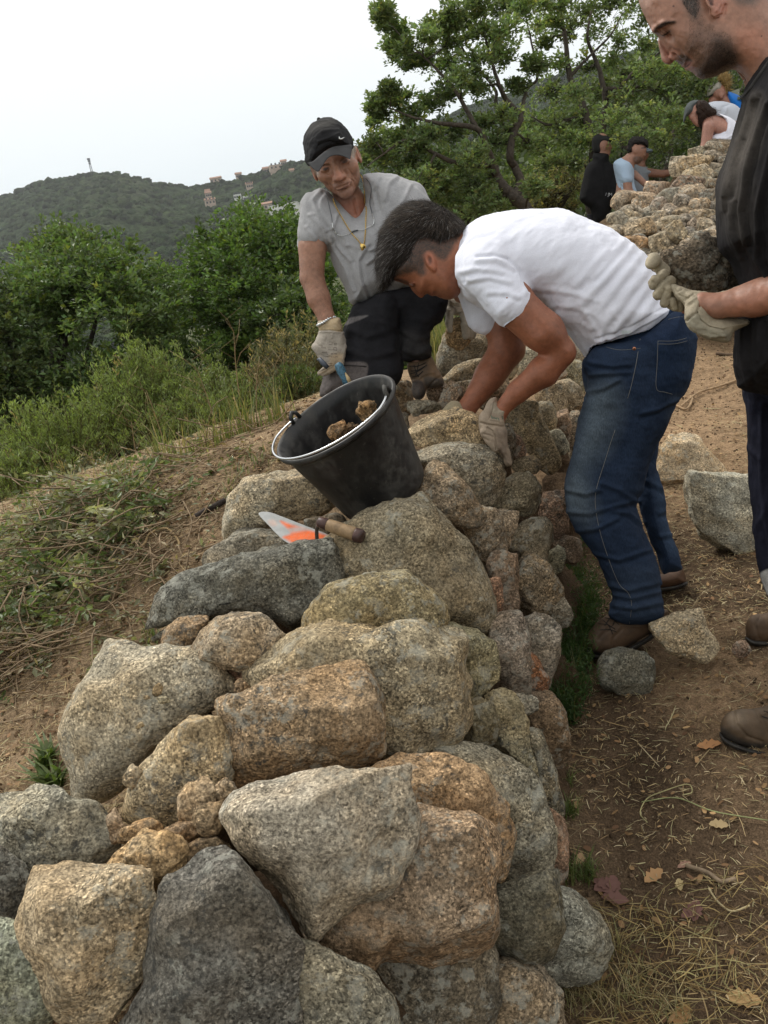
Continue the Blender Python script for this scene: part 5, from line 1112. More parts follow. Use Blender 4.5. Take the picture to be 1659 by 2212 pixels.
# dry stalks
STL = ['short dry stalk leaning right, left of the bucket rim', 'tallest dry stalk rising left of the gloved hand', 'dry stalk in the middle of the bank between two pale shrubs', 'dry stalk leaning left just above the bucket handle pivot', 'dry stalk leaning right over the grey lavender like plant', 'dry stalk standing upright in the lavender like plant', 'tall dry stalk at the right side of the wide pale shrub', 'dry stalk leaning left in front of the tall feathery shrub', 'small dry stalk right at the rim of the bucket', 'leftmost dry stalk, leaning left at the foot of the bank']
for i, (u, v, h, ln) in enumerate([(555, 905, 130, .25), (520, 880, 160, .12), (365, 990, 150, -.1), (590, 915, 110, -.2), (205, 1100, 110, .2), (250, 1105, 120, .1), (310, 1060, 150, .05), (470, 930, 130, -.12), (600, 905, 95, .25), (150, 1090, 90, -.2)]):
    r = np.random.default_rng(90 + i); d = 4.5; b = W(u, v, d); hh = h * d / FPX; p = spline(np.array([b, b + [ln * hh * .4, 0, hh * .55], b + [ln * hh, r.uniform(-.05, .05), hh]]), 5)
    parts_ = [tube(p, np.linspace(.0032, .0012, len(p)), 4)]
    for k_ in range(7):
        s0 = p[r.integers(4, len(p))]; parts_.append(tube([s0, s0 + np.array([r.normal(0, .05), r.normal(0, .05), .06]), s0 + np.array([r.normal(0, .08), r.normal(0, .08), .12])], [.0015, .001, .0008], 3))
    v_, f_ = merge(parts_); solo('dry_stalk', v_, f_, M_straw, STL[i], 'plant', col=np.array([.30, .22, .12]) + np.zeros((len(v_), 3)), group='dry stalks standing on the bank')
# ------------------------------------------------------------ people
ZH1 = (.14297, 609.9, 237.2); ZH2 = (.18300, 1355.4, 508.3); ZH3 = (.19117, 1341.8, 0.0)
ZH4 = (.09195, 664.1, 643.8); ZH5 = (.08270, 1003.0, 833.6); ZH6 = (.09191, 935.2, 609.9)
M_seam = flat_mat('pale_thread', (.20, .20, .19), .9); M_copper = flat_mat('copper_rivet', (.55, .24, .13), .35, metal=.8)
M_gold = flat_mat('gold_link', (.75, .52, .16), .25, metal=.9); M_silver = flat_mat('silver_link', (.6, .62, .62), .22, metal=.9)
M_ink = flat_mat('dark_ink', (.09, .07, .06), .9); M_green_ink = flat_mat('green_ink', (.0, .12, .085), .9); M_lace = flat_mat('boot_lace', (.018, .016, .014), .8)
M_sole = flat_mat('rubber_sole', (.035, .033, .030), .8, mul=(60., .6, 1.8), bump=(80., .4, .003)); M_whiteink = flat_mat('white_print', (.55, .56, .58), .8)
SK_A = (.30, .112, .058); SK_B = (.315, .158, .10); SK_C = (.36, .185, .125); GL = (.40, .335, .245)  # SK_B is darkened all over to stand for shade under the cap
def rotm(roll, yaw, pitch):
    """columns: head right, head down, head backward, in picture axes"""
    r, y, p = map(math.radians, (roll, yaw, pitch))
    Rz = np.array([[math.cos(r), -math.sin(r), 0], [math.sin(r), math.cos(r), 0], [0, 0, 1]])
    Ry = np.array([[math.cos(y), 0, -math.sin(y)], [0, 1, 0], [math.sin(y), 0, math.cos(y)]]); Rx = np.array([[1, 0, 0], [0, math.cos(p), -math.sin(p)], [0, math.sin(p), math.cos(p)]])
    return Rz @ Ry @ Rx
def head_prims(c, k, R, neck=True, old=1.):
    """anatomical head around c; local axes in millimetres: x right, y down, z towards the back; k = frame units per millimetre"""
    def T(x, y, z): q = R @ np.array([x, y, -z]) * k; return (c[0] + q[0], c[1] + q[1], c[2] + q[2])
    def e(x, y, z, a, b, d, kk=None, sub=False): return (('-E' if sub else 'E'),) + T(x, y, z) + (a * k, b * k, d * k, R.tolist()) + (({'k': kk * k},) if kk else ())
    def cc(x, y, z, r, x2, y2, z2, r2, kk=None, sub=False): return (('-c' if sub else 'c'),) + T(x, y, z) + (r * k,) + T(x2, y2, z2) + (r2 * k,) + (({'k': kk * k},) if kk else ())
    P_ = [e(-7, -36, -12, 68, 84, 90, 20), e(0, 22, 18, 60, 80, 66, 24), cc(0, 62, 32, 40, 0, 88, 56, 22, 24), e(-40, 20, 58, 24, 22, 20, 16), e(40, 20, 58, 24, 22, 20, 16),
          cc(-34, -20, 76, 10, 34, -20, 76, 10, 12), e(-32, 0, 92, 19, 12, 13, 8, True), e(32, 0, 92, 19, 12, 13, 8, True), e(-31, 1, 73, 15, 11, 12, 3), e(31, 1, 73, 15, 11, 12, 3),
          cc(0, -10, 84, 8, 0, 30, 102, 11, 9), e(0, 35, 103, 14, 12, 12, 6), e(-14, 36, 92, 9, 9, 11, 5), e(14, 36, 92, 9, 9, 11, 5), e(0, 56, 78, 30, 16, 14, 12),
          cc(-19, 60, 85, 4.5, 19, 60, 85, 4.5, 5), cc(-15, 69, 84, 6, 15, 69, 84, 6, 6), cc(-24, 64.5, 90, 2.0, 24, 64.5, 90, 2.0, 2.5, True),
          cc(-26, 38, 88, 2.5, -36, 64, 74, 2.5, 7 * old, True), cc(26, 38, 88, 2.5, 36, 64, 74, 2.5, 7 * old, True),
          e(-73, 10, -6, 7, 29, 16, 8), e(68, 6, -6, 7, 28, 16, 8), e(-78, 6, 0, 5, 16, 8, 4, True), e(73, 3, 0, 5, 16, 8, 4, True)]
    if neck: P_ += [cc(0, 60, -22, 52, 0, 150, -40, 60, 25)]
    return P_, T

# ============================================================ man in the white T-shirt, bent over the wall
DA = 2.38
A = thing('person', W(1370., 1395., gd(1370, 1395)), 'man in a white T-shirt and blue jeans bending far over the stone wall', 'person')
bodyA = [('e', 300, 300, 0, 190, 165, 125, -20), ('p', [(150, 430), (185, 447), (212, 454), (236, 468), (250, 484), (262, 498), (288, 515), (318, 508), (330, 513), (342, 520), (360, 518), (378, 527), (420, 534), (455, 526), (480, 500), (500, 430), (500, 300), (420, 220), (250, 200), (140, 330)], 0, 122, 120, None, {'k': 20}),
         ('c', 262, 480, 0, 17, 291, 512, 0, 15, {'k': 14}), ('e', 303, 503, -20, 14, 12, 12, 0, {'k': 8}), ('-e', 238, 462, -108, 24, 11, 22, 25, {'k': 12}), ('e', 243, 464, -80, 17, 11, 16, 25, {'k': 4}),
         ('-c', 330, 498, -75, 3, 362, 490, -105, 3, {'k': 8}), ('-c', 316, 488, -80, 3, 352, 468, -115, 4, {'k': 14}),
         ('e', 335, 350, -128, 24, 50, 16, -22, {'k': 8}), ('-e', 330, 345, -142, 11, 26, 10, -22, {'k': 5}), ('e', 352, 388, -124, 12, 16, 12, 0, {'k': 6}),
         ('c', 430, 330, 0, 112, 560, 300, 0, 125, {'k': 40}), ('c', 560, 320, 0, 110, 1250, 480, 0, 90), ('c', 1250, 480, 0, 90, 1380, 700, -40, 60), ('c', 1380, 700, -90, 60, 1190, 1180, -90, 50), ('c', 1380, 700, 120, 50, 1400, 1200, 120, 16),
         ('c', 610, 380, -200, 85, 720, 545, -268, 106, {'k': 40}), ('c', 720, 545, -268, 106, 880, 690, -270, 100, {'k': 30}), ('c', 880, 690, -270, 96, 968, 785, -255, 66, {'k': 30}), ('c', 968, 788, -255, 66, 880, 880, -235, 76, {'k': 20}), ('c', 880, 880, -235, 74, 760, 975, -215, 52, {'k': 20}), ('c', 760, 975, -215, 52, 672, 1068, -200, 35, {'k': 20}), ('c', 672, 1068, -200, 34, 650, 1150, -195, 30),
         ('c', 600, 420, 210, 85, 680, 640, 250, 95, {'k': 30}), ('c', 680, 640, 250, 92, 705, 770, 240, 84, {'k': 30}), ('c', 705, 775, 240, 82, 620, 900, 220, 72, {'k': 20}), ('c', 620, 900, 220, 70, 510, 1060, 190, 42, {'k': 20}), ('c', 510, 1060, 190, 42, 470, 1110, 180, 36)]
oA = sculpt('body', Z2, bodyA, 22, 2.2, DA, M_skin, A, base=SK_A, smooth_it=2, noise=((90, 2.5, 0, 1),),
       paint=[([(60, 330), (80, 220), (170, 90), (320, 50), (505, 180), (480, 235), (450, 275), (432, 310), (405, 345), (372, 338), (345, 312), (322, 305), (312, 330), (308, 375), (312, 412), (285, 420), (262, 404), (230, 412), (195, 420), (165, 438), (140, 480), (90, 470)], (.045, .03, .022), 22, .9), ([(170, 432), (205, 438), (232, 452), (226, 462), (190, 450), (170, 442)], (.05, .035, .03), 8, .75), ([(224, 462), (248, 456), (262, 470), (250, 473), (238, 468)], (.035, .02, .015), 5, .8), ([(270, 500), (290, 500), (300, 520), (285, 528)], (.36, .12, .07), 14, .5),  # first patch paints the hair's shadow on the skin, softening the hairline
              ([(322, 520), (345, 500), (362, 496), (350, 512), (335, 520)], (.22, .07, .055), 7, .6), ([(300, 320), (340, 310), (370, 380), (350, 400), (320, 370)], (.40, .14, .08), 20, .5), ([(322, 330), (338, 330), (342, 362), (330, 366)], (.09, .03, .02), 10, .7),
              ([(350, 505), (450, 480), (470, 530), (380, 532)], (.19, .10, .07), 30, .35)])
bA = LAST[0]
for pts in ([(880, 930), (800, 960), (740, 1010)], [(590, 940), (560, 990), (530, 1040)]): pass
hairA = [('p', [(75, 330), (92, 230), (120, 160), (170, 100), (240, 62), (320, 62), (400, 95), (455, 135), (497, 182), (478, 225), (445, 262), (430, 290), (400, 330), (372, 322), (345, 300), (322, 292), (305, 318), (300, 370), (308, 408), (285, 412), (262, 396), (230, 402), (200, 408), (165, 430), (140, 462), (112, 478), (88, 455), (80, 400)], 0, 134, 128, None)]
sculpt('hair', Z2, hairA, 12, 1.7, DA, M_hair, A, base=(.022, .018, .016), noise=((40, 6, 130, 2.5), (10, 1.5, 140, 3)), smooth_it=1, paint=[([(300, 330), (370, 300), (420, 250), (470, 200), (500, 200), (420, 350), (320, 420), (290, 400)], (.13, .125, .12), 60, .6)])
HS = LAST[0]
def flowA(p):
    c = np.array([zz(Z2, [(420, 105)])[0][0], zz(Z2, [(420, 105)])[0][1], 0]); d = p - c; d[:, 2] *= .3; d[:, 1] += 25; back = (p[:, 0] > c[0] - 45)
    d = d / (np.linalg.norm(d, axis=1)[:, None] + 1e-6); return d
strands('hair_strands', 15000, 17, .32, flowA, M_hair, A, mask=lambda V, N: (N[:, 2] < .5), col=(.030, .024, .020), colvar=.6, curl=.22, lift=.5, seed=3, grey=.10)
strands('hair_strands', 2600, 20, .34, lambda p: np.array([[-.55, 1., 0.]]) + 0 * p, M_hair, A, mask=lambda V, N: (N[:, 2] < .4) & (np.abs(poly_sd(zz(Z2, [(75, 330), (170, 100), (320, 150), (300, 330), (300, 400), (165, 425), (110, 470), (85, 450)]), V[:, 0], V[:, 1]) + 6) < 14) & (V[:, 1] > 560), col=(.028, .023, .02), colvar=.6, curl=.35, lift=.3, seed=33, grey=.12)
strands('arm_hair', 1500, 5., .10, lambda p: np.array([[-1., .6, 0]]) + 0 * p, M_hair, A, mask=lambda V, N: (V[:, 1] > 760) & (V[:, 0] > 985) & (N[:, 2] < .3), col=(.06, .035, .02), seed=34, lift=.3, curl=.4, seg=2, surf=bA)
shirtA = [('p', [(458, 280), (478, 225), (500, 190), (560, 152), (620, 132), (740, 106), (850, 96), (950, 100), (1050, 122), (1200, 192), (1350, 300), (1432, 392), (1475, 490), (1530, 610), (1440, 740), (1290, 800), (1170, 840), (1110, 850), (1040, 765), (980, 690), (930, 640), (870, 570), (780, 560), (640, 600), (540, 560), (476, 500), (455, 380)], 0, 285, 235, None),
          ('e', 600, 370, -215, 135, 150, 95, -25, {'k': 60}), ('c', 610, 390, -235, 125, 722, 560, -275, 118, {'k': 50}), ('c', 722, 560, -275, 118, 724, 563, -275, 113, {'k': 6}), ('-c', 795, 655, -282, 100, 960, 840, -282, 100, {'k': 4}), ('-p', [(1075, 830), (1092, 802), (1130, 757), (1250, 727), (1400, 672), (1497, 595), (1560, 560), (1700, 700), (1200, 1050), (1040, 900)], 0, 420, 4, None, {'k': 3}),
          ('c', 560, 420, 200, 120, 610, 600, 255, 112, {'k': 50})]
fA = []
for po in ([(1280, 235), (1195, 330), (1110, 430)], [(1310, 275), (1230, 370), (1130, 480), (1060, 560)], [(1350, 315), (1260, 430), (1160, 560)], [(1395, 370), (1290, 500), (1200, 620)], [(1420, 420), (1320, 560), (1220, 680)], [(1440, 480), (1360, 610), (1290, 690)],
           [(800, 492), (900, 490), (1010, 510), (1120, 545)], [(930, 560), (1060, 590), (1180, 650)], [(960, 610), (1020, 700), (1075, 770)], [(880, 520), (960, 600), (1010, 640), (1100, 680)], [(1180, 300), (1110, 380), (1030, 470)], [(1080, 600), (1140, 690), (1160, 740)], [(1210, 590), (1250, 640), (1200, 720)]):
    fA += [(po, 19, 6.5), ([(p[0] + 26, p[1] + 17) for p in po], 15, -4)]
for po in ([(490, 400), (560, 385), (680, 400)], [(530, 440), (620, 425), (720, 450)], [(560, 345), (650, 340), (740, 380)], [(500, 250), (560, 215), (640, 200)], [(620, 500), (700, 500), (760, 520)]): fA += [(po, 14, 6), ([(p[0], p[1] + 24) for p in po], 12, -4)]
fA += [([(560, 330), (640, 322), (710, 340), (770, 400), (800, 470), (810, 492)], 9, -10), ([(480, 215), (462, 300), (458, 380), (475, 470)], 10, 10), ([(508, 215), (490, 300), (488, 380), (500, 450)], 8, -7), ([(1136, 740), (1300, 690), (1490, 580)], 7, 6), ([(1125, 728), (1290, 672), (1482, 560)], 7, -6)]
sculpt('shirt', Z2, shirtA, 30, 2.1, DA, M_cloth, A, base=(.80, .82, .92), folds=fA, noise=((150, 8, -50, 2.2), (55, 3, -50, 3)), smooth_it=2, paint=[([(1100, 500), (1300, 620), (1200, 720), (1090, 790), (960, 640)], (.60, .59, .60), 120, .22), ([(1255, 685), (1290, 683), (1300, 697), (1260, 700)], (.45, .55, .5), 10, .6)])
jl = [(180, 270), (240, 215), (430, 185), (570, 75), (640, 60), (690, 170), (695, 210), (668, 380), (640, 430), (600, 500), (560, 600), (505, 700), (470, 780), (440, 900), (415, 960), (440, 1080), (480, 1170), (520, 1270), (530, 1340), (522, 1360), (540, 1470), (505, 1525), (380, 1535), (300, 1512), (278, 1480), (300, 1400), (280, 1350), (220, 1230), (150, 1120), (92, 1020), (72, 920), (75, 850), (105, 720), (145, 540), (158, 480), (180, 385), (157, 325)]
jeansA = [('p', [(235, 230), (330, 120), (440, 60), (600, -20), (650, 60), (500, 260), (280, 300)], 30, 215, 120, None), ('p', jl, -80, 112, 110, (0, .15)), ('p', [(180, 270), (240, 215), (430, 185), (570, 75), (640, 60), (690, 170), (695, 210), (665, 390), (600, 480), (400, 520), (190, 480), (158, 330)], 30, 235, 190, None, {'k': 50}),
          ('c', 420, 420, 150, 140, 445, 800, 165, 55, {'k': 30}), ('p', [(440, 760), (480, 780), (515, 840), (548, 940), (562, 1060), (602, 1180), (622, 1250), (624, 1275), (570, 1292), (530, 1300), (505, 1200), (470, 1130), (420, 980), (425, 860)], 165, 92, 85, (0, .15), {'k': 30})]
fj = []
for po in ([(85, 900), (170, 920), (240, 900)], [(95, 1000), (200, 1010), (300, 980), (410, 950)], [(140, 1090), (230, 1080), (330, 1030)], [(280, 1350), (380, 1370), (500, 1340)], [(300, 1390), (390, 1410), (515, 1380)], [(290, 1440), (400, 1460), (530, 1430)], [(190, 300), (300, 320), (380, 310)], [(190, 360), (280, 350), (370, 345)],
           [(180, 440), (260, 420), (330, 380)], [(200, 1200), (330, 1230), (480, 1180)], [(415, 960), (330, 900), (250, 870)], [(600, 480), (520, 520), (440, 540)], [(440, 1060), (380, 1010), (300, 1000)], [(520, 1010), (550, 1000)], [(520, 1120), (580, 1110)], [(460, 860), (540, 900)]): fj += [(po, 12, 8), ([(p[0], p[1] + 24) for p in po], 12, -6)]
sculpt('jeans', Z4, jeansA, 22, 2.1, DA, M_denim, A, base=(.021, .035, .066), folds=fj, noise=((120, 7, 15, 1.6), (40, 2.5, 15, 1.6)),
       paint=[([(170, 420), (300, 400), (330, 520), (270, 700), (190, 800), (110, 1000), (80, 940), (100, 740), (150, 520)], (.105, .135, .16), 130, .75), ([(80, 860), (180, 880), (220, 1000), (180, 1080), (110, 1010)], (.12, .15, .17), 90, .45), ([(620, 200), (690, 180), (690, 260), (620, 430), (560, 560), (600, 400)], (.07, .10, .15), 60, .5),
              ([(500, 850), (540, 930), (560, 1060), (600, 1180), (560, 1180), (520, 1000)], (.06, .10, .17), 60, .6), ([(510, 200), (695, 175), (640, 420), (580, 450), (508, 425)], (.015, .028, .058), 14, .8), ([(280, 1290), (500, 1270), (530, 1470), (380, 1530), (285, 1490)], (.045, .065, .10), 60, .4), ([(430, 185), (570, 75), (640, 60), (700, 120), (600, 180), (440, 230)], (.015, .026, .055), 30, .7)])
jn = LAST[0]
drape_tube('seam', Z4, [(428, 192), (405, 330), (370, 470), (310, 620), (255, 790), (222, 900), (218, 980), (240, 1100), (285, 1240), (330, 1345), (372, 1385), (388, 1440), (378, 1530)], .55, M_seam, A, .6, jn)
for q in ([(512, 202), (600, 200), (693, 172)], [(512, 202), (508, 310), (504, 425), (545, 442), (580, 452)], [(512, 216), (600, 214), (690, 188)], [(240, 222), (330, 244), (430, 236)], [(560, 100), (620, 88), (672, 100)]): drape_tube('pocket_seam', Z4, q, .45, M_seam, A, .6, jn)
v_, f_ = tube([*drape([(400, 238)], Z4, 2.2, jn), *drape([(400, 238)], Z4, -1., jn)], 3.6 / FPX * DA, 14); part('rivet', v_, f_, M_copper, A)
v_, f_ = tube([*drape([(400, 238)], Z4, 2.8, jn), *drape([(400, 238)], Z4, 0., jn)], 1.5 / FPX * DA, 10); part('rivet', v_, f_, M_lace, A)
print('DEPTHS', gd(1330, 1402), gd(1440, 1270), gd(1610, 1395), gd(1610, 1630))
# boots
bt = [(178, 1612), (195, 1560), (230, 1520), (290, 1482), (400, 1470), (545, 1462), (556, 1495), (520, 1550), (455, 1590), (385, 1632), (320, 1668), (265, 1682), (200, 1668)]
DN = gd(1330, 1402) - .05; DFt = gd(1440, 1270) - .04
sculpt('boot', Z4, [('p', bt, 0, 62, 60, None), ('c', 230, 1610, 0, 50, 330, 1560, 0, 60, {'k': 25})], 12, 1.7, DN, M_boot, A, base=(.105, .066, .040), smooth_it=2, folds=[([(235, 1600), (270, 1560), (300, 1520)], 9, -7), ([(300, 1660), (300, 1600), (340, 1560)], 6, -5), ([(340, 1540), (430, 1545), (540, 1500)], 6, 5)],
       paint=[([(175, 1640), (265, 1672), (330, 1655), (400, 1610), (400, 1640), (330, 1690), (250, 1700), (180, 1670)], (.04, .035, .03), 10, .9), ([(200, 1600), (260, 1600), (300, 1640), (220, 1650)], (.14, .095, .06), 30, .6)])
bo = LAST[0]
sculpt('sole', Z4, [('p', [(176, 1640), (200, 1668), (262, 1682), (325, 1668), (400, 1626), (470, 1582), (548, 1500), (560, 1515), (500, 1592), (410, 1650), (335, 1690), (262, 1700), (192, 1686)], 0, 60, 14, None)], 8, 1.5, DN, M_sole, A)
for i, (a, b) in enumerate([((232, 1530), (310, 1556)), ((252, 1512), (300, 1580)), ((262, 1502), (328, 1534)), ((240, 1560), (318, 1570)), ((290, 1500), (262, 1540)), ((310, 1500), (300, 1540))]): drape_tube('lace', Z4, [a, ((a[0] + b[0]) / 2 + 4, (a[1] + b[1]) / 2 - 8), b], .9, M_lace, A, 1.6, bo)
sculpt('boot', Z4, [('p', [(522, 1298), (570, 1285), (622, 1268), (640, 1300), (645, 1340), (600, 1358), (550, 1368), (500, 1372), (430, 1380), (420, 1350), (470, 1320)], 0, 60, 50, None)], 12, 1.7, DFt, M_boot, A, base=(.085, .045, .025))
sculpt('sole', Z4, [('p', [(420, 1362), (520, 1358), (600, 1348), (646, 1330), (648, 1350), (600, 1368), (520, 1380), (420, 1388)], 0, 60, 14, None)], 8, 1.6, DFt, M_sole, A)
# gloves
sculpt('glove', ZH5, [('p', [(655, 350), (760, 300), (835, 320), (900, 480), (1040, 600), (1165, 625), (1060, 760), (1060, 900), (1080, 1050), (1130, 1230), (1130, 1400), (1100, 1600), (1180, 1850), (1240, 2040), (1180, 2100), (1060, 2060), (990, 1850), (900, 1720), (760, 1640), (620, 1560), (520, 1450), (430, 1250), (385, 1050), (375, 880), (410, 740), (480, 650), (560, 500)], -1120, 240, 200, None),
                      ('c', 520, 1200, -1300, 110, 800, 1650, -1290, 95, {'k': 60}), ('c', 960, 1250, -1290, 130, 1060, 1700, -1250, 100, {'k': 50}), ('c', 1080, 1700, -1250, 95, 1180, 2000, -1180, 75, {'k': 50}), ('c', 760, 1150, -1300, 100, 900, 1600, -1280, 90, {'k': 40})],
       50, 1.1, DA, M_glove, A, base=(.34, .27, .20), smooth_it=2, paint=[([(850, 1100), (1130, 1200), (1130, 1600), (1200, 2000), (1000, 1900), (860, 1650), (820, 1350)], (.20, .15, .11), 120, .7), ([(780, 430), (1150, 630), (1000, 760), (720, 680)], (.42, .37, .28), 60, .6)],
       folds=[([(430, 965), (650, 1015), (860, 1040), (1040, 1060)], 26, -46), ([(600, 1090), (720, 1180), (790, 1290), (820, 1450), (840, 1650)], 24, -42), ([(780, 430), (760, 560), (720, 700), (640, 880)], 16, -26), ([(660, 870), (850, 900), (1050, 960)], 22, 16), ([(500, 1250), (620, 1280), (740, 1330)], 22, -26), ([(490, 1370), (620, 1430)], 22, -24), ([(560, 1150), (680, 1260), (720, 1400)], 30, 18), ([(470, 640), (420, 800)], 20, 16), ([(655, 350), (760, 310), (835, 330)], 18, 18)], noise=((160, 14, 60, 1.6),))
gA = LAST[0]
for org, txt in (((905, 840), 'Lioq'), ((1035, 800), '4')):
    print_text(txt, ZH5, org, (-1.0, -.22), (.25, 1.0), 120 if len(txt) > 1 else 130, M_green_ink, A, lift=.5, surf=gA)
sculpt('glove', Z2, [('p', [(415, 1040), (440, 1022), (480, 1030), (560, 1090), (556, 1110), (500, 1130), (430, 1120), (412, 1070)], 185, 45, 40, None), ('c', 430, 1060, 180, 26, 380, 1110, 175, 20), ('c', 470, 1090, 150, 22, 420, 1140, 150, 16), ('c', 500, 1100, 150, 22, 460, 1150, 150, 16)], 8, 1.3, DA, M_glove, A, base=(.45, .38, .25))

strands('hair_strands', 2200, 15, .30, flowA, M_hair, A, mask=lambda V, N: (N[:, 2] < .3) & (V[:, 1] < 500), col=(.085, .066, .050), colvar=.5, curl=.3, lift=.55, seed=37, surf=HS) if HS else None
# ============================================================ man in the cap
DB = 2.58; KB = FPX / DB / 1000 / ZH1[0]
B = thing('person', W(700., 850., DB), 'man in a grey T-shirt and black cap crouching behind the bucket', 'person')
RB_ = rotm(-20.5, -5, 8); hpB, TB = head_prims((808, 773, 0), KB, RB_, neck=False, old=.8)
def conv(prims, Za, Zb):
    """rewrite primitives of frame Za in frame Zb"""
    s = Za[0] / Zb[0]; ox = (Za[1] - Zb[1]) / Zb[0]; oy = (Za[2] - Zb[2]) / Zb[0]; return scale_prims((s, ox, oy), prims)
bodyB = hpB + conv([('c', 400, 600, 60, 88, 455, 720, 90, 96, {'k': 40}), ('e', 450, 800, 90, 110, 120, 70, 0, {'k': 50}), ('c', 455, 720, 100, 90, 560, 1300, 100, 90),
                    ('c', 200, 800, -10, 80, 200, 1010, -50, 92, {'k': 20}), ('c', 200, 1010, -50, 92, 196, 1200, -80, 80, {'k': 20}), ('c', 196, 1215, -80, 78, 240, 1350, -120, 76, {'k': 20}), ('c', 240, 1350, -120, 74, 296, 1490, -160, 54, {'k': 20}), ('c', 296, 1490, -160, 52, 310, 1560, -180, 46),
                    ('c', 880, 720, 120, 80, 1020, 1050, 60, 70), ('c', 1020, 1050, 60, 68, 1180, 1330, 0, 52), ('c', 560, 1300, 100, 80, 860, 1450, 0, 70), ('c', 560, 1300, 100, 80, 480, 1800, -60, 60), ('c', 860, 1450, 0, 60, 900, 1850, 60, 40)], Z1, ZH1)
def sp(x, y, z): q = TB(x, y, z); return (q[0], q[1])
sculpt('body', ZH1, bodyB, 60, 1.15, DB, M_skin, B, base=SK_B, smooth_it=2, noise=((160, 4, 0, 1),),
       folds=[([(940, 930), (990, 1010), (1080, 1080), (1110, 1160)], 20, -15), ([(760, 1040), (735, 1130), (760, 1230)], 18, -11), ([(1000, 900), (1070, 1000), (1110, 1060)], 14, -8), ([(680, 1100), (700, 1220)], 16, -7), ([(880, 1100), (885, 1140)], 14, -8), ([(1090, 1370), (1110, 1480), (1130, 1560)], 24, -26), ([(600, 960), (700, 985)], 14, -10), ([(900, 830), (990, 820)], 12, -9), ([(620, 800), (740, 760)], 12, -8)],
       paint=[([(800, 1205), (870, 1200), (960, 1150), (1040, 1118), (960, 1170), (880, 1212)], (.10, .035, .03), 9, .9), ([(610, 900), (650, 870), (700, 870), (690, 900), (640, 920)], (.05, .03, .025), 16, .85), ([(900, 800), (930, 765), (985, 750), (975, 790), (930, 810)], (.05, .03, .025), 16, .85),  # dark eye patches paint in the cap's shadow over the eyes
              ([(590, 860), (640, 820), (720, 815), (720, 835), (640, 850)], (.11, .07, .055), 16, .6), ([(880, 755), (960, 715), (1010, 720), (960, 745), (890, 780)], (.11, .07, .055), 16, .6), ([(780, 1120), (900, 1110), (1020, 1060), (1040, 1110), (900, 1170), (780, 1200)], (.24, .13, .10), 50, .5),
              ([(760, 960), (900, 930), (940, 1060), (860, 1100), (780, 1060)], (.44, .19, .13), 60, .5), ([(700, 1250), (900, 1220), (1090, 1180), (1060, 1340), (930, 1410), (800, 1370)], (.33, .19, .15), 70, .5), ([(390, 880), (450, 870), (500, 1000), (520, 1080), (440, 1040)], (.42, .16, .10), 50, .5),
              ([(1080, 580), (1150, 590), (1160, 800), (1110, 850)], (.45, .19, .12), 50, .5), ([(840, 1420), (1250, 1350), (1250, 1560), (1100, 1650), (900, 1500)], (.36, .13, .08), 90, .65), ([(470, 880), (520, 880), (560, 1000), (480, 960)], (.40, .36, .30), 40, .5), ([(1050, 560), (1110, 570), (1080, 720), (1050, 680)], (.40, .36, .28), 40, .7)])
bB = LAST[0]
strands('arm_hair', 1300, 5., .10, lambda p: np.array([[.4, 1., 0]]) + 0 * p, M_hair, B, mask=lambda V, N: (V[:, 1] > 560) & (V[:, 0] < 720) & (N[:, 2] < .3), col=(.10, .06, .035), seed=35, lift=.3, curl=.4, seg=2, surf=bB)
capB = [('p', [(380, 820), (345, 700), (325, 560), (325, 430), (365, 320), (430, 230), (530, 160), (640, 128), (750, 130), (850, 175), (950, 270), (1020, 370), (1060, 470), (1072, 590), (930, 600), (800, 625), (640, 700), (540, 790), (450, 840)], -40, 560, 240, None)]
sculpt('cap', ZH1, capB, 30, 1.3, DB, M_capf, B, base=(.020, .020, .022), smooth_it=2, noise=((220, 20, -30, 2), (70, 6, -30, 2.5)), folds=[([(540, 480), (700, 420), (860, 350)], 22, 16), ([(560, 540), (720, 480), (830, 500), (980, 510)], 20, -16), ([(600, 330), (720, 300), (850, 300)], 24, 12), ([(760, 140), (860, 230), (920, 340), (960, 480)], 14, -14), ([(870, 430), (820, 480), (930, 520)], 18, 10), ([(385, 790), (540, 690), (660, 600), (800, 545), (1050, 525)], 16, -18)],
       paint=[([(360, 330), (430, 235), (540, 165), (700, 140), (800, 170), (700, 260), (500, 300)], (.045, .042, .036), 120, .6)])
cp = LAST[0]
brim = [(392, 800), (470, 770), (560, 690), (660, 615), (780, 555), (930, 535), (1052, 530), (1050, 620), (1025, 742), (990, 735), (900, 700), (810, 688), (720, 712), (660, 770), (610, 850), (550, 935), (500, 920), (440, 870), (405, 830)]
sculpt('cap_brim', ZH1, [('p', brim, -700, 26, 26, (.25, -.75))], 8, .9, DB, M_capf, B, base=(.062, .062, .064), smooth_it=2)
v_, f_ = tube([*drape([(550, 150)], ZH1, 3, cp), *drape([(550, 140)], ZH1, 0, cp)], [4.2 / FPX * DB] * 2, 12); part('cap_button', v_, f_, M_capf, B, True, np.array([.03, .03, .028]) + np.zeros((len(v_), 3)))
sw = spline(np.array([(858, 402, 6), (862, 432, 17), (885, 442, 19), (915, 430, 12), (942, 412, 2)], float), 6); wv = drape([(a[0], a[1]) for a in sw], ZH1, 2.0, cp); v_, f_ = tube(wv, sw[:, 2] * ZH1[0] / FPX * DB * .62, 8); part('cap_emblem', v_, f_, M_silver, B)
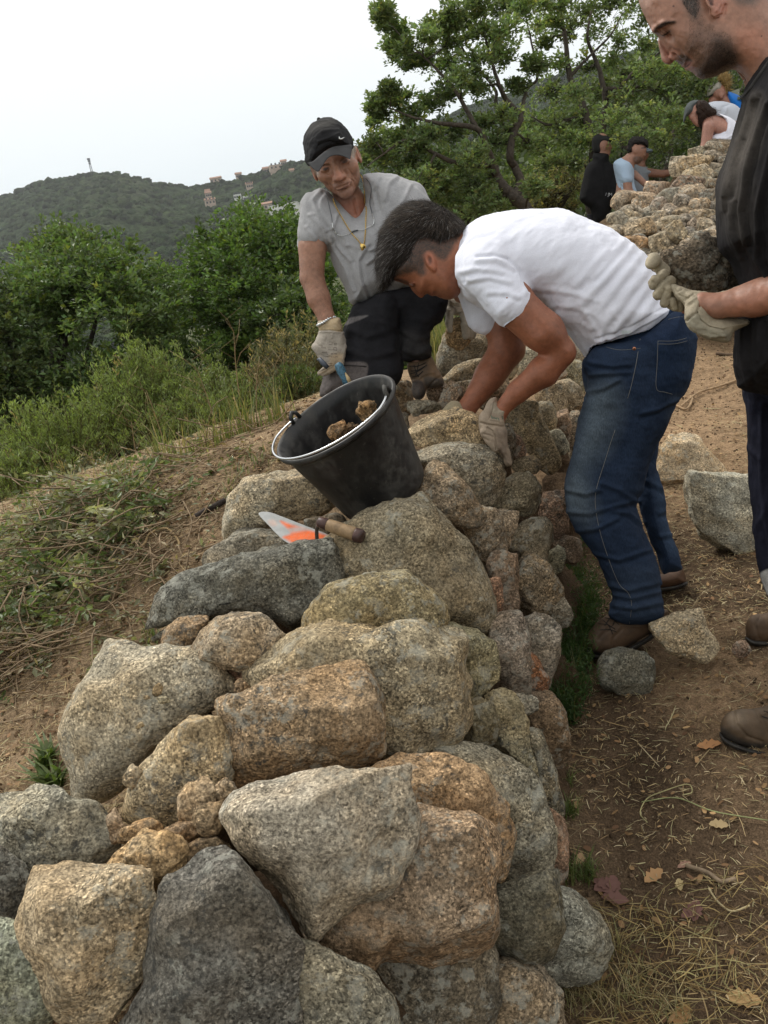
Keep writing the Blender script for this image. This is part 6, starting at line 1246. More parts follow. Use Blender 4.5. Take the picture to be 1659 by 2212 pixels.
strands('grey_hair', 900, 5, .3, lambda p: np.array([[.2, 1., 0]]) + 0 * p, M_hair, B, mask=lambda V, N: (poly_sd(zz(ZH1, [(1040, 540), (1120, 560), (1110, 650), (1080, 740), (1040, 720)]), V[:, 0], V[:, 1]) < 0) | (poly_sd(zz(ZH1, [(380, 800), (470, 860), (560, 960), (520, 1000), (440, 900)]), V[:, 0], V[:, 1]) < 0), col=(.33, .31, .27), surf=bB, seed=8)
shB = [('p', [(250, 622), (190, 655), (140, 720), (112, 830), (108, 930), (104, 1010), (150, 1018), (240, 1022), (300, 1036), (325, 1100), (365, 1190), (405, 1270), (430, 1340), (440, 1375), (490, 1402), (600, 1360), (700, 1320), (860, 1280), (960, 1150), (1000, 1000), (1020, 800), (985, 730), (930, 665), (870, 600), (800, 550), (720, 520), (620, 517), (540, 530), (545, 600), (555, 700), (530, 780), (485, 822), (430, 780), (375, 720), (335, 680), (300, 640)], 60, 210, 170, None),
       ('c', 205, 740, -10, 92, 205, 925, -45, 100, {'k': 30}), ('c', 840, 690, 80, 120, 940, 860, 60, 110, {'k': 40})]
fB = []
for po in ([(300, 1036), (290, 950), (240, 860), (180, 800)], [(310, 900), (330, 1000), (420, 1150), (470, 1300)], [(360, 800), (330, 900), (360, 1000), (450, 1100)], [(640, 560), (600, 640), (620, 760)], [(760, 540), (700, 600), (680, 700)], [(250, 640), (200, 700), (240, 800), (290, 900)], [(560, 1000), (500, 1100), (520, 1240), (560, 1340)], [(700, 1000), (620, 1080), (560, 1120)], [(430, 1000), (560, 1040), (680, 1000)],
           [(200, 800), (280, 880), (320, 970)], [(850, 600), (800, 700), (640, 900)], [(160, 880), (220, 950)]): fB += [(po, 14, 11), ([(p[0] + 20, p[1] + 8) for p in po], 13, -8)]
fB += [([(300, 640), (360, 705), (430, 790), (485, 832), (535, 788), (560, 705), (548, 600), (535, 545)], 9, 9)]
sculpt('shirt', Z1, shB, 30, 2.1, DB, M_melange, B, base=(.335, .335, .345), folds=fB, noise=((130, 8, 60, 2), (40, 3, 60, 2)), smooth_it=2)
sB = LAST[0]
neckl = [(1150, 960), (1195, 1010), (1225, 1100), (1240, 1230), (1248, 1400), (1268, 1500), (1262, 1650), (1258, 1800), (1250, 1900)]; nl2 = [(765, 1330), (790, 1420), (850, 1540), (920, 1660), (990, 1780), (1060, 1880), (1150, 1980), (1200, 2050)]; nl1 = neckl + [(1240, 2000), (1215, 2060)]
chain = thing('gold_chain', drape([(1210, 2060)], ZH1, 2, sB)[0], 'long gold link chain with a small pendant on the grey T-shirt', 'necklace')
for nl in (nl1, nl2):
    q = spline(np.array(nl, float), 9); w = drape([tuple(a) for a in q], ZH1, 2.2, sB); w[1:-1] = (w[:-2] + 2 * w[1:-1] + w[2:]) / 4
    wb_ = drape([tuple(a) for a in q], ZH1, 2.2, bB); ps = []
    for i in range(len(w) - 1): ps.append(tube([w[i] + (w[i + 1] - w[i]) * .1, (w[i] + w[i + 1]) / 2, w[i] + (w[i + 1] - w[i]) * .9], [.0011, .0024 if i % 2 else .0016, .0011], 6))
    v_, f_ = merge(ps); part('chain_links', v_, f_, M_gold, chain)
pc = drape([(1212, 2075)], ZH1, 3, sB)[0]; v_, f_ = _CS[5]; part('pendant', pc + v_ * np.array([.008, .004, .010]) * (1 + .25 * np.sin(v_[:, :1] * 9)), f_, M_gold, chain)
gl = thing('eyeglasses', drape([(1100, 1830)], ZH1, 3, sB)[0], 'thin rimless reading glasses hanging on a cord in front of the grey T-shirt', 'glasses')
drape_tube('cord', ZH1, [(640, 1200), (680, 1340), (720, 1500), (745, 1620), (755, 1700)], .7, M_greyst, gl, 3, sB); drape_tube('temple_arm', ZH1, [(755, 1700), (765, 1790), (820, 1885)], 1.0, M_silver, gl, 3.5, sB); drape_tube('lens_rim', ZH1, [(820, 1885), (900, 1900), (980, 1885), (1045, 1850)], .8, M_silver, gl, 4, sB)
drape_tube('bridge', ZH1, [(1045, 1850), (1090, 1830), (1140, 1820)], 1.7, M_greyst, gl, 4, sB); drape_tube('lens_rim', ZH1, [(1140, 1820), (1230, 1810), (1320, 1765), (1375, 1735)], .8, M_silver, gl, 4, sB); drape_tube('temple_arm', ZH1, [(1375, 1735), (1385, 1660), (1355, 1560)], 1.1, M_silver, gl, 3.5, sB); drape_tube('cord', ZH1, [(1355, 1560), (1320, 1400), (1345, 1200), (1300, 1080), (1180, 970)], .7, M_greyst, gl, 3, sB)
# trousers
tB = [('p', [(470, 1395), (560, 1360), (700, 1310), (780, 1420), (770, 1600), (800, 1800), (770, 1900), (640, 1990), (440, 1990), (300, 2010), (245, 1985), (262, 1880), (300, 1790), (370, 1700), (400, 1560), (440, 1460)], -40, 130, 120, None),
      ('p', [(680, 1310), (860, 1270), (1080, 1340), (1082, 1430), (1050, 1510), (985, 1560), (975, 1640), (992, 1725), (930, 1762), (830, 1770), (775, 1740), (765, 1600), (740, 1480)], 20, 110, 100, None, {'k': 25}), ('e', 760, 1400, 60, 200, 120, 130, 0, {'k': 40})]
fT = []
for po in ([(720, 1400), (760, 1500), (750, 1640)], [(450, 1560), (560, 1600), (700, 1560)], [(430, 1700), (560, 1740), (740, 1700)], [(800, 1400), (860, 1480), (950, 1500)], [(790, 1560), (880, 1620), (970, 1600)], [(800, 1690), (880, 1720), (980, 1680)], [(960, 1360), (1000, 1440), (980, 1540)], [(600, 1420), (640, 1500), (720, 1540)]): fT += [(po, 24, 11), ([(p[0] + 12, p[1] + 40) for p in po], 24, -7)]
sculpt('trousers', Z1, tB, 30, 2.1, DB, M_work, B, base=(.020, .020, .023), folds=fT, noise=((110, 9, 30, 1.6), (38, 3, 30, 1.5)), paint=[([(370, 1775), (450, 1770), (560, 1780), (556, 1870), (540, 1900), (400, 1960), (240, 2000), (262, 1880), (300, 1800)], (.12, .105, .10), 10, .95), ([(395, 1510), (440, 1480), (560, 1462), (540, 1480), (410, 1530)], (.14, .13, .13), 8, .95), ([(780, 1560), (960, 1600), (980, 1720), (800, 1740)], (.045, .043, .042), 60, .6)])
drape_tube('knee_seam', Z1, [(262, 1880), (360, 1800), (450, 1795), (556, 1800)], .9, M_lace, B, .8)
sculpt('boot', Z1, [('p', [(825, 1780), (880, 1755), (960, 1740), (990, 1735), (1020, 1800), (1050, 1850), (1068, 1900), (1055, 1935), (960, 1950), (930, 1990), (900, 2020), (868, 1990), (855, 1900), (835, 1850)], 50, 75, 65, None), ('e', 900, 1960, 0, 48, 62, 60, 0, {'k': 25})], 16, 1.6, DB, M_boot, B, base=(.20, .13, .075), folds=[([(870, 1900), (940, 1850), (1000, 1840)], 9, 7), ([(960, 1950), (1000, 1900), (1040, 1870)], 8, -6)],
       paint=[([(860, 1900), (930, 1900), (945, 1990), (900, 2030), (860, 2000)], (.045, .042, .042), 14, .85), ([(940, 1870), (1070, 1890), (1070, 1940), (960, 1950)], (.06, .055, .05), 14, .8), ([(840, 1790), (960, 1760), (960, 1860), (860, 1890)], (.07, .05, .035), 30, .6)])
bo = LAST[0]
for a, b in (((840, 1800), (950, 1775)), ((850, 1830), (940, 1800)), ((845, 1850), (955, 1790)), ((870, 1790), (900, 1870)), ((900, 1780), (880, 1860)), ((860, 1870), (930, 1830))): drape_tube('lace', Z1, [a, ((a[0] + b[0]) / 2, (a[1] + b[1]) / 2 + 10), b], .9, M_lace, B, 1.5, bo)
# right glove with prints, bracelet
gB = [('p', [(232, 590), (330, 500), (480, 465), (740, 458), (800, 600), (835, 775), (860, 790), (895, 950), (905, 1100), (880, 1260), (830, 1430), (780, 1600), (690, 1680), (600, 1740), (450, 1800), (380, 1815), (245, 1760), (300, 1700), (400, 1600), (350, 1430), (270, 1360), (150, 1250), (105, 1170), (120, 1080), (200, 980), (255, 830), (270, 750)], -640, 210, 200, None),
      ('c', 560, 1560, -790, 85, 290, 1765, -800, 52, {'k': 30}), ('c', 640, 1640, -760, 90, 360, 1790, -780, 50, {'k': 20}), ('c', 170, 1150, -700, 80, 420, 1480, -740, 100, {'k': 50}), ('c', 860, 1150, -700, 70, 760, 1560, -740, 90, {'k': 60})]
sculpt('glove', ZH4, gB, 50, 1.0, DB, M_glove, B, base=(.36, .32, .27), smooth_it=2, noise=((170, 12, 20, 1.4),), folds=[([(265, 770), (520, 760), (840, 785)], 18, -26), ([(265, 800), (520, 790), (840, 812)], 20, 18), ([(270, 1740), (420, 1670), (560, 1590)], 16, -30), ([(190, 1050), (260, 1110), (340, 1140)], 20, -20), ([(500, 1560), (540, 1545), (575, 1552)], 14, -26), ([(450, 830), (470, 920), (440, 1010)], 20, -12), ([(590, 830), (570, 930)], 22, 12), ([(300, 1330), (420, 1400), (560, 1380)], 24, -18)],
       paint=[([(240, 590), (480, 460), (745, 458), (835, 780), (520, 750), (265, 750)], (.47, .36, .22), 26, .95), ([(520, 1350), (840, 1300), (780, 1600), (600, 1740), (300, 1800), (270, 1740), (500, 1560)], (.40, .30, .19), 100, .8)])
gv = LAST[0]
for org, txt, s_ in (((700, 1060), 'CE', 62), ((600, 1200), '12 mm', 40), ((430, 1150), '3121', 58), ((460, 1265), '2010', 56), ((690, 1290), 'EN:388', 48), ((720, 1365), 'CAT II 10', 42), ((480, 1310), 'III', 40)):
    print_text(txt, ZH4, org, (-1, .04 if org[0] > 500 else -.12), (0, 1), s_, M_ink, B, surf=gv)
drape_tube('printed_frame', ZH4, [(500, 1030), (580, 1035), (578, 1098), (498, 1090)], .35, M_ink, B, .3, gv, closed=True, sub=1); drape_tube('printed_emblem', ZH4, [(615, 1220), (620, 1165), (650, 1150), (685, 1170), (686, 1240), (650, 1215)], .35, M_ink, B, .3, gv, closed=True, sub=3)
br = spline(np.array([(235, 650), (270, 630), (380, 575), (500, 495), (600, 455), (672, 455)], float), 5); w = drape([tuple(a) for a in br], ZH4, 3.0, gv); brc = thing('bracelet', w.mean(0), 'silver link bracelet on the gloved wrist of the man in the cap', 'bracelet')
for i in range(0, len(w) - 1, 2):
    v_, f_ = tube([w[i], w[min(i + 1, len(w) - 1)] * .98 + w[i] * .02, w[min(i + 2, len(w) - 1)] * .9 + w[i] * .1], [.0042, .0048, .0042], 6); part('bracelet_link', v_, f_, M_silver, brc)
# left glove gripping a stone
gL = [('p', [(350, 380), (480, 350), (620, 300), (700, 400), (820, 560), (930, 700), (1060, 850), (1080, 950), (1060, 1000), (900, 860), (840, 800), (720, 760), (600, 780), (480, 760), (320, 720), (300, 640), (340, 560)], 180, 190, 160, None), ('c', 390, 700, 60, 92, 375, 960, 0, 92, {'k': 50}), ('c', 375, 960, 0, 90, 410, 1120, 0, 68, {'k': 30}),
      ('c', 730, 760, 40, 100, 755, 1000, -40, 102, {'k': 40}), ('c', 755, 1000, -40, 100, 775, 1250, 0, 92, {'k': 20}), ('c', 900, 830, 100, 80, 930, 1050, 60, 80, {'k': 20}), ('c', 930, 1050, 60, 78, 880, 1280, 80, 66, {'k': 15}), ('c', 1000, 900, 180, 66, 1010, 1080, 160, 62, {'k': 15}), ('c', 1010, 1080, 160, 60, 950, 1290, 170, 50, {'k': 12})]
sculpt('glove', ZH6, gL, 30, 1.1, DB * 1.02, M_glove, B, base=(.42, .37, .29), noise=((120, 10, 0, 1.4),), folds=[([(400, 430), (450, 540), (520, 660), (580, 760)], 16, -24), ([(500, 500), (640, 460), (760, 480)], 22, 16), ([(520, 560), (700, 560), (820, 620)], 22, -16), ([(560, 700), (700, 680), (850, 760), (950, 860)], 20, 16), ([(370, 830), (430, 790)], 18, -18), ([(660, 940), (850, 930)], 20, -8), ([(350, 650), (420, 660)], 18, 12)])
stone(ZH6, [(290, 1150), (330, 1050), (430, 900), (560, 850), (700, 900), (850, 1100), (900, 1300), (820, 1440), (700, 1560), (560, 1600), (400, 1520), (310, 1420)], (.33, .24, .13), None, d=DB * 1.02 + .0, label='tan fist sized stone gripped in the left glove of the man in the cap', name='gripped_stone', ang=.4, mat=M_chip, thick=.7)
# brush-like hand tool
M_blue = flat_mat('chipped_blue_paint', (.035, .10, .15), .6, mul=(150., .4, 1.8)); M_wd2 = flat_mat('bare_wood', (.50, .38, .20), .7, mul=(80., .7, 1.2))
tool = thing('hand_trowel', zw(ZH4, 700, 1700, DB * .92), 'blue handled hand trowel held upright in the right glove above the bucket', 'trowel')
dt = DB * .945
part('handle', *tube([zw(ZH4, 700, 1540, dt), zw(ZH4, 740, 1600, dt), zw(ZH4, 800, 1720, dt - .005), zw(ZH4, 880, 1900, dt - .01), zw(ZH4, 930, 2080, dt - .01)], [.009, .0125, .013, .0095, .0095], 12), M_blue, tool)
part('wooden_shim', *tube([zw(ZH4, 870, 1760, dt - .012), zw(ZH4, 940, 1880, dt - .014), zw(ZH4, 990, 1980, dt - .014)], [.004, .006, .006], 8), M_wd2, tool)
part('blade', *tube([zw(ZH4, 215, 1440, dt + .03), zw(ZH4, 290, 1440, dt + .03), zw(ZH4, 390, 1550, dt + .02), zw(ZH4, 480, 1640, dt + .02)], [.001, .007, .008, .006], 8), flat_mat('dark_blade', (.07, .08, .10), .5, metal=.4), tool)
# ============================================================ standing man at the right edge
DCc = 1.52
Cm = thing('person', W(1640., 1600., gd(1640, 1600)), 'bearded man in a black T-shirt standing at the right edge, carrying a rough stone', 'person')
hd = [(203, -60), (206, 0), (217, 60), (240, 130), (280, 222), (320, 310), (358, 368), (392, 398), (430, 428), (470, 500), (540, 600), (600, 655), (630, 690), (668, 725), (700, 748), (722, 757), (735, 752), (748, 775), (775, 800), (812, 818), (838, 850), (880, 880), (940, 895), (1000, 888), (1080, 860), (1160, 815), (1230, 790), (1310, 800), (1380, 862), (1430, 945), (1500, 1100), (1700, 1300), (2100, 1100), (2250, 600), (2100, 350), (1900, 150), (1750, -100), (1680, -400), (1500, -700), (1200, -880), (800, -920), (450, -760), (260, -450)]
bodyC = [('p', hd, 0, 480, 430, None), ('c', 452, 470, 0, 40, 520, 640, 0, 62, {'k': 50}), ('e', 532, 668, 0, 56, 58, 66, 0, {'k': 30}), ('e', 598, 636, -85, 55, 48, 46, 20, {'k': 30}), ('-e', 602, 684, -60, 26, 12, 30, 20, {'k': 10}),
         ('-e', 480, 385, -330, 105, 58, 120, 28, {'k': 70}), ('e', 492, 372, -190, 74, 48, 80, 30, {'k': 18}), ('e', 455, 295, -200, 110, 32, 70, -30, {'k': 60}),
         ('c', 700, 735, -60, 22, 800, 700, -230, 16, {'k': 24}), ('c', 742, 772, -60, 24, 812, 735, -200, 18, {'k': 26}), ('-c', 715, 757, -90, 5, 790, 700, -290, 7, {'k': 20}), ('-c', 620, 620, -170, 10, 690, 760, -240, 8, {'k': 60}),
         ('E', 1050, -60, -490, 120, 215, 45, rotm(-15, 18, 0).tolist(), {'k': 30}), ('-e', 1020, -40, -560, 62, 105, 45, -15, {'k': 25}), ('e', 1075, 140, -500, 66, 70, 34, 0, {'k': 25}), ('-c', 1010, 60, -560, 12, 1060, 95, -560, 16, {'k': 18}),
         ('c', 1560, 420, 40, 300, 1950, 1250, 120, 420, {'k': 150})]
K32 = ZH3[0] / Z3[0]
armC = [('c', 1560, 1560, -420, 150, 1330, 1560, -330, 128, {'k': 30}), ('c', 1330, 1560, -330, 126, 1120, 1620, -240, 98, {'k': 30}), ('c', 1120, 1620, -240, 96, 920, 1660, -180, 66, {'k': 30}), ('c', 920, 1660, -180, 62, 840, 1640, -160, 55), ('c', 1480, 800, -420, 150, 1580, 1560, -420, 150, {'k': 30}), ('c', 1400, 700, -420, 150, 1400, 600, 0, 200), ('c', 1400, 600, 100, 250, 1500, 1900, 350, 200),
        ('c', 1300, 700, 420, 130, 1250, 1400, 380, 110), ('c', 1250, 1400, 380, 100, 760, 1650, 250, 60), ('c', 1450, 1800, 250, 150, 1500, 3200, 500, 100), ('c', 1450, 1800, 550, 150, 1350, 3200, 850, 100)]
sculpt('body', ZH3, bodyC, 90, 1.35, DCc, M_skin, Cm, base=SK_C, smooth_it=1, noise=((260, 8, 0, 1), (90, 3, 0, 1)),
       folds=[([(440, 350), (500, 395), (560, 400)], 14, -16), ([(415, 330), (470, 320), (540, 310)], 16, -10), ([(560, 560), (650, 590), (700, 650)], 24, -16), ([(1180, 60), (1160, 160), (1090, 200)], 18, -20), ([(400, 300), (480, 250), (590, 240)], 26, 14), ([(980, -60), (1000, 40), (1040, 60)], 16, -16), ([(1110, -100), (1120, 40), (1080, 120)], 18, 14)],
       paint=[([(360, 360), (375, 320), (420, 280), (500, 240), (600, 235), (610, 262), (520, 275), (440, 310), (400, 350), (385, 378)], (.055, .038, .030), 34, .85), ([(395, 395), (380, 355), (410, 345), (450, 385), (420, 410)], (.06, .04, .03), 24, .6),
              ([(440, 400), (470, 375), (520, 345), (560, 330), (555, 375), (510, 405), (465, 412)], (.10, .06, .045), 22, .55), ([(462, 398), (500, 380), (540, 352), (548, 362), (505, 396), (468, 408)], (.02, .014, .012), 9, .95),
              ([(760, 120), (860, 110), (960, 220), (1090, 300), (1220, 380), (1310, 520), (1330, 720), (1230, 790), (1000, 900), (860, 880), (800, 800), (840, 700), (780, 640), (700, 560), (740, 420), (790, 300)], (.15, .092, .066), 170, .62),
              ([(1050, 420), (1230, 480), (1320, 620), (1290, 740), (1150, 830), (980, 900), (870, 870), (850, 780), (880, 720), (980, 600)], (.045, .032, .026), 140, .78), ([(610, 650), (680, 610), (760, 640), (800, 690), (760, 690), (720, 700), (690, 735), (640, 705)], (.055, .036, .028), 30, .85),
              ([(650, -80), (850, -80), (890, 60), (870, 150), (820, 200), (760, 130), (700, 40)], (.075, .068, .062), 110, .8), ([(690, -60), (900, -60), (1000, -300), (1500, -500), (1560, 0), (1350, 60), (1250, -60), (1180, -350), (960, -380)], (.08, .07, .06), 90, .7),
              ([(470, 500), (540, 560), (640, 560), (620, 660), (540, 730), (490, 700)], (.42, .19, .15), 70, .55), ([(700, 745), (760, 700), (800, 712), (770, 760), (730, 765)], (.34, .13, .11), 20, .7), ([(755, 780), (810, 745), (830, 770), (800, 810)], (.34, .14, .12), 20, .5), ([(715, 757), (745, 740), (790, 702), (770, 735), (735, 762)], (.05, .02, .018), 9, .9),
              ([(1000, -80), (1180, -60), (1190, 100), (1100, 200), (1040, 150)], (.45, .19, .14), 60, .6), ([(985, -40), (1040, -40), (1035, 60), (1000, 50)], (.06, .02, .015), 18, .9), ([(1300, 350), (1600, 300), (1650, 600), (1450, 750), (1350, 600)], (.40, .16, .095), 160, .5), ([(580, 62), (600, 60), (602, 78), (584, 80)], (.10, .05, .04), 6, .9), ([(1578, 400), (1596, 400), (1592, 418), (1580, 416)], (.10, .05, .04), 6, .9), ([(200, -100), (330, -100), (300, 160), (230, 110)], (.46, .30, .24), 90, .4)])
hC = LAST[0]
def bm(V, N): return (poly_sd(zz(ZH3, [(770, 120), (870, 110), (960, 220), (1090, 300), (1250, 400), (1320, 600), (1310, 740), (1150, 830), (980, 890), (870, 870), (830, 790), (870, 720), (790, 620), (720, 540), (770, 400)]), V[:, 0], V[:, 1]) < 0) & (N[:, 2] < .4)
strands('beard', 5200, 3.2, .16, lambda p: np.array([[-.25, 1., 0]]) + 0 * p, M_hair, Cm, mask=bm, col=(.06, .042, .032), surf=hC, seed=5, lift=.35, curl=.4, seg=2)
strands('beard', 2200, 3.8, .18, lambda p: np.array([[-.25, 1., 0]]) + 0 * p, M_hair, Cm, mask=lambda V, N: (poly_sd(zz(ZH3, [(1080, 480), (1230, 520), (1310, 640), (1250, 770), (1000, 895), (880, 880), (850, 800), (950, 700)]), V[:, 0], V[:, 1]) < 0) & (N[:, 2] < .6), col=(.035, .026, .022), surf=hC, seed=6, lift=.4, curl=.4, seg=2)
strands('beard', 380, 3.2, .16, lambda p: np.array([[.5, 1., 0]]) + 0 * p, M_hair, Cm, mask=lambda V, N: (poly_sd(zz(ZH3, [(615, 660), (680, 615), (770, 650), (795, 690), (750, 695), (700, 735), (650, 710)]), V[:, 0], V[:, 1]) < 0) & (N[:, 2] < .6), col=(.03, .022, .02), surf=hC, seed=7, lift=.3, curl=.3, seg=2)
strands('eyebrow', 600, 4.6, .22, lambda p: np.array([[1., -.35, 0]]) + 0 * p, M_hair, Cm, mask=lambda V, N: (poly_sd(zz(ZH3, [(365, 355), (420, 285), (500, 245), (590, 240), (600, 258), (500, 280), (420, 325), (385, 372)]), V[:, 0], V[:, 1]) < 0) & (N[:, 2] < .6), col=(.03, .022, .02), surf=hC, seed=9, lift=.15, curl=.2, seg=2)
strands('short_hair', 1100, 4.0, .24, lambda p: np.array([[.3, 1., 0]]) + 0 * p, M_hair, Cm, mask=lambda V, N: (poly_sd(zz(ZH3, [(650, -80), (870, -80), (890, 80), (840, 190), (760, 130), (700, 40)]), V[:, 0], V[:, 1]) < 0) & (N[:, 2] < .6), col=(.045, .042, .04), surf=hC, seed=10, lift=.2, curl=.3, seg=2, grey=.1)
sculpt('forearm', Z3, armC, 30, 2.2, DCc, M_skin, Cm, base=(.30, .145, .095), noise=((120, 4, 0, 1),), paint=[([(1000, 1640), (1200, 1560), (1300, 1640), (1200, 1740), (1000, 1730)], (.42, .17, .10), 90, .45)])
strands('arm_hair', 800, 5., .12, lambda p: np.array([[-1., .3, 0]]) + 0 * p, M_hair, Cm, mask=lambda V, N: (V[:, 0] > 1545) & (V[:, 1] < 690) & (V[:, 1] > 560) & (N[:, 2] < .3), col=(.05, .03, .02), seed=12, lift=.3, curl=.4, seg=2)
shC = [('p', [(1190, 300), (1150, 350), (1095, 425), (1062, 475), (1042, 530), (1045, 570), (1010, 680), (970, 800), (935, 910), (914, 1000), (908, 1090), (915, 1200), (922, 1330), (945, 1375), (985, 1420), (1010, 1480), (1030, 1550), (1020, 1650), (1005, 1760), (996, 1880), (1000, 1990), (1022, 2060), (1052, 2112), (1300, 2160), (1700, 2150), (1820, 1700), (1850, 1100), (1800, 700), (1650, 480), (1450, 330), (1300, 260)], 30, 560, 430, (0, .24)),
       ('c', 1450, 640, -420, 200, 1520, 1150, -470, 185, {'k': 80})]
fC = []
for po, a in (([(1110, 520), (1050, 700), (990, 900), (960, 1060)], 15), ([(1180, 560), (1120, 740), (1060, 960), (1030, 1150), (1060, 1330)], 17), ([(1230, 700), (1180, 900), (1120, 1150), (1130, 1400), (1180, 1500)], 16), ([(1020, 760), (960, 940), (945, 1140)], 12), ([(980, 1100), (985, 1250), (1040, 1400)], 12), ([(1300, 800), (1240, 1100), (1230, 1400)], 16),
              ([(1060, 1700), (1050, 1900), (1080, 2080)], 10), ([(1140, 1750), (1130, 1950)], 10), ([(1010, 1980), (1150, 2020)], 8)):
    fC += [(po, 15, a), ([(p[0] + 28, p[1] + 4) for p in po], 15, -a * .8)]
sculpt('shirt', Z3, shC, 40, 2.2, DCc, M_work, Cm, base=(.014, .013, .014), folds=fC, noise=((160, 9, 100, 2.5), (50, 3.5, 100, 3)), paint=[([(1040, 560), (1140, 520), (1140, 760), (1040, 1000), (960, 1150), (915, 1080), (940, 900), (1000, 700)], (.075, .066, .058), 90, .8), ([(1050, 900), (1100, 1000), (1080, 1300), (1000, 1300), (930, 1200), (940, 1050)], (.045, .04, .036), 90, .6)])  # greyer chest patches: worn cloth, with the highlight on its folds painted in
sC = LAST[0]
drape_tube('collar', Z3, [(1046, 528), (1080, 500), (1110, 455), (1160, 385), (1200, 330), (1280, 270)], 4.2, M_lace, Cm, 1.0, sC, n=10)
drape_tube('neck_cord', ZH3, [(1330, 1050), (1365, 990), (1385, 920), (1405, 895)], 1.0, M_silver, Cm, 2.0, hC)
# trousers and boots
DP = 1.98
trC = [('p', [(912, 400), (980, 390), (1300, 380), (1330, 700), (1290, 1100), (1250, 1480), (1120, 1480), (1060, 1440), (1022, 1392), (1000, 1330), (988, 1290), (972, 1190), (952, 1000), (938, 850), (928, 700), (922, 560)], 120, 120, 110, None), ('c', 1400, 500, -120, 170, 1390, 1100, -120, 140, {'k': 30}), ('c', 1390, 1100, -120, 140, 1360, 1880, -80, 110, {'k': 20}), ('e', 1250, 380, 0, 330, 180, 230, 0, {'k': 60})]
sculpt('trousers', Z4, trC, 30, 2.6, DP, M_work, Cm, base=(.013, .014, .024), noise=((130, 9, 80, 2), (50, 4, 80, 2)), folds=[([(960, 1100), (1020, 1000), (1029, 900)], 14, 8), ([(930, 700), (1000, 760)], 14, 8), ([(1000, 500), (1000, 900), (1040, 1200)], 12, 10)], paint=[([(995, 1290), (1100, 1275), (1120, 1380), (1040, 1420), (1015, 1370)], (.42, .42, .40), 8, .95)])
dB1 = gd(1610, 1395) + .02; dB2 = gd(1610, 1630) + .02
sculpt('boot', Z4, [('p', [(922, 1560), (935, 1508), (975, 1484), (1040, 1474), (1150, 1400), (1260, 1400), (1290, 1520), (1290, 1610), (1150, 1625), (1010, 1628), (940, 1618)], 0, 72, 60, None)], 14, 1.7, dB1, M_boot, Cm, base=(.11, .07, .042), folds=[([(1000, 1480), (970, 1540), (985, 1600)], 8, -6)])
sculpt('sole', Z4, [('p', [(925, 1590), (1000, 1610), (1290, 1600), (1290, 1640), (1000, 1640), (935, 1622)], 0, 74, 16, None)], 8, 1.8, dB1, M_sole, Cm)
sculpt('boot', Z4, [('p', [(805, 2035), (812, 1985), (840, 1950), (890, 1932), (950, 1928), (1020, 1915), (1120, 1860), (1240, 1800), (1400, 1790), (1420, 1960), (1410, 2110), (1200, 2125), (1029, 2132), (900, 2105), (830, 2075)], 0, 92, 80, None)], 18, 1.8, dB2, M_boot, Cm, base=(.105, .072, .045), folds=[([(868, 1945), (880, 2000), (930, 2060), (1000, 2085)], 7, -7), ([(960, 1930), (1000, 1980), (1040, 2060)], 8, -6), ([(1000, 1960), (1060, 1930)], 8, 8)],
       paint=[([(808, 2010), (880, 2060), (960, 2090), (1100, 2100), (1100, 2140), (900, 2120), (820, 2080)], (.045, .042, .038), 20, .8), ([(840, 1960), (900, 1940), (930, 1980), (880, 2020)], (.21, .16, .11), 40, .6)])
bo = LAST[0]
sculpt('sole', Z4, [('p', [(802, 2035), (830, 2068), (900, 2100), (1029, 2125), (1410, 2105), (1412, 2150), (1020, 2156), (890, 2128), (825, 2098), (803, 2062)], 0, 92, 20, None)], 8, 1.8, dB2, M_sole, Cm)
for a, b in (((1000, 1965), (1060, 1985)), ((1010, 1940), (1080, 1965))): drape_tube('lace', Z4, [a, b], 1.2, M_lace, Cm, 2, bo)
# the carried stone and the gloves around it
stone(ZH2, [(350, 200), (480, 190), (620, 130), (700, 100), (800, 30), (860, 10), (900, 60), (940, 85), (1060, 170), (1200, 290), (1330, 390), (1400, 470), (1480, 525), (1400, 600), (1200, 670), (1000, 690), (800, 665), (650, 600), (560, 520), (470, 450), (380, 400), (345, 340)], (.115, .100, .076), None, d=DCc + .03, label='rough brown speckled stone carried in both gloves of the standing man', name='carried_stone', ang=.95, rough=1.8, thick=.6, top=.85, frontp=.6, lod=30, grow=1.06)
sculpt('glove', ZH2, [('c', 262, 345, -60, 52, 315, 290, 0, 88, {'k': 20}), ('e', 285, 325, -20, 75, 80, 80, 0, {'k': 20}), ('c', 325, 300, 60, 60, 420, 420, 180, 90, {'k': 40})], 20, 1.1, DCc, M_glove, Cm, base=(.40, .345, .25), smooth_it=2)
fin = [('c', 300, 600, -60, 50, 425, 455, -110, 62, {'k': 8}), ('c', 290, 560, -40, 50, 330, 520, -80, 58, {'k': 20}), ('c', 360, 700, -80, 66, 440, 600, -120, 60, {'k': 10}), ('c', 440, 600, -120, 56, 515, 530, -130, 58, {'k': 10}), ('c', 440, 800, -90, 58, 470, 690, -130, 50, {'k': 8}), ('c', 470, 690, -130, 46, 490, 620, -150, 50, {'k': 8}), ('c', 555, 850, -80, 52, 540, 770, -130, 42, {'k': 8}), ('c', 620, 850, -40, 55, 640, 760, -60, 60, {'k': 14}), ('e', 560, 740, 60, 190, 150, 110, 35, {'k': 30})]
sculpt('glove', ZH2, fin, 10, 1.1, DCc, M_glove, Cm, base=(.31, .265, .185), smooth_it=1, noise=((60, 6, 0, 1),), paint=[([(280, 480), (430, 400), (480, 470), (330, 620)], (.30, .26, .19), 50, .4)])
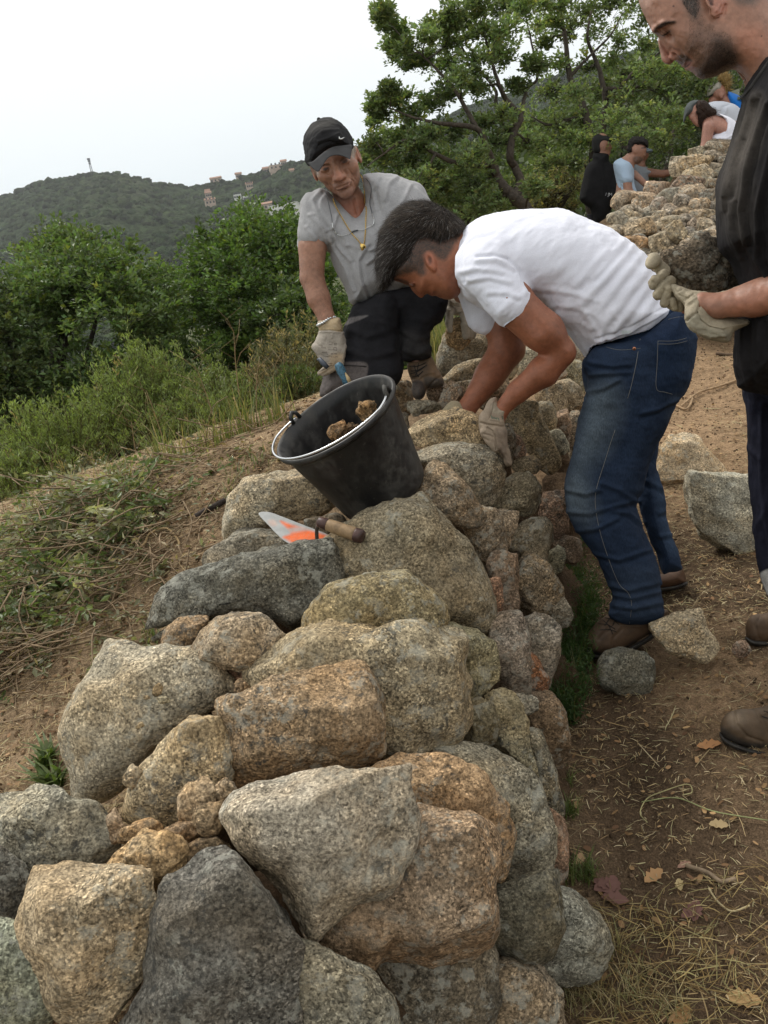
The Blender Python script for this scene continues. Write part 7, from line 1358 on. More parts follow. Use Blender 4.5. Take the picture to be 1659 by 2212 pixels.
gn = [('c', 560, 625, -150, 48, 640, 690, -190, 66, {'k': 25}), ('c', 640, 690, -190, 66, 760, 760, -230, 105, {'k': 40}), ('e', 545, 615, -150, 36, 44, 44, 0, {'k': 15}),
      ('p', [(700, 660), (860, 670), (1000, 680), (1180, 660), (1290, 610), (1330, 605), (1130, 700), (1010, 800), (970, 850), (985, 900), (1050, 930), (1130, 950), (1250, 990), (1420, 1015), (1390, 1070), (1270, 1130), (1190, 1250), (1050, 1250), (900, 1215), (800, 1140), (700, 1030), (690, 900), (680, 800)], -250, 230, 190, (-.1, 0), {'k': 40}), ('e', 860, 960, -330, 180, 200, 150, 30, {'k': 60})]
sculpt('glove', ZH2, gn, 30, 1.3, DCc, M_glove, Cm, base=(.36, .31, .225), smooth_it=2, noise=((150, 12, 40, 1.4), (50, 4, 40, 1.4)), folds=[([(690, 1010), (820, 910), (860, 800), (970, 680)], 14, -26), ([(820, 910), (860, 1000), (960, 1080), (1150, 1120)], 12, -20), ([(680, 760), (780, 690)], 16, -20), ([(690, 830), (780, 760), (860, 720)], 18, 12), ([(600, 660), (640, 640)], 14, -14), ([(560, 640), (600, 700), (680, 740)], 14, -14), ([(985, 900), (1130, 955), (1420, 1020)], 20, 18), ([(1010, 795), (1130, 705), (1320, 610)], 16, 14), ([(840, 1160), (1000, 1190), (1150, 1180)], 18, 10)],
       paint=[([(700, 1010), (830, 930), (960, 1090), (1200, 1130), (1180, 1250), (900, 1215), (780, 1130)], (.31, .29, .225), 60, .7), ([(970, 860), (1100, 780), (1300, 940), (1200, 1000), (1000, 930)], (.22, .18, .125), 60, .6)])

# ============================================================ people working further up the wall
def far_person(label, d, u, v, name='person'):
    """stands behind the heap: foot found below (u, v)"""
    b = W(float(u), float(v), d); g = ground_z(b[0], b[1])[0]; return thing(name, (b[0], b[1], g), label, 'person', 'people working further up the wall')
SKf = (.33, .17, .115)
def legs(parent, d, u, v, wid, mat, col, Z=ZD):
    """legs from the hip at (u, v) straight down to the ground"""
    p = zz(Z, [(u, v)])[0]; h = W(p[0], p[1], d); g = ground_z(h[0], h[1])[0]; k = wid * Z[0] / FPX * d
    for s in (-1, 1):
        x = h[0] + s * k * .6; a, f = tube([(x, h[1], h[2] + .05), (x, h[1] + .03, (h[2] + g) / 2), (x, h[1], g + .03)], [k * .75, k * .55, k * .42], 12); part('trouser_leg', a, f, mat, parent, True, np.array(col) + np.zeros((len(a), 3)))
        a, f = tube([(x, h[1] + .06, g + .05), (x - .02, h[1] - .02, g + .06), (x - .08, h[1] - .16, g + .035)], [.05, .055, .04], 10); part('boot', a, f, M_boot, parent, True, np.array([.06, .045, .035]) + np.zeros((len(a), 3)))
# person in the black jacket
d = 8.6; pers1 = far_person('person in a black jacket and black cap standing with their back turned beside the heap', d, 1290, 470)
sculpt('body', ZD, [('e', 345, 640, 0, 66, 82, 66), ('p', [(330, 620), (400, 625), (412, 645), (426, 672), (416, 690), (414, 712), (400, 740), (350, 745), (320, 700)], 0, 52, 50, None), ('c', 345, 700, 0, 46, 330, 790, 0, 50), ('e', 368, 668, -52, 10, 24, 10), ('c', 330, 790, 0, 45, 330, 1150, 0, 30)], 12, 1.1, d, M_skin, pers1, base=(.30, .15, .10))
sculpt('cap', ZD, [('p', [(262, 640), (268, 600), (292, 572), (330, 562), (380, 572), (410, 600), (414, 632), (380, 640), (360, 660), (350, 700), (330, 725), (290, 722), (268, 690)], 0, 72, 66, None), ('p', [(400, 590), (440, 592), (464, 602), (440, 616), (405, 618)], 0, 50, 12, None)], 6, 1., d, M_capf, pers1, base=(.018, .018, .018))
sculpt('jacket', ZD, [('p', [(268, 770), (275, 720), (330, 705), (395, 718), (402, 775), (436, 825), (460, 920), (475, 1000), (500, 1060), (590, 1095), (580, 1112), (500, 1135), (430, 1150), (390, 1220), (350, 1290), (268, 1270), (255, 1170), (215, 1130), (168, 1085), (172, 1020), (192, 930), (210, 850), (235, 800)], 0, 105, 85, None), ('c', 420, 850, -60, 48, 430, 1040, -70, 42, {'k': 12}), ('c', 430, 1040, -70, 42, 560, 1098, -40, 22, {'k': 12})], 16, 1.2, d, M_work, pers1, base=(.012, .012, .013), folds=[([(370, 790), (360, 900), (350, 1040)], 10, -6), ([(430, 1010), (400, 1080)], 8, 6)])
print_text('/ JM', ZD, (372, 1052), (1, .05), (0, -1), 34, M_whiteink, pers1); legs(pers1, d, 320, 1230, 70, M_work, (.012, .012, .015))
# man in the light blue T-shirt
d = 8.0; pers2 = far_person('dark haired man in a light blue T-shirt reaching onto the heap', d, 1345, 470)
sculpt('body', ZD, [('e', 620, 680, 0, 72, 84, 66, -20), ('p', [(600, 640), (680, 655), (697, 680), (694, 700), (684, 715), (690, 735), (676, 748), (672, 762), (640, 800), (600, 800), (580, 740)], 0, 50, 55, None), ('c', 590, 740, 0, 48, 540, 800, 0, 55), ('e', 612, 690, -58, 12, 24, 10), ('c', 540, 800, 0, 60, 520, 1050, 0, 70),
       ('c', 530, 860, -60, 42, 552, 1010, -70, 36), ('c', 552, 1010, -70, 34, 600, 1062, -60, 30), ('c', 600, 1062, -60, 30, 690, 1050, -40, 20), ('e', 712, 1040, -30, 36, 24, 18), ('c', 600, 880, 60, 30, 740, 1010, 60, 22), ('c', 740, 1010, 60, 20, 810, 1000, 50, 18)], 10, 1.1, d, M_skin, pers2, base=SKf, paint=[([(655, 672), (688, 668), (690, 676), (660, 680)], (.05, .03, .02), 5, .9), ([(590, 750), (640, 740), (672, 765), (640, 802), (600, 790)], (.06, .04, .03), 16, .7)])
sculpt('hair', ZD, [('p', [(545, 715), (548, 650), (562, 610), (600, 585), (650, 582), (700, 610), (712, 645), (704, 680), (690, 662), (650, 668), (630, 690), (612, 672), (600, 690), (596, 722), (570, 720)], 0, 76, 66, None)], 6, 1.0, d, M_hair, pers2, base=(.016, .014, .013), noise=((16, 4, 0, 1),))
strands('hair_strands', 900, 4.5, .3, lambda p: np.array([[.6, -.5, 0]]) + 0 * p, M_hair, pers2, col=(.02, .017, .015), seed=41, curl=.5, lift=.5)
sculpt('shirt', ZD, [('p', [(436, 815), (455, 775), (500, 755), (545, 760), (590, 800), (602, 870), (598, 940), (615, 1000), (640, 1070), (600, 1110), (540, 1085), (480, 1040), (460, 940)], 0, 85, 70, None), ('c', 525, 830, -50, 52, 540, 915, -65, 50, {'k': 14})], 14, 1.2, d, M_cloth, pers2, base=(.36, .47, .60), folds=[([(500, 960), (560, 1000), (600, 1060)], 8, 5), ([(480, 940), (500, 1040)], 8, -5)], noise=((40, 3, 40, 2),)); legs(pers2, d, 540, 1120, 55, M_denim, (.03, .05, .09))
# man in grey with the cap
d = 8.8; pers3 = far_person('man in a grey T-shirt and cap behind the light blue one, arm stretched out', d, 1385, 450)
sculpt('body', ZD, [('e', 665, 715, 0, 52, 66, 50), ('c', 655, 760, 0, 36, 640, 820, 0, 44), ('c', 700, 870, -20, 38, 830, 880, -20, 30), ('c', 830, 880, -20, 30, 950, 855, -20, 22), ('c', 640, 820, 0, 50, 640, 980, 0, 60), ('e', 700, 735, 0, 14, 14, 14)], 10, 1.1, d, M_skin, pers3, base=(.24, .11, .07))
sculpt('cap', ZD, [('p', [(610, 690), (640, 660), (690, 662), (720, 680), (747, 690), (742, 705), (700, 722), (650, 712)], 0, 58, 40, None)], 6, 1.0, d, M_capf, pers3, base=(.17, .21, .25))
sculpt('shirt', ZD, [('p', [(585, 800), (640, 800), (700, 828), (752, 850), (745, 885), (718, 912), (724, 1010), (700, 1050), (600, 1040), (575, 900)], 0, 75, 60, None)], 12, 1.2, d, M_cloth, pers3, base=(.22, .24, .27), folds=[([(640, 860), (680, 960)], 8, 5)])
sculpt('glove', ZD, [('c', 940, 855, -20, 24, 985, 850, -20, 26), ('c', 985, 850, -20, 20, 1020, 862, -20, 12)], 8, 1.0, d, M_glove, pers3, base=(.42, .42, .34)); legs(pers3, d, 640, 1000, 70, M_work, (.04, .04, .045))
# woman in the white tank top
d = 7.4; pers4 = far_person('woman in a white tank top, dark cap and white gloves leaning down over the heap', d, 1580, 420)
sculpt('body', ZD, [('e', 1095, 385, 0, 62, 78, 62, -30), ('p', [(1030, 400), (1100, 380), (1130, 440), (1128, 500), (1105, 508), (1085, 498), (1072, 484), (1062, 478), (1050, 460), (1034, 445)], 0, 48, 50, None), ('c', 1130, 430, 0, 40, 1200, 470, 0, 60), ('c', 1200, 470, 0, 70, 1420, 560, 0, 90), ('c', 1190, 500, -70, 50, 1165, 660, -70, 40), ('c', 1165, 660, -70, 38, 1110, 810, -60, 25), ('c', 1110, 810, -60, 22, 1090, 850, -60, 20),
       ('c', 1220, 560, 60, 42, 1200, 690, 60, 34), ('c', 1200, 690, 60, 34, 1140, 820, 50, 24), ('c', 1140, 820, 50, 22, 1080, 850, 50, 18)], 14, 1.1, d, M_skin, pers4, base=(.38, .19, .14))
sculpt('hair', ZD, [('p', [(1085, 330), (1110, 296), (1160, 305), (1200, 340), (1250, 380), (1240, 410), (1205, 440), (1160, 455), (1140, 500), (1122, 520), (1105, 480), (1095, 430), (1075, 390)], -10, 72, 55, None)], 8, 1.0, d, M_hair, pers4, base=(.030, .018, .013), noise=((18, 7, 40, 2),), smooth_it=1)
strands('hair_strands', 900, 12, .4, lambda p: np.array([[.5, .8, 0]]) + 0 * p, M_hair, pers4, col=(.035, .02, .014), seed=14, curl=.5, lift=.2)
sculpt('cap', ZD, [('p', [(986, 470), (990, 420), (1005, 350), (1040, 308), (1090, 294), (1115, 300), (1095, 340), (1085, 395), (1050, 412), (1015, 430), (998, 470)], 0, 66, 60, None)], 6, 1.0, d, M_capf, pers4, base=(.075, .085, .085), paint=[([(1000, 450), (1040, 420), (1090, 405), (1080, 420), (1010, 465)], (.02, .02, .02), 10, .8)])
sculpt('tank_top', ZD, [('p', [(1248, 396), (1300, 410), (1370, 440), (1460, 520), (1470, 620), (1400, 690), (1300, 660), (1240, 650), (1205, 635), (1200, 600), (1230, 570), (1280, 545), (1310, 500), (1318, 455), (1290, 425)], -10, 92, 75, None)], 10, 1.1, d, M_cloth, pers4, base=(.72, .73, .82), folds=[([(1240, 590), (1330, 600), (1400, 560)], 8, 6), ([(1330, 480), (1320, 560), (1270, 620)], 8, -6), ([(1350, 520), (1340, 600)], 8, 5)])
wg = [('c', 1100, 835, -60, 34, 1070, 870, -60, 34), ('c', 1070, 870, -60, 26, 1000, 900, -60, 10, {'k': 4}), ('c', 1065, 880, -70, 22, 1008, 918, -75, 9, {'k': 4}), ('c', 1070, 885, -60, 20, 1030, 926, -70, 9, {'k': 4}), ('c', 1075, 880, -55, 18, 1050, 918, -60, 9, {'k': 4}), ('c', 1040, 880, -50, 18, 996, 890, -40, 8, {'k': 4})]
sculpt('glove', ZD, wg, 14, .9, d, M_glove, pers4, base=(.72, .74, .72)); sculpt('glove', ZD, [('c', 1070, 830, 40, 30, 1045, 860, 30, 28), ('c', 1045, 860, 30, 20, 1015, 880, 20, 10)], 10, .9, d, M_glove, pers4, base=(.60, .62, .60)); legs(pers4, d, 1430, 640, 95, M_work, (.03, .03, .04))
# one more bent back and the beanie wearer
d = 8.2; pers5 = far_person('person in a plain pale grey top bent double behind the woman in the tank top', d, 1600, 420)
sculpt('shirt', ZD, [('p', [(1178, 330), (1210, 310), (1280, 303), (1350, 315), (1420, 345), (1500, 450), (1480, 560), (1350, 560), (1260, 480), (1200, 400)], 0, 90, 75, None)], 10, 1.2, d, M_cloth, pers5, base=(.50, .53, .60), folds=[([(1290, 400), (1300, 350), (1350, 330)], 9, -6), ([(1320, 410), (1335, 360)], 9, 5)])
sculpt('body', ZD, [('c', 1240, 420, 20, 50, 1400, 520, 20, 60), ('e', 1180, 420, 60, 50, 60, 50), ('c', 1220, 440, 60, 34, 1230, 600, 60, 28)], 10, 1.2, d, M_skin, pers5, base=SKf); legs(pers5, d, 1460, 560, 90, M_denim, (.03, .05, .09))
d = 8.9; pers6 = far_person('person in a blue shirt and grey beanie with curly blond hair tied up', d, 1620, 400)
sculpt('body', ZD, [('e', 1270, 230, 0, 66, 80, 62, -30), ('e', 1230, 300, 0, 45, 40, 40, -20), ('c', 1300, 280, 0, 42, 1360, 320, 0, 60), ('c', 1360, 320, 0, 60, 1480, 480, 0, 80), ('e', 1290, 262, -58, 16, 24, 10)], 12, 1.1, d, M_skin, pers6, base=(.32, .15, .10))
sculpt('beanie', ZD, [('p', [(1176, 268), (1176, 220), (1200, 178), (1240, 152), (1282, 150), (1306, 190), (1300, 222), (1255, 245), (1200, 276)], 0, 68, 60, None)], 6, 1.0, d, M_capf, pers6, base=(.30, .28, .24), paint=[([(1180, 268), (1240, 235), (1306, 180), (1316, 200), (1260, 255), (1190, 284)], (.045, .05, .055), 10, .9)])
sculpt('hair', ZD, [('p', [(1262, 140), (1275, 105), (1305, 82), (1345, 105), (1362, 160), (1355, 210), (1335, 245), (1305, 260), (1310, 200), (1290, 165)], 0, 46, 36, None)], 8, 1.0, d, M_hair, pers6, base=(.20, .13, .05), noise=((12, 7, 0, 1),), smooth_it=0)
strands('hair_strands', 1200, 7, .35, lambda p: np.array([[.3, -.6, 0]]) + 0 * p, M_hair, pers6, col=(.33, .22, .08), seed=15, curl=.9, lift=.6)
sculpt('shirt', ZD, [('p', [(1338, 232), (1380, 238), (1450, 275), (1560, 380), (1560, 560), (1440, 560), (1400, 420), (1345, 320)], 0, 95, 70, None)], 8, 1.2, d, M_cloth, pers6, base=(.015, .16, .55)); legs(pers6, d, 1520, 520, 90, M_work, (.04, .04, .05))
# ------------------------------------------------------------ straw, twigs, grass and leaves on the ground
_r = np.random.default_rng(77)
def ground_n(n, seed, xr, yr, dens):
    r = np.random.default_rng(seed); x = r.uniform(*xr, n); y = r.uniform(*yr, n); k = r.random(n) < dens(x, y); return x[k], y[k]
def ribbons(x, y, L, wd, r, tilt=.12, curve=.5, lift=.004, z=None, col=None):
    n = len(x); a = r.uniform(0, 2 * np.pi, n); z0 = ground_z(x, y) if z is None else z; d = np.stack([np.cos(a), np.sin(a), r.normal(0, tilt, n)], -1)
    sd = np.stack([-np.sin(a), np.cos(a), r.normal(0, .3, n)], -1); L = (L * r.uniform(.4, 1.3, n))[:, None]; wd = (wd * r.uniform(.6, 1.4, n))[:, None]; c = np.stack([x, y, z0 + lift + np.abs(r.normal(0, .004, n))], -1); kb = r.normal(0, curve, (n, 1))
    rows = []
    for t in (-.5, -.17, .17, .5): rows.append(c + d * L * t + np.array([0, 0, 1]) * (.25 - t * t) * L * .12 + sd * kb * L * (t * t))
    v = np.stack([q + s * sd * wd * .5 * (1 if 0 < i < 3 else .6) for i, q in enumerate(rows) for s in (1, -1)], 1).reshape(-1, 3)
    b = np.arange(n)[:, None] * 8; f = np.concatenate([b + np.array([[2 * i, 2 * i + 1, 2 * i + 3, 2 * i + 2]]) for i in range(3)])
    return v, f, np.repeat(col, 8, 0)
def wallx(y): return np.interp(y, [1.1, 1.5, 2.0, 2.6, 3.3, 4.2], [.22, .22, .36, .58, .9, 1.2])        # foot of the wall on the path side
def patch(x, y, s, sd): return fbm(p3(x * s, y * s), 3, sd)
pal = np.array([(.46, .35, .19), (.36, .26, .13), (.52, .43, .27), (.28, .19, .10), (.20, .13, .07), (.40, .36, .20)])
def scatter(name, label, n, seed, xr, yr, dens, L, wd, palette=pal, kind='stuff', **kw):
    x, y = ground_n(n, seed, xr, yr, dens); r = np.random.default_rng(seed + 1); c = palette[r.integers(0, len(palette), len(x))] * r.uniform(.6, 1.25, (len(x), 1))
    v, f, cc = ribbons(x, y, L, wd, r, col=c, **kw); return solo(name, v, f, M_straw, label, 'ground litter', loc=(float(x.mean()), float(y.mean()), 0.), col=cc, kind=kind)
scatter('straw_litter', 'pale dry grass and straw bits strewn over the trodden path', 150000, 1, (.1, 3.4), (.9, 7.), lambda x, y: (x > wallx(y) - .02) * np.clip(.22 + patch(x, y, 1.6, 41) * .9 + .35 * (y > 2.3) * 1., .05, 1) * np.clip(3.2 / (y + .4), .15, 1), .022, .0014, curve=.12)
scatter('straw_litter', 'longer dry stems lying on the path', 1500, 2, (.1, 3.), (1., 6.), lambda x, y: (x > wallx(y)) * np.clip(.3 + patch(x, y, 1.3, 44), 0, 1), .10, .0018, curve=.3)
scatter('straw_litter', 'thick mat of dry grass in the lower right corner', 2000, 3, (.2, .75), (.85, 1.45), lambda x, y: np.clip(.75 + patch(x, y, 4, 46) * .8 - (y - 1.15) * 1.6, 0, 1), .06, .0015, pal * np.array([.72, .70, .56]), curve=.22, lift=.008)
scatter('wood_chips', 'brown bark chips and dry leaves on the trodden path', 5200, 4, (.1, 3.2), (.9, 6.), lambda x, y: (x > wallx(y)) * 1., .016, .008, np.array([(.24, .14, .07), (.32, .20, .10), (.42, .27, .13), (.16, .09, .05)]), curve=.1, tilt=.25)
lft = lambda x, y: (x < np.interp(y, [1., 1.6, 2.2, 3., 3.6], [-.55, -.5, -.35, -.05, .2])) * 1.
scatter('straw_litter', 'dry grass and straw scattered over the left bank', 95000, 5, (-2.6, .3), (1.0, 4.4), lambda x, y: lft(x, y) * np.clip(.35 + patch(x, y, 1.9, 51) * 1.0, .06, 1), .026, .0018, curve=.15)
scatter('straw_litter', 'long pale stems lying on the left bank', 2600, 6, (-2.2, .3), (1.2, 4.2), lambda x, y: lft(x, y) * np.clip(.35 + patch(x, y, 1.5, 52), 0, 1), .11, .0020, curve=.3)
scatter('wood_chips', 'brown bark chips scattered over the left bank', 5000, 7, (-2.4, .2), (1.0, 4.2), lambda x, y: lft(x, y), .02, .009, np.array([(.26, .15, .08), (.34, .22, .12), (.18, .10, .05), (.40, .30, .18)]), curve=.1, tilt=.3)
# small clods and pebbles
def pebbles(name, label, n, seed, xr, yr, dens, smin, smax, col):
    x, y = ground_n(n, seed, xr, yr, dens); r = np.random.default_rng(seed); m = len(x); V0, F0 = _iv, _if; s = r.uniform(smin, smax, (m, 1, 1)) * r.uniform(.6, 1.3, (m, 1, 3))
    v = V0[None] * s * r.uniform(.7, 1.3, (m, 12, 1)) + np.stack([x, y, ground_z(x, y) + smin * .3], -1)[:, None]; f = (F0[None] + np.arange(m)[:, None, None] * 12).reshape(-1, 3)
    return solo(name, v.reshape(-1, 3), f, M_soil, label, 'ground litter', loc=(float(x.mean()), float(y.mean()), 0.), smooth=True, col=np.repeat(np.array(col) * r.uniform(.6, 1.4, (m, 1)), 12, 0), kind='stuff')
pebbles('soil_crumbs', 'crumbs of earth and tiny pebbles on the path', 9000, 61, (.1, 3.), (.9, 5.5), lambda x, y: (x > wallx(y)) * 1., .0015, .006, (.14, .095, .06))
pebbles('soil_crumbs', 'clods and pebbles on the reddish left bank', 7000, 62, (-2.4, .2), (1., 4.2), lambda x, y: lft(x, y), .002, .009, (.22, .145, .085))

# cut branches heaped on the left bank: greyish olive leaves, thin stems
def heap(name, label, cx, cy, rx, ry, h, ntw, seed, leafc, lf=.03, nl=12):
    r = np.random.default_rng(seed); wood = []; LC, LA, LCc = [], [], []
    for i in range(ntw):
        q = r.normal(0, .5, 2).clip(-1.1, 1.1); x, y = cx + q[0] * rx, cy + q[1] * ry; hz = h * max(0, 1 - (q ** 2).sum() * .7) * r.random(); L = r.uniform(.08, .3); a = r.uniform(0, 6.28); z = ground_z(x, y)[0] + .01 + hz
        p0 = np.array([x, y, z]); dr = np.array([math.cos(a), math.sin(a), r.normal(.05, .22)]); p = np.array([p0, p0 + dr * L * .5 + r.normal(0, .02, 3), p0 + dr * L + r.normal(0, .03, 3)]); gz = ground_z(p[:, 0], p[:, 1]) + .006; p[:, 2] = np.maximum(p[:, 2], gz)
        wood.append(tube(spline(p, 3), r.uniform(.0012, .0028), 4))
        if r.random() < .7:
            t = r.random((nl, 1)); LC.append(p0 + (p[2] - p0) * t + r.normal(0, .012, (nl, 3)) * [1, 1, .6]); d = rdir(r, nl); d[:, 2] *= .5; LA.append(d + dr); LCc.append(np.tile(leafc[r.integers(len(leafc))] * r.uniform(.7, 1.3), (nl, 1)) * r.uniform(.7, 1.3, (nl, 1)))
    c = np.concatenate(LC); c[:, 2] = np.maximum(c[:, 2], ground_z(c[:, 0], c[:, 1]) + .004); l = lf * r.uniform(.5, 1.2, len(c)); v, f = leaf_quads(c, np.concatenate(LA), rdir(r, len(c)) + [0, 0, .8], l, l * .38, .15)
    t = thing(name, (cx, cy, float(ground_z(cx, cy)[0])), label, 'brushwood'); t['kind'] = 'stuff'
    part('leaves', v, f, M_leaf, t, False, np.repeat(np.concatenate(LCc), 4, 0), kind='stuff'); wv, wf = merge(wood); part('twigs', wv, wf, M_bark, t, True, np.array([.26, .19, .12]) + np.zeros((len(wv), 3)), kind='stuff')
OL = [np.array([.20, .205, .11]), np.array([.29, .30, .18]), np.array([.13, .165, .06]), np.array([.34, .33, .20]), np.array([.11, .15, .06])]
heap('cut_branches', 'heap of cut leafy branches and thin twigs lying on the left bank', -1.12, 2.75, .42, .45, .15, 420, 71, OL, .034, 30)
heap('cut_branches', 'brown tangled dead twigs in front of the leafy heap at the left edge', -1.15, 2.25, .18, .15, .10, 200, 72, [np.array([.16, .10, .055]), np.array([.22, .17, .09]), np.array([.11, .10, .05])], .022, 5)
heap('cut_branches', 'flat spread of wilted grey green sprigs between the heap and the wall', -.72, 2.45, .26, .32, .03, 130, 73, [np.array([.20, .215, .13]), np.array([.15, .17, .09]), np.array([.27, .22, .13])], .024, 10)
heap('cut_branches', 'wilted sprigs lying on the bank behind the pale squared boulder', -.6, 3.05, .35, .3, .03, 60, 74, [np.array([.17, .18, .10]), np.array([.25, .19, .11]), np.array([.13, .15, .06])], .024, 8)

# grass and feathery weeds along the foot of the wall
def tuft(name, label, pts, n, hmin, hmax, seed, cols, wd=.0022, bend=.6, cat='grass', kind='stuff', leafy=0):
    r = np.random.default_rng(seed); P_ = []
    for (u, v, rad) in pts:
        d = gd(u, v); c = W(float(u), float(v), d); P_.append((c, rad / FPX * d))
    V, F, Cc = [], [], []; nb = 0; LC, LA, LCc = [], [], []
    for c, rad in P_:
        for i in range(n):
            q = r.normal(0, .5, 2) * rad; x, y = c[0] + q[0], c[1] + q[1]; z = ground_z(x, y)[0] - .005; h = r.uniform(hmin, hmax); a = r.uniform(0, 6.28); bd = np.array([math.cos(a), math.sin(a), 0]) * h * bend * r.uniform(.2, 1.1); sdv = np.array([-math.sin(a), math.cos(a), 0]) * wd * r.uniform(.6, 1.3)
            ts = np.array([0, .35, .7, 1.]); ctr = np.array([x, y, z]) + bd * (ts ** 2)[:, None] + np.array([0, 0, h]) * (ts - .25 * ts ** 2 * min(1, bend))[:, None]; w_ = np.array([1, .85, .5, .08])[:, None]
            V.append(np.stack([ctr + sdv * w_, ctr - sdv * w_], 1).reshape(-1, 3)); F.append(np.array([[0, 1, 3, 2], [2, 3, 5, 4], [4, 5, 7, 6]]) + nb); nb += 8; Cc.append(np.tile(cols[r.integers(len(cols))] * r.uniform(.65, 1.3), (8, 1)))
            if leafy:
                tt = r.random((leafy, 1)); LC.append(ctr[0] + (ctr[3] - ctr[0]) * tt + r.normal(0, .006, (leafy, 3))); dd = rdir(r, leafy); dd[:, 2] += .5; LA.append(dd); LCc.append(np.tile(cols[0] * r.uniform(.7, 1.3), (leafy, 1)))
    V = np.concatenate(V); F = np.concatenate(F); Cc = np.concatenate(Cc); o = P_[0][0]; t = thing(name, (o[0], o[1], float(ground_z(o[0], o[1])[0])), label, cat); t['kind'] = kind
    part('blades', V, F, M_leaf, t, False, Cc, kind='stuff')
    if leafy:
        c = np.concatenate(LC); v, f = leaf_quads(c, np.concatenate(LA), rdir(r, len(c)), .016, .0035, .1); part('leaflets', v, f, M_leaf, t, False, np.repeat(np.concatenate(LCc), 4, 0), kind='stuff')
GG = [np.array([.050, .095, .025]), np.array([.075, .12, .035]), np.array([.16, .16, .06])]
tuft('weeds', 'dark green feathery weeds growing up the wall foot beside the brown boot', [(1240, 1300, 34), (1250, 1380, 34), (1240, 1450, 34), (1235, 1520, 26), (1230, 1230, 22), (1262, 1340, 26), (1225, 1560, 22)], 110, .06, .18, 81, GG, .0014, .6, leafy=16)
tuft('grass_tuft', 'short green grass at the wall foot in the lower right', [(1240, 1890, 26), (1275, 1905, 20), (1235, 1770, 14), (1225, 1700, 12)], 90, .02, .07, 82, [np.array([.12, .17, .05]), np.array([.20, .22, .09])], .0014, .8)
tuft('grass_tuft', 'dry yellowish grass around the lichen covered stone', [(1330, 2060, 30), (1300, 2160, 50), (1380, 2150, 60), (1240, 2180, 40), (1450, 2190, 60)], 70, .02, .08, 83, [np.array([.34, .29, .15]), np.array([.22, .22, .10]), np.array([.42, .34, .19])], .0009, .9)
tuft('grass_tuft', 'broad leaved green weed at the left edge of the flat pale boulder', [(120, 1690, 22), (100, 1640, 16)], 40, .03, .08, 84, [np.array([.10, .15, .045]), np.array([.15, .19, .07])], .007, 1.2)
tuft('grass_tuft', 'thin pale grass between the bank and the first shrubs', [(480, 960, 40), (540, 930, 40), (420, 985, 40), (350, 1010, 40), (260, 1080, 40), (600, 915, 30), (150, 1110, 40), (60, 1130, 40)], 60, .05, .22, 85, [np.array([.30, .25, .12]), np.array([.14, .17, .06]), np.array([.2, .22, .09])], .0022, .5)
tuft('grass_tuft', 'sparse grass behind the wall by the glove holding the stone', [(950, 700, 26), (940, 740, 26), (960, 660, 30)], 120, .08, .35, 86, [np.array([.16, .19, .07]), np.array([.30, .27, .13])], .003, .4)
tuft('grass_tuft', 'scattered small green sprouts on the left bank', [(220, 1260, 50), (420, 1330, 40), (330, 1390, 20), (560, 1010, 40), (500, 1060, 50), (90, 1440, 40)], 45, .02, .06, 87, [np.array([.13, .17, .06]), np.array([.2, .22, .1])], .002, .9)

# dry leaves picked out on the path, one purple brown clump
def dry_leaf(Z, x, y, L, ang, col, label):
    q = zz(Z, [(x, y)])[0]; d = gd(*q); c = W(q[0], q[1], d); r = np.random.default_rng(int(x)); n = 9; t = np.linspace(0, 1, n); wv = np.sin(t * np.pi) ** .7 * L * .26 * (1 + .25 * np.sin(t * 22)); a = math.radians(ang)
    ax = np.array([math.cos(a), math.sin(a), 0]); sd = np.array([-math.sin(a), math.cos(a), 0]); rows = []
    for i in range(n):
        m = np.array([c[0], c[1], 0]) + ax * L * (t[i] - .5)
        for s, up in ((-1, .35), (0, 0), (1, .35)):
            p = m + sd * wv[i] * s; rows.append([p[0], p[1], 0]); rows[-1][2] = ground_z(p[0], p[1])[0] + .006 + up * wv[i] + .12 * L * (t[i] - .5) ** 2
    v = np.array(rows); f = np.array([[3 * i + j, 3 * i + j + 1, 3 * i + j + 4, 3 * i + j + 3] for i in range(n - 1) for j in (0, 1)])
    solo('dry_leaf', v, f, M_straw, label, 'leaf', col=np.array(col) + np.zeros((len(v), 3)), group='fallen leaves on the path')
for a in [(1270, 400, .055, -20, (.42, .22, .10), 'long orange brown dry leaf near the boot toe'), (900, 1215, .05, 25, (.42, .25, .12), 'orange dry leaf in the middle of the lower path'), (1105, 1168, .03, 0, (.30, .18, .13), 'small pinkish brown leaf on the lower path'), (1075, 1330, .03, 80, (.48, .38, .2), 'small pale tan leaf in the lower path'),
          (415, 1130, .035, 60, (.40, .27, .15), 'tan dry leaf caught in the green grass at the wall foot'), (1500, 2110, .06, -25, (.40, .26, .12), 'brown leaf near the bottom right corner'), (1090, 2170, .05, 40, (.38, .22, .10), 'brown leaf at the very bottom of the path'), (1335, 935, .04, -20, (.40, .30, .16), 'pale brown leaf at the right of the lower path')]:
    dry_leaf(ZE, *a)
for i, (x, y, L, ang) in enumerate([(600, 1370, .06, 10), (640, 1330, .05, 70), (570, 1310, .045, -40), (650, 1410, .055, -10), (1180, 1500, .05, 60), (1150, 1540, .045, 20)]):
    dry_leaf(ZE, x, y, L, ang, (.16, .085, .07), ['largest curled purple brown leaf of the clump by the wall foot', 'upper purple brown leaf of the clump by the wall foot', 'leftmost purple brown leaf of the clump by the wall foot', 'lowest purple brown leaf of the clump by the wall foot', 'dark curled leaf in the dry grass mat', 'second dark leaf, lower in the dry grass mat'][i])
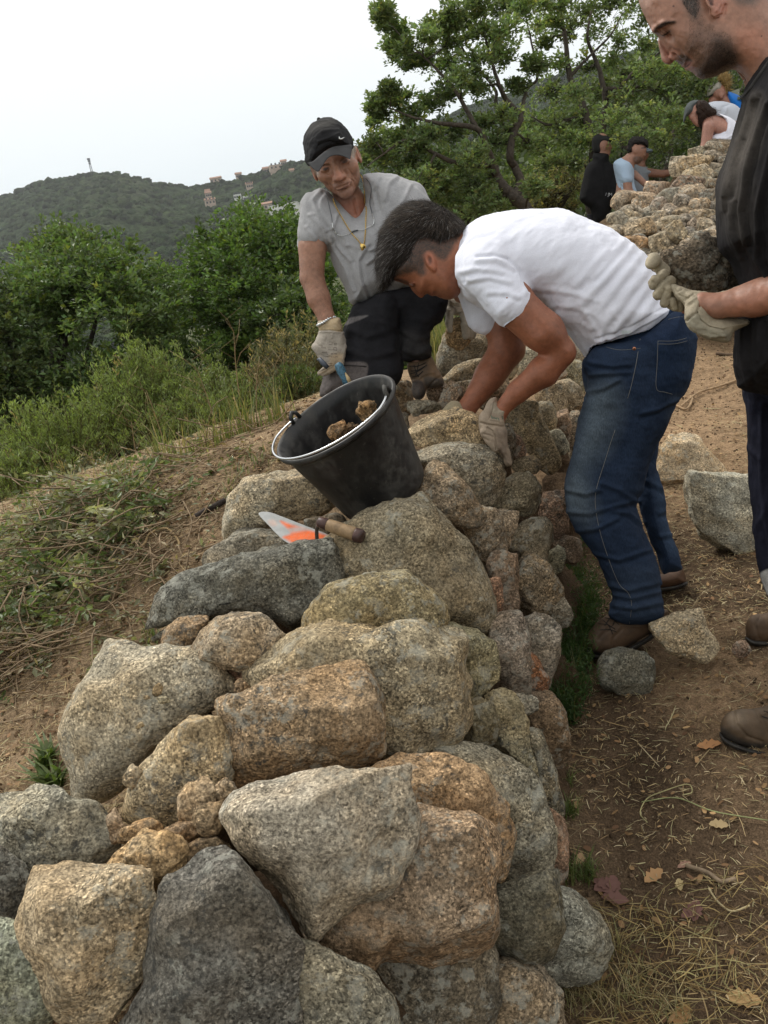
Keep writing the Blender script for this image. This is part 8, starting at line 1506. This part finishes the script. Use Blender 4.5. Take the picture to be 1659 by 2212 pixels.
# sticks
def stick(Z, pts, r0, col, label, lift=.012):
    q = zz(Z, pts); P_ = []
    for u, v in q: d = gd(u, v); c = W(u, v, d); P_.append([c[0], c[1], ground_z(c[0], c[1])[0] + lift])
    v_, f_ = tube(spline(np.array(P_), 6), r0, 6); solo('stick', v_, f_, M_bark, label, 'stick', col=np.array(col) + np.zeros((len(v_), 3)), group='sticks and roots on the ground')
stick(ZE, [(1120, 1245), (1260, 1270), (1350, 1310), (1450, 1335)], .0045, (.24, .18, .12), 'grey brown broken stick on the lower path'); stick(ZE, [(1270, 1400), (1330, 1450), (1420, 1468), (1540, 1455)], .002, (.40, .33, .19), 'thin pale root on the lower path')
stick(ZE, [(860, 890), (815, 850), (860, 770), (960, 725), (1130, 712), (1160, 750), (1100, 800)], .0013, (.40, .36, .18), 'thin green straw loop on the path'); stick(ZE, [(825, 808), (1060, 815), (1300, 850), (1660, 935)], .0014, (.28, .30, .14), 'long thin green stem crossing the path')
stick(ZB, [(690, 920), (770, 870), (800, 800), (880, 755), (930, 790), (945, 830)], .0035, (.42, .30, .16), 'pale bent root on the left bank'); stick(ZB, [(270, 1080), (400, 1078), (520, 1085), (640, 1082)], .0035, (.38, .22, .12), 'straight orange brown twig across the cut branches')
stick(ZB, [(1030, 680), (1080, 640), (1140, 625), (1185, 600)], .009, (.05, .04, .035), 'dark charred branch against the pale squared boulder'); stick(ZB, [(180, 1160), (260, 1180), (350, 1200)], .003, (.42, .33, .2), 'pale twig at the left edge'); stick(ZB, [(100, 1420), (300, 1400), (500, 1355)], .003, (.34, .26, .15), 'long thin stem above the flat pale boulder')
stick(Z4, [(620, 510), (700, 450), (800, 415), (905, 390)], .006, (.36, .25, .15), 'long bent root crossing the far path'); stick(Z4, [(600, 500), (645, 525), (672, 480), (665, 460)], .006, (.36, .25, .15), 'short forked root beside the long one'); stick(Z4, [(785, 265), (840, 262), (905, 258)], .009, (.13, .09, .06), 'dark stick lying on the far path')
# dug out stump on the left bank
_p = zw(ZB, 815, 665, gd(*zz(ZB, [(815, 680)])[0])); st = thing('root_stump', _p, 'small dark splayed root stump on the left bank', 'stump')
for k_ in range(11):
    a = _r.uniform(0, 6.28); L = _r.uniform(.03, .075); e = _p + np.array([math.cos(a) * L, math.sin(a) * L, _r.uniform(.0, .06)]); v_, f_ = tube(spline(np.array([_p + [0, 0, -.01], (_p + e) / 2 + _r.normal(0, .008, 3), e]), 3), [.012, .010, .009, .007, .005, .003, .002], 6); part('root', v_, f_, M_bark, st, True, np.array([.05, .03, .022]) + np.zeros((len(v_), 3)))

# ------------------------------------------------------------ air between the camera and the far hills
hm = bpy.data.materials.new('haze_air'); hm.use_nodes = True; hn = hm.node_tree.nodes; hl = hm.node_tree.links
for n_ in list(hn): hn.remove(n_)
ho = hn.new('ShaderNodeOutputMaterial'); hv = hn.new('ShaderNodeVolumePrincipled'); hv.inputs['Density'].default_value = HAZE; hv.inputs['Color'].default_value = (.93, .96, 1., 1); hv.inputs['Anisotropy'].default_value = .2
hl.new(hv.outputs[0], ho.inputs['Volume'])
_hz1 = float(_zh.max()) + 15
_v2, _f2 = box_mesh(-1900, -1600, -75, 1900, 1800, _hz1); hz = obj('haze', mesh('haze', _v2, _f2[:, ::1], hm, False)); setp(hz, kind='stuff')
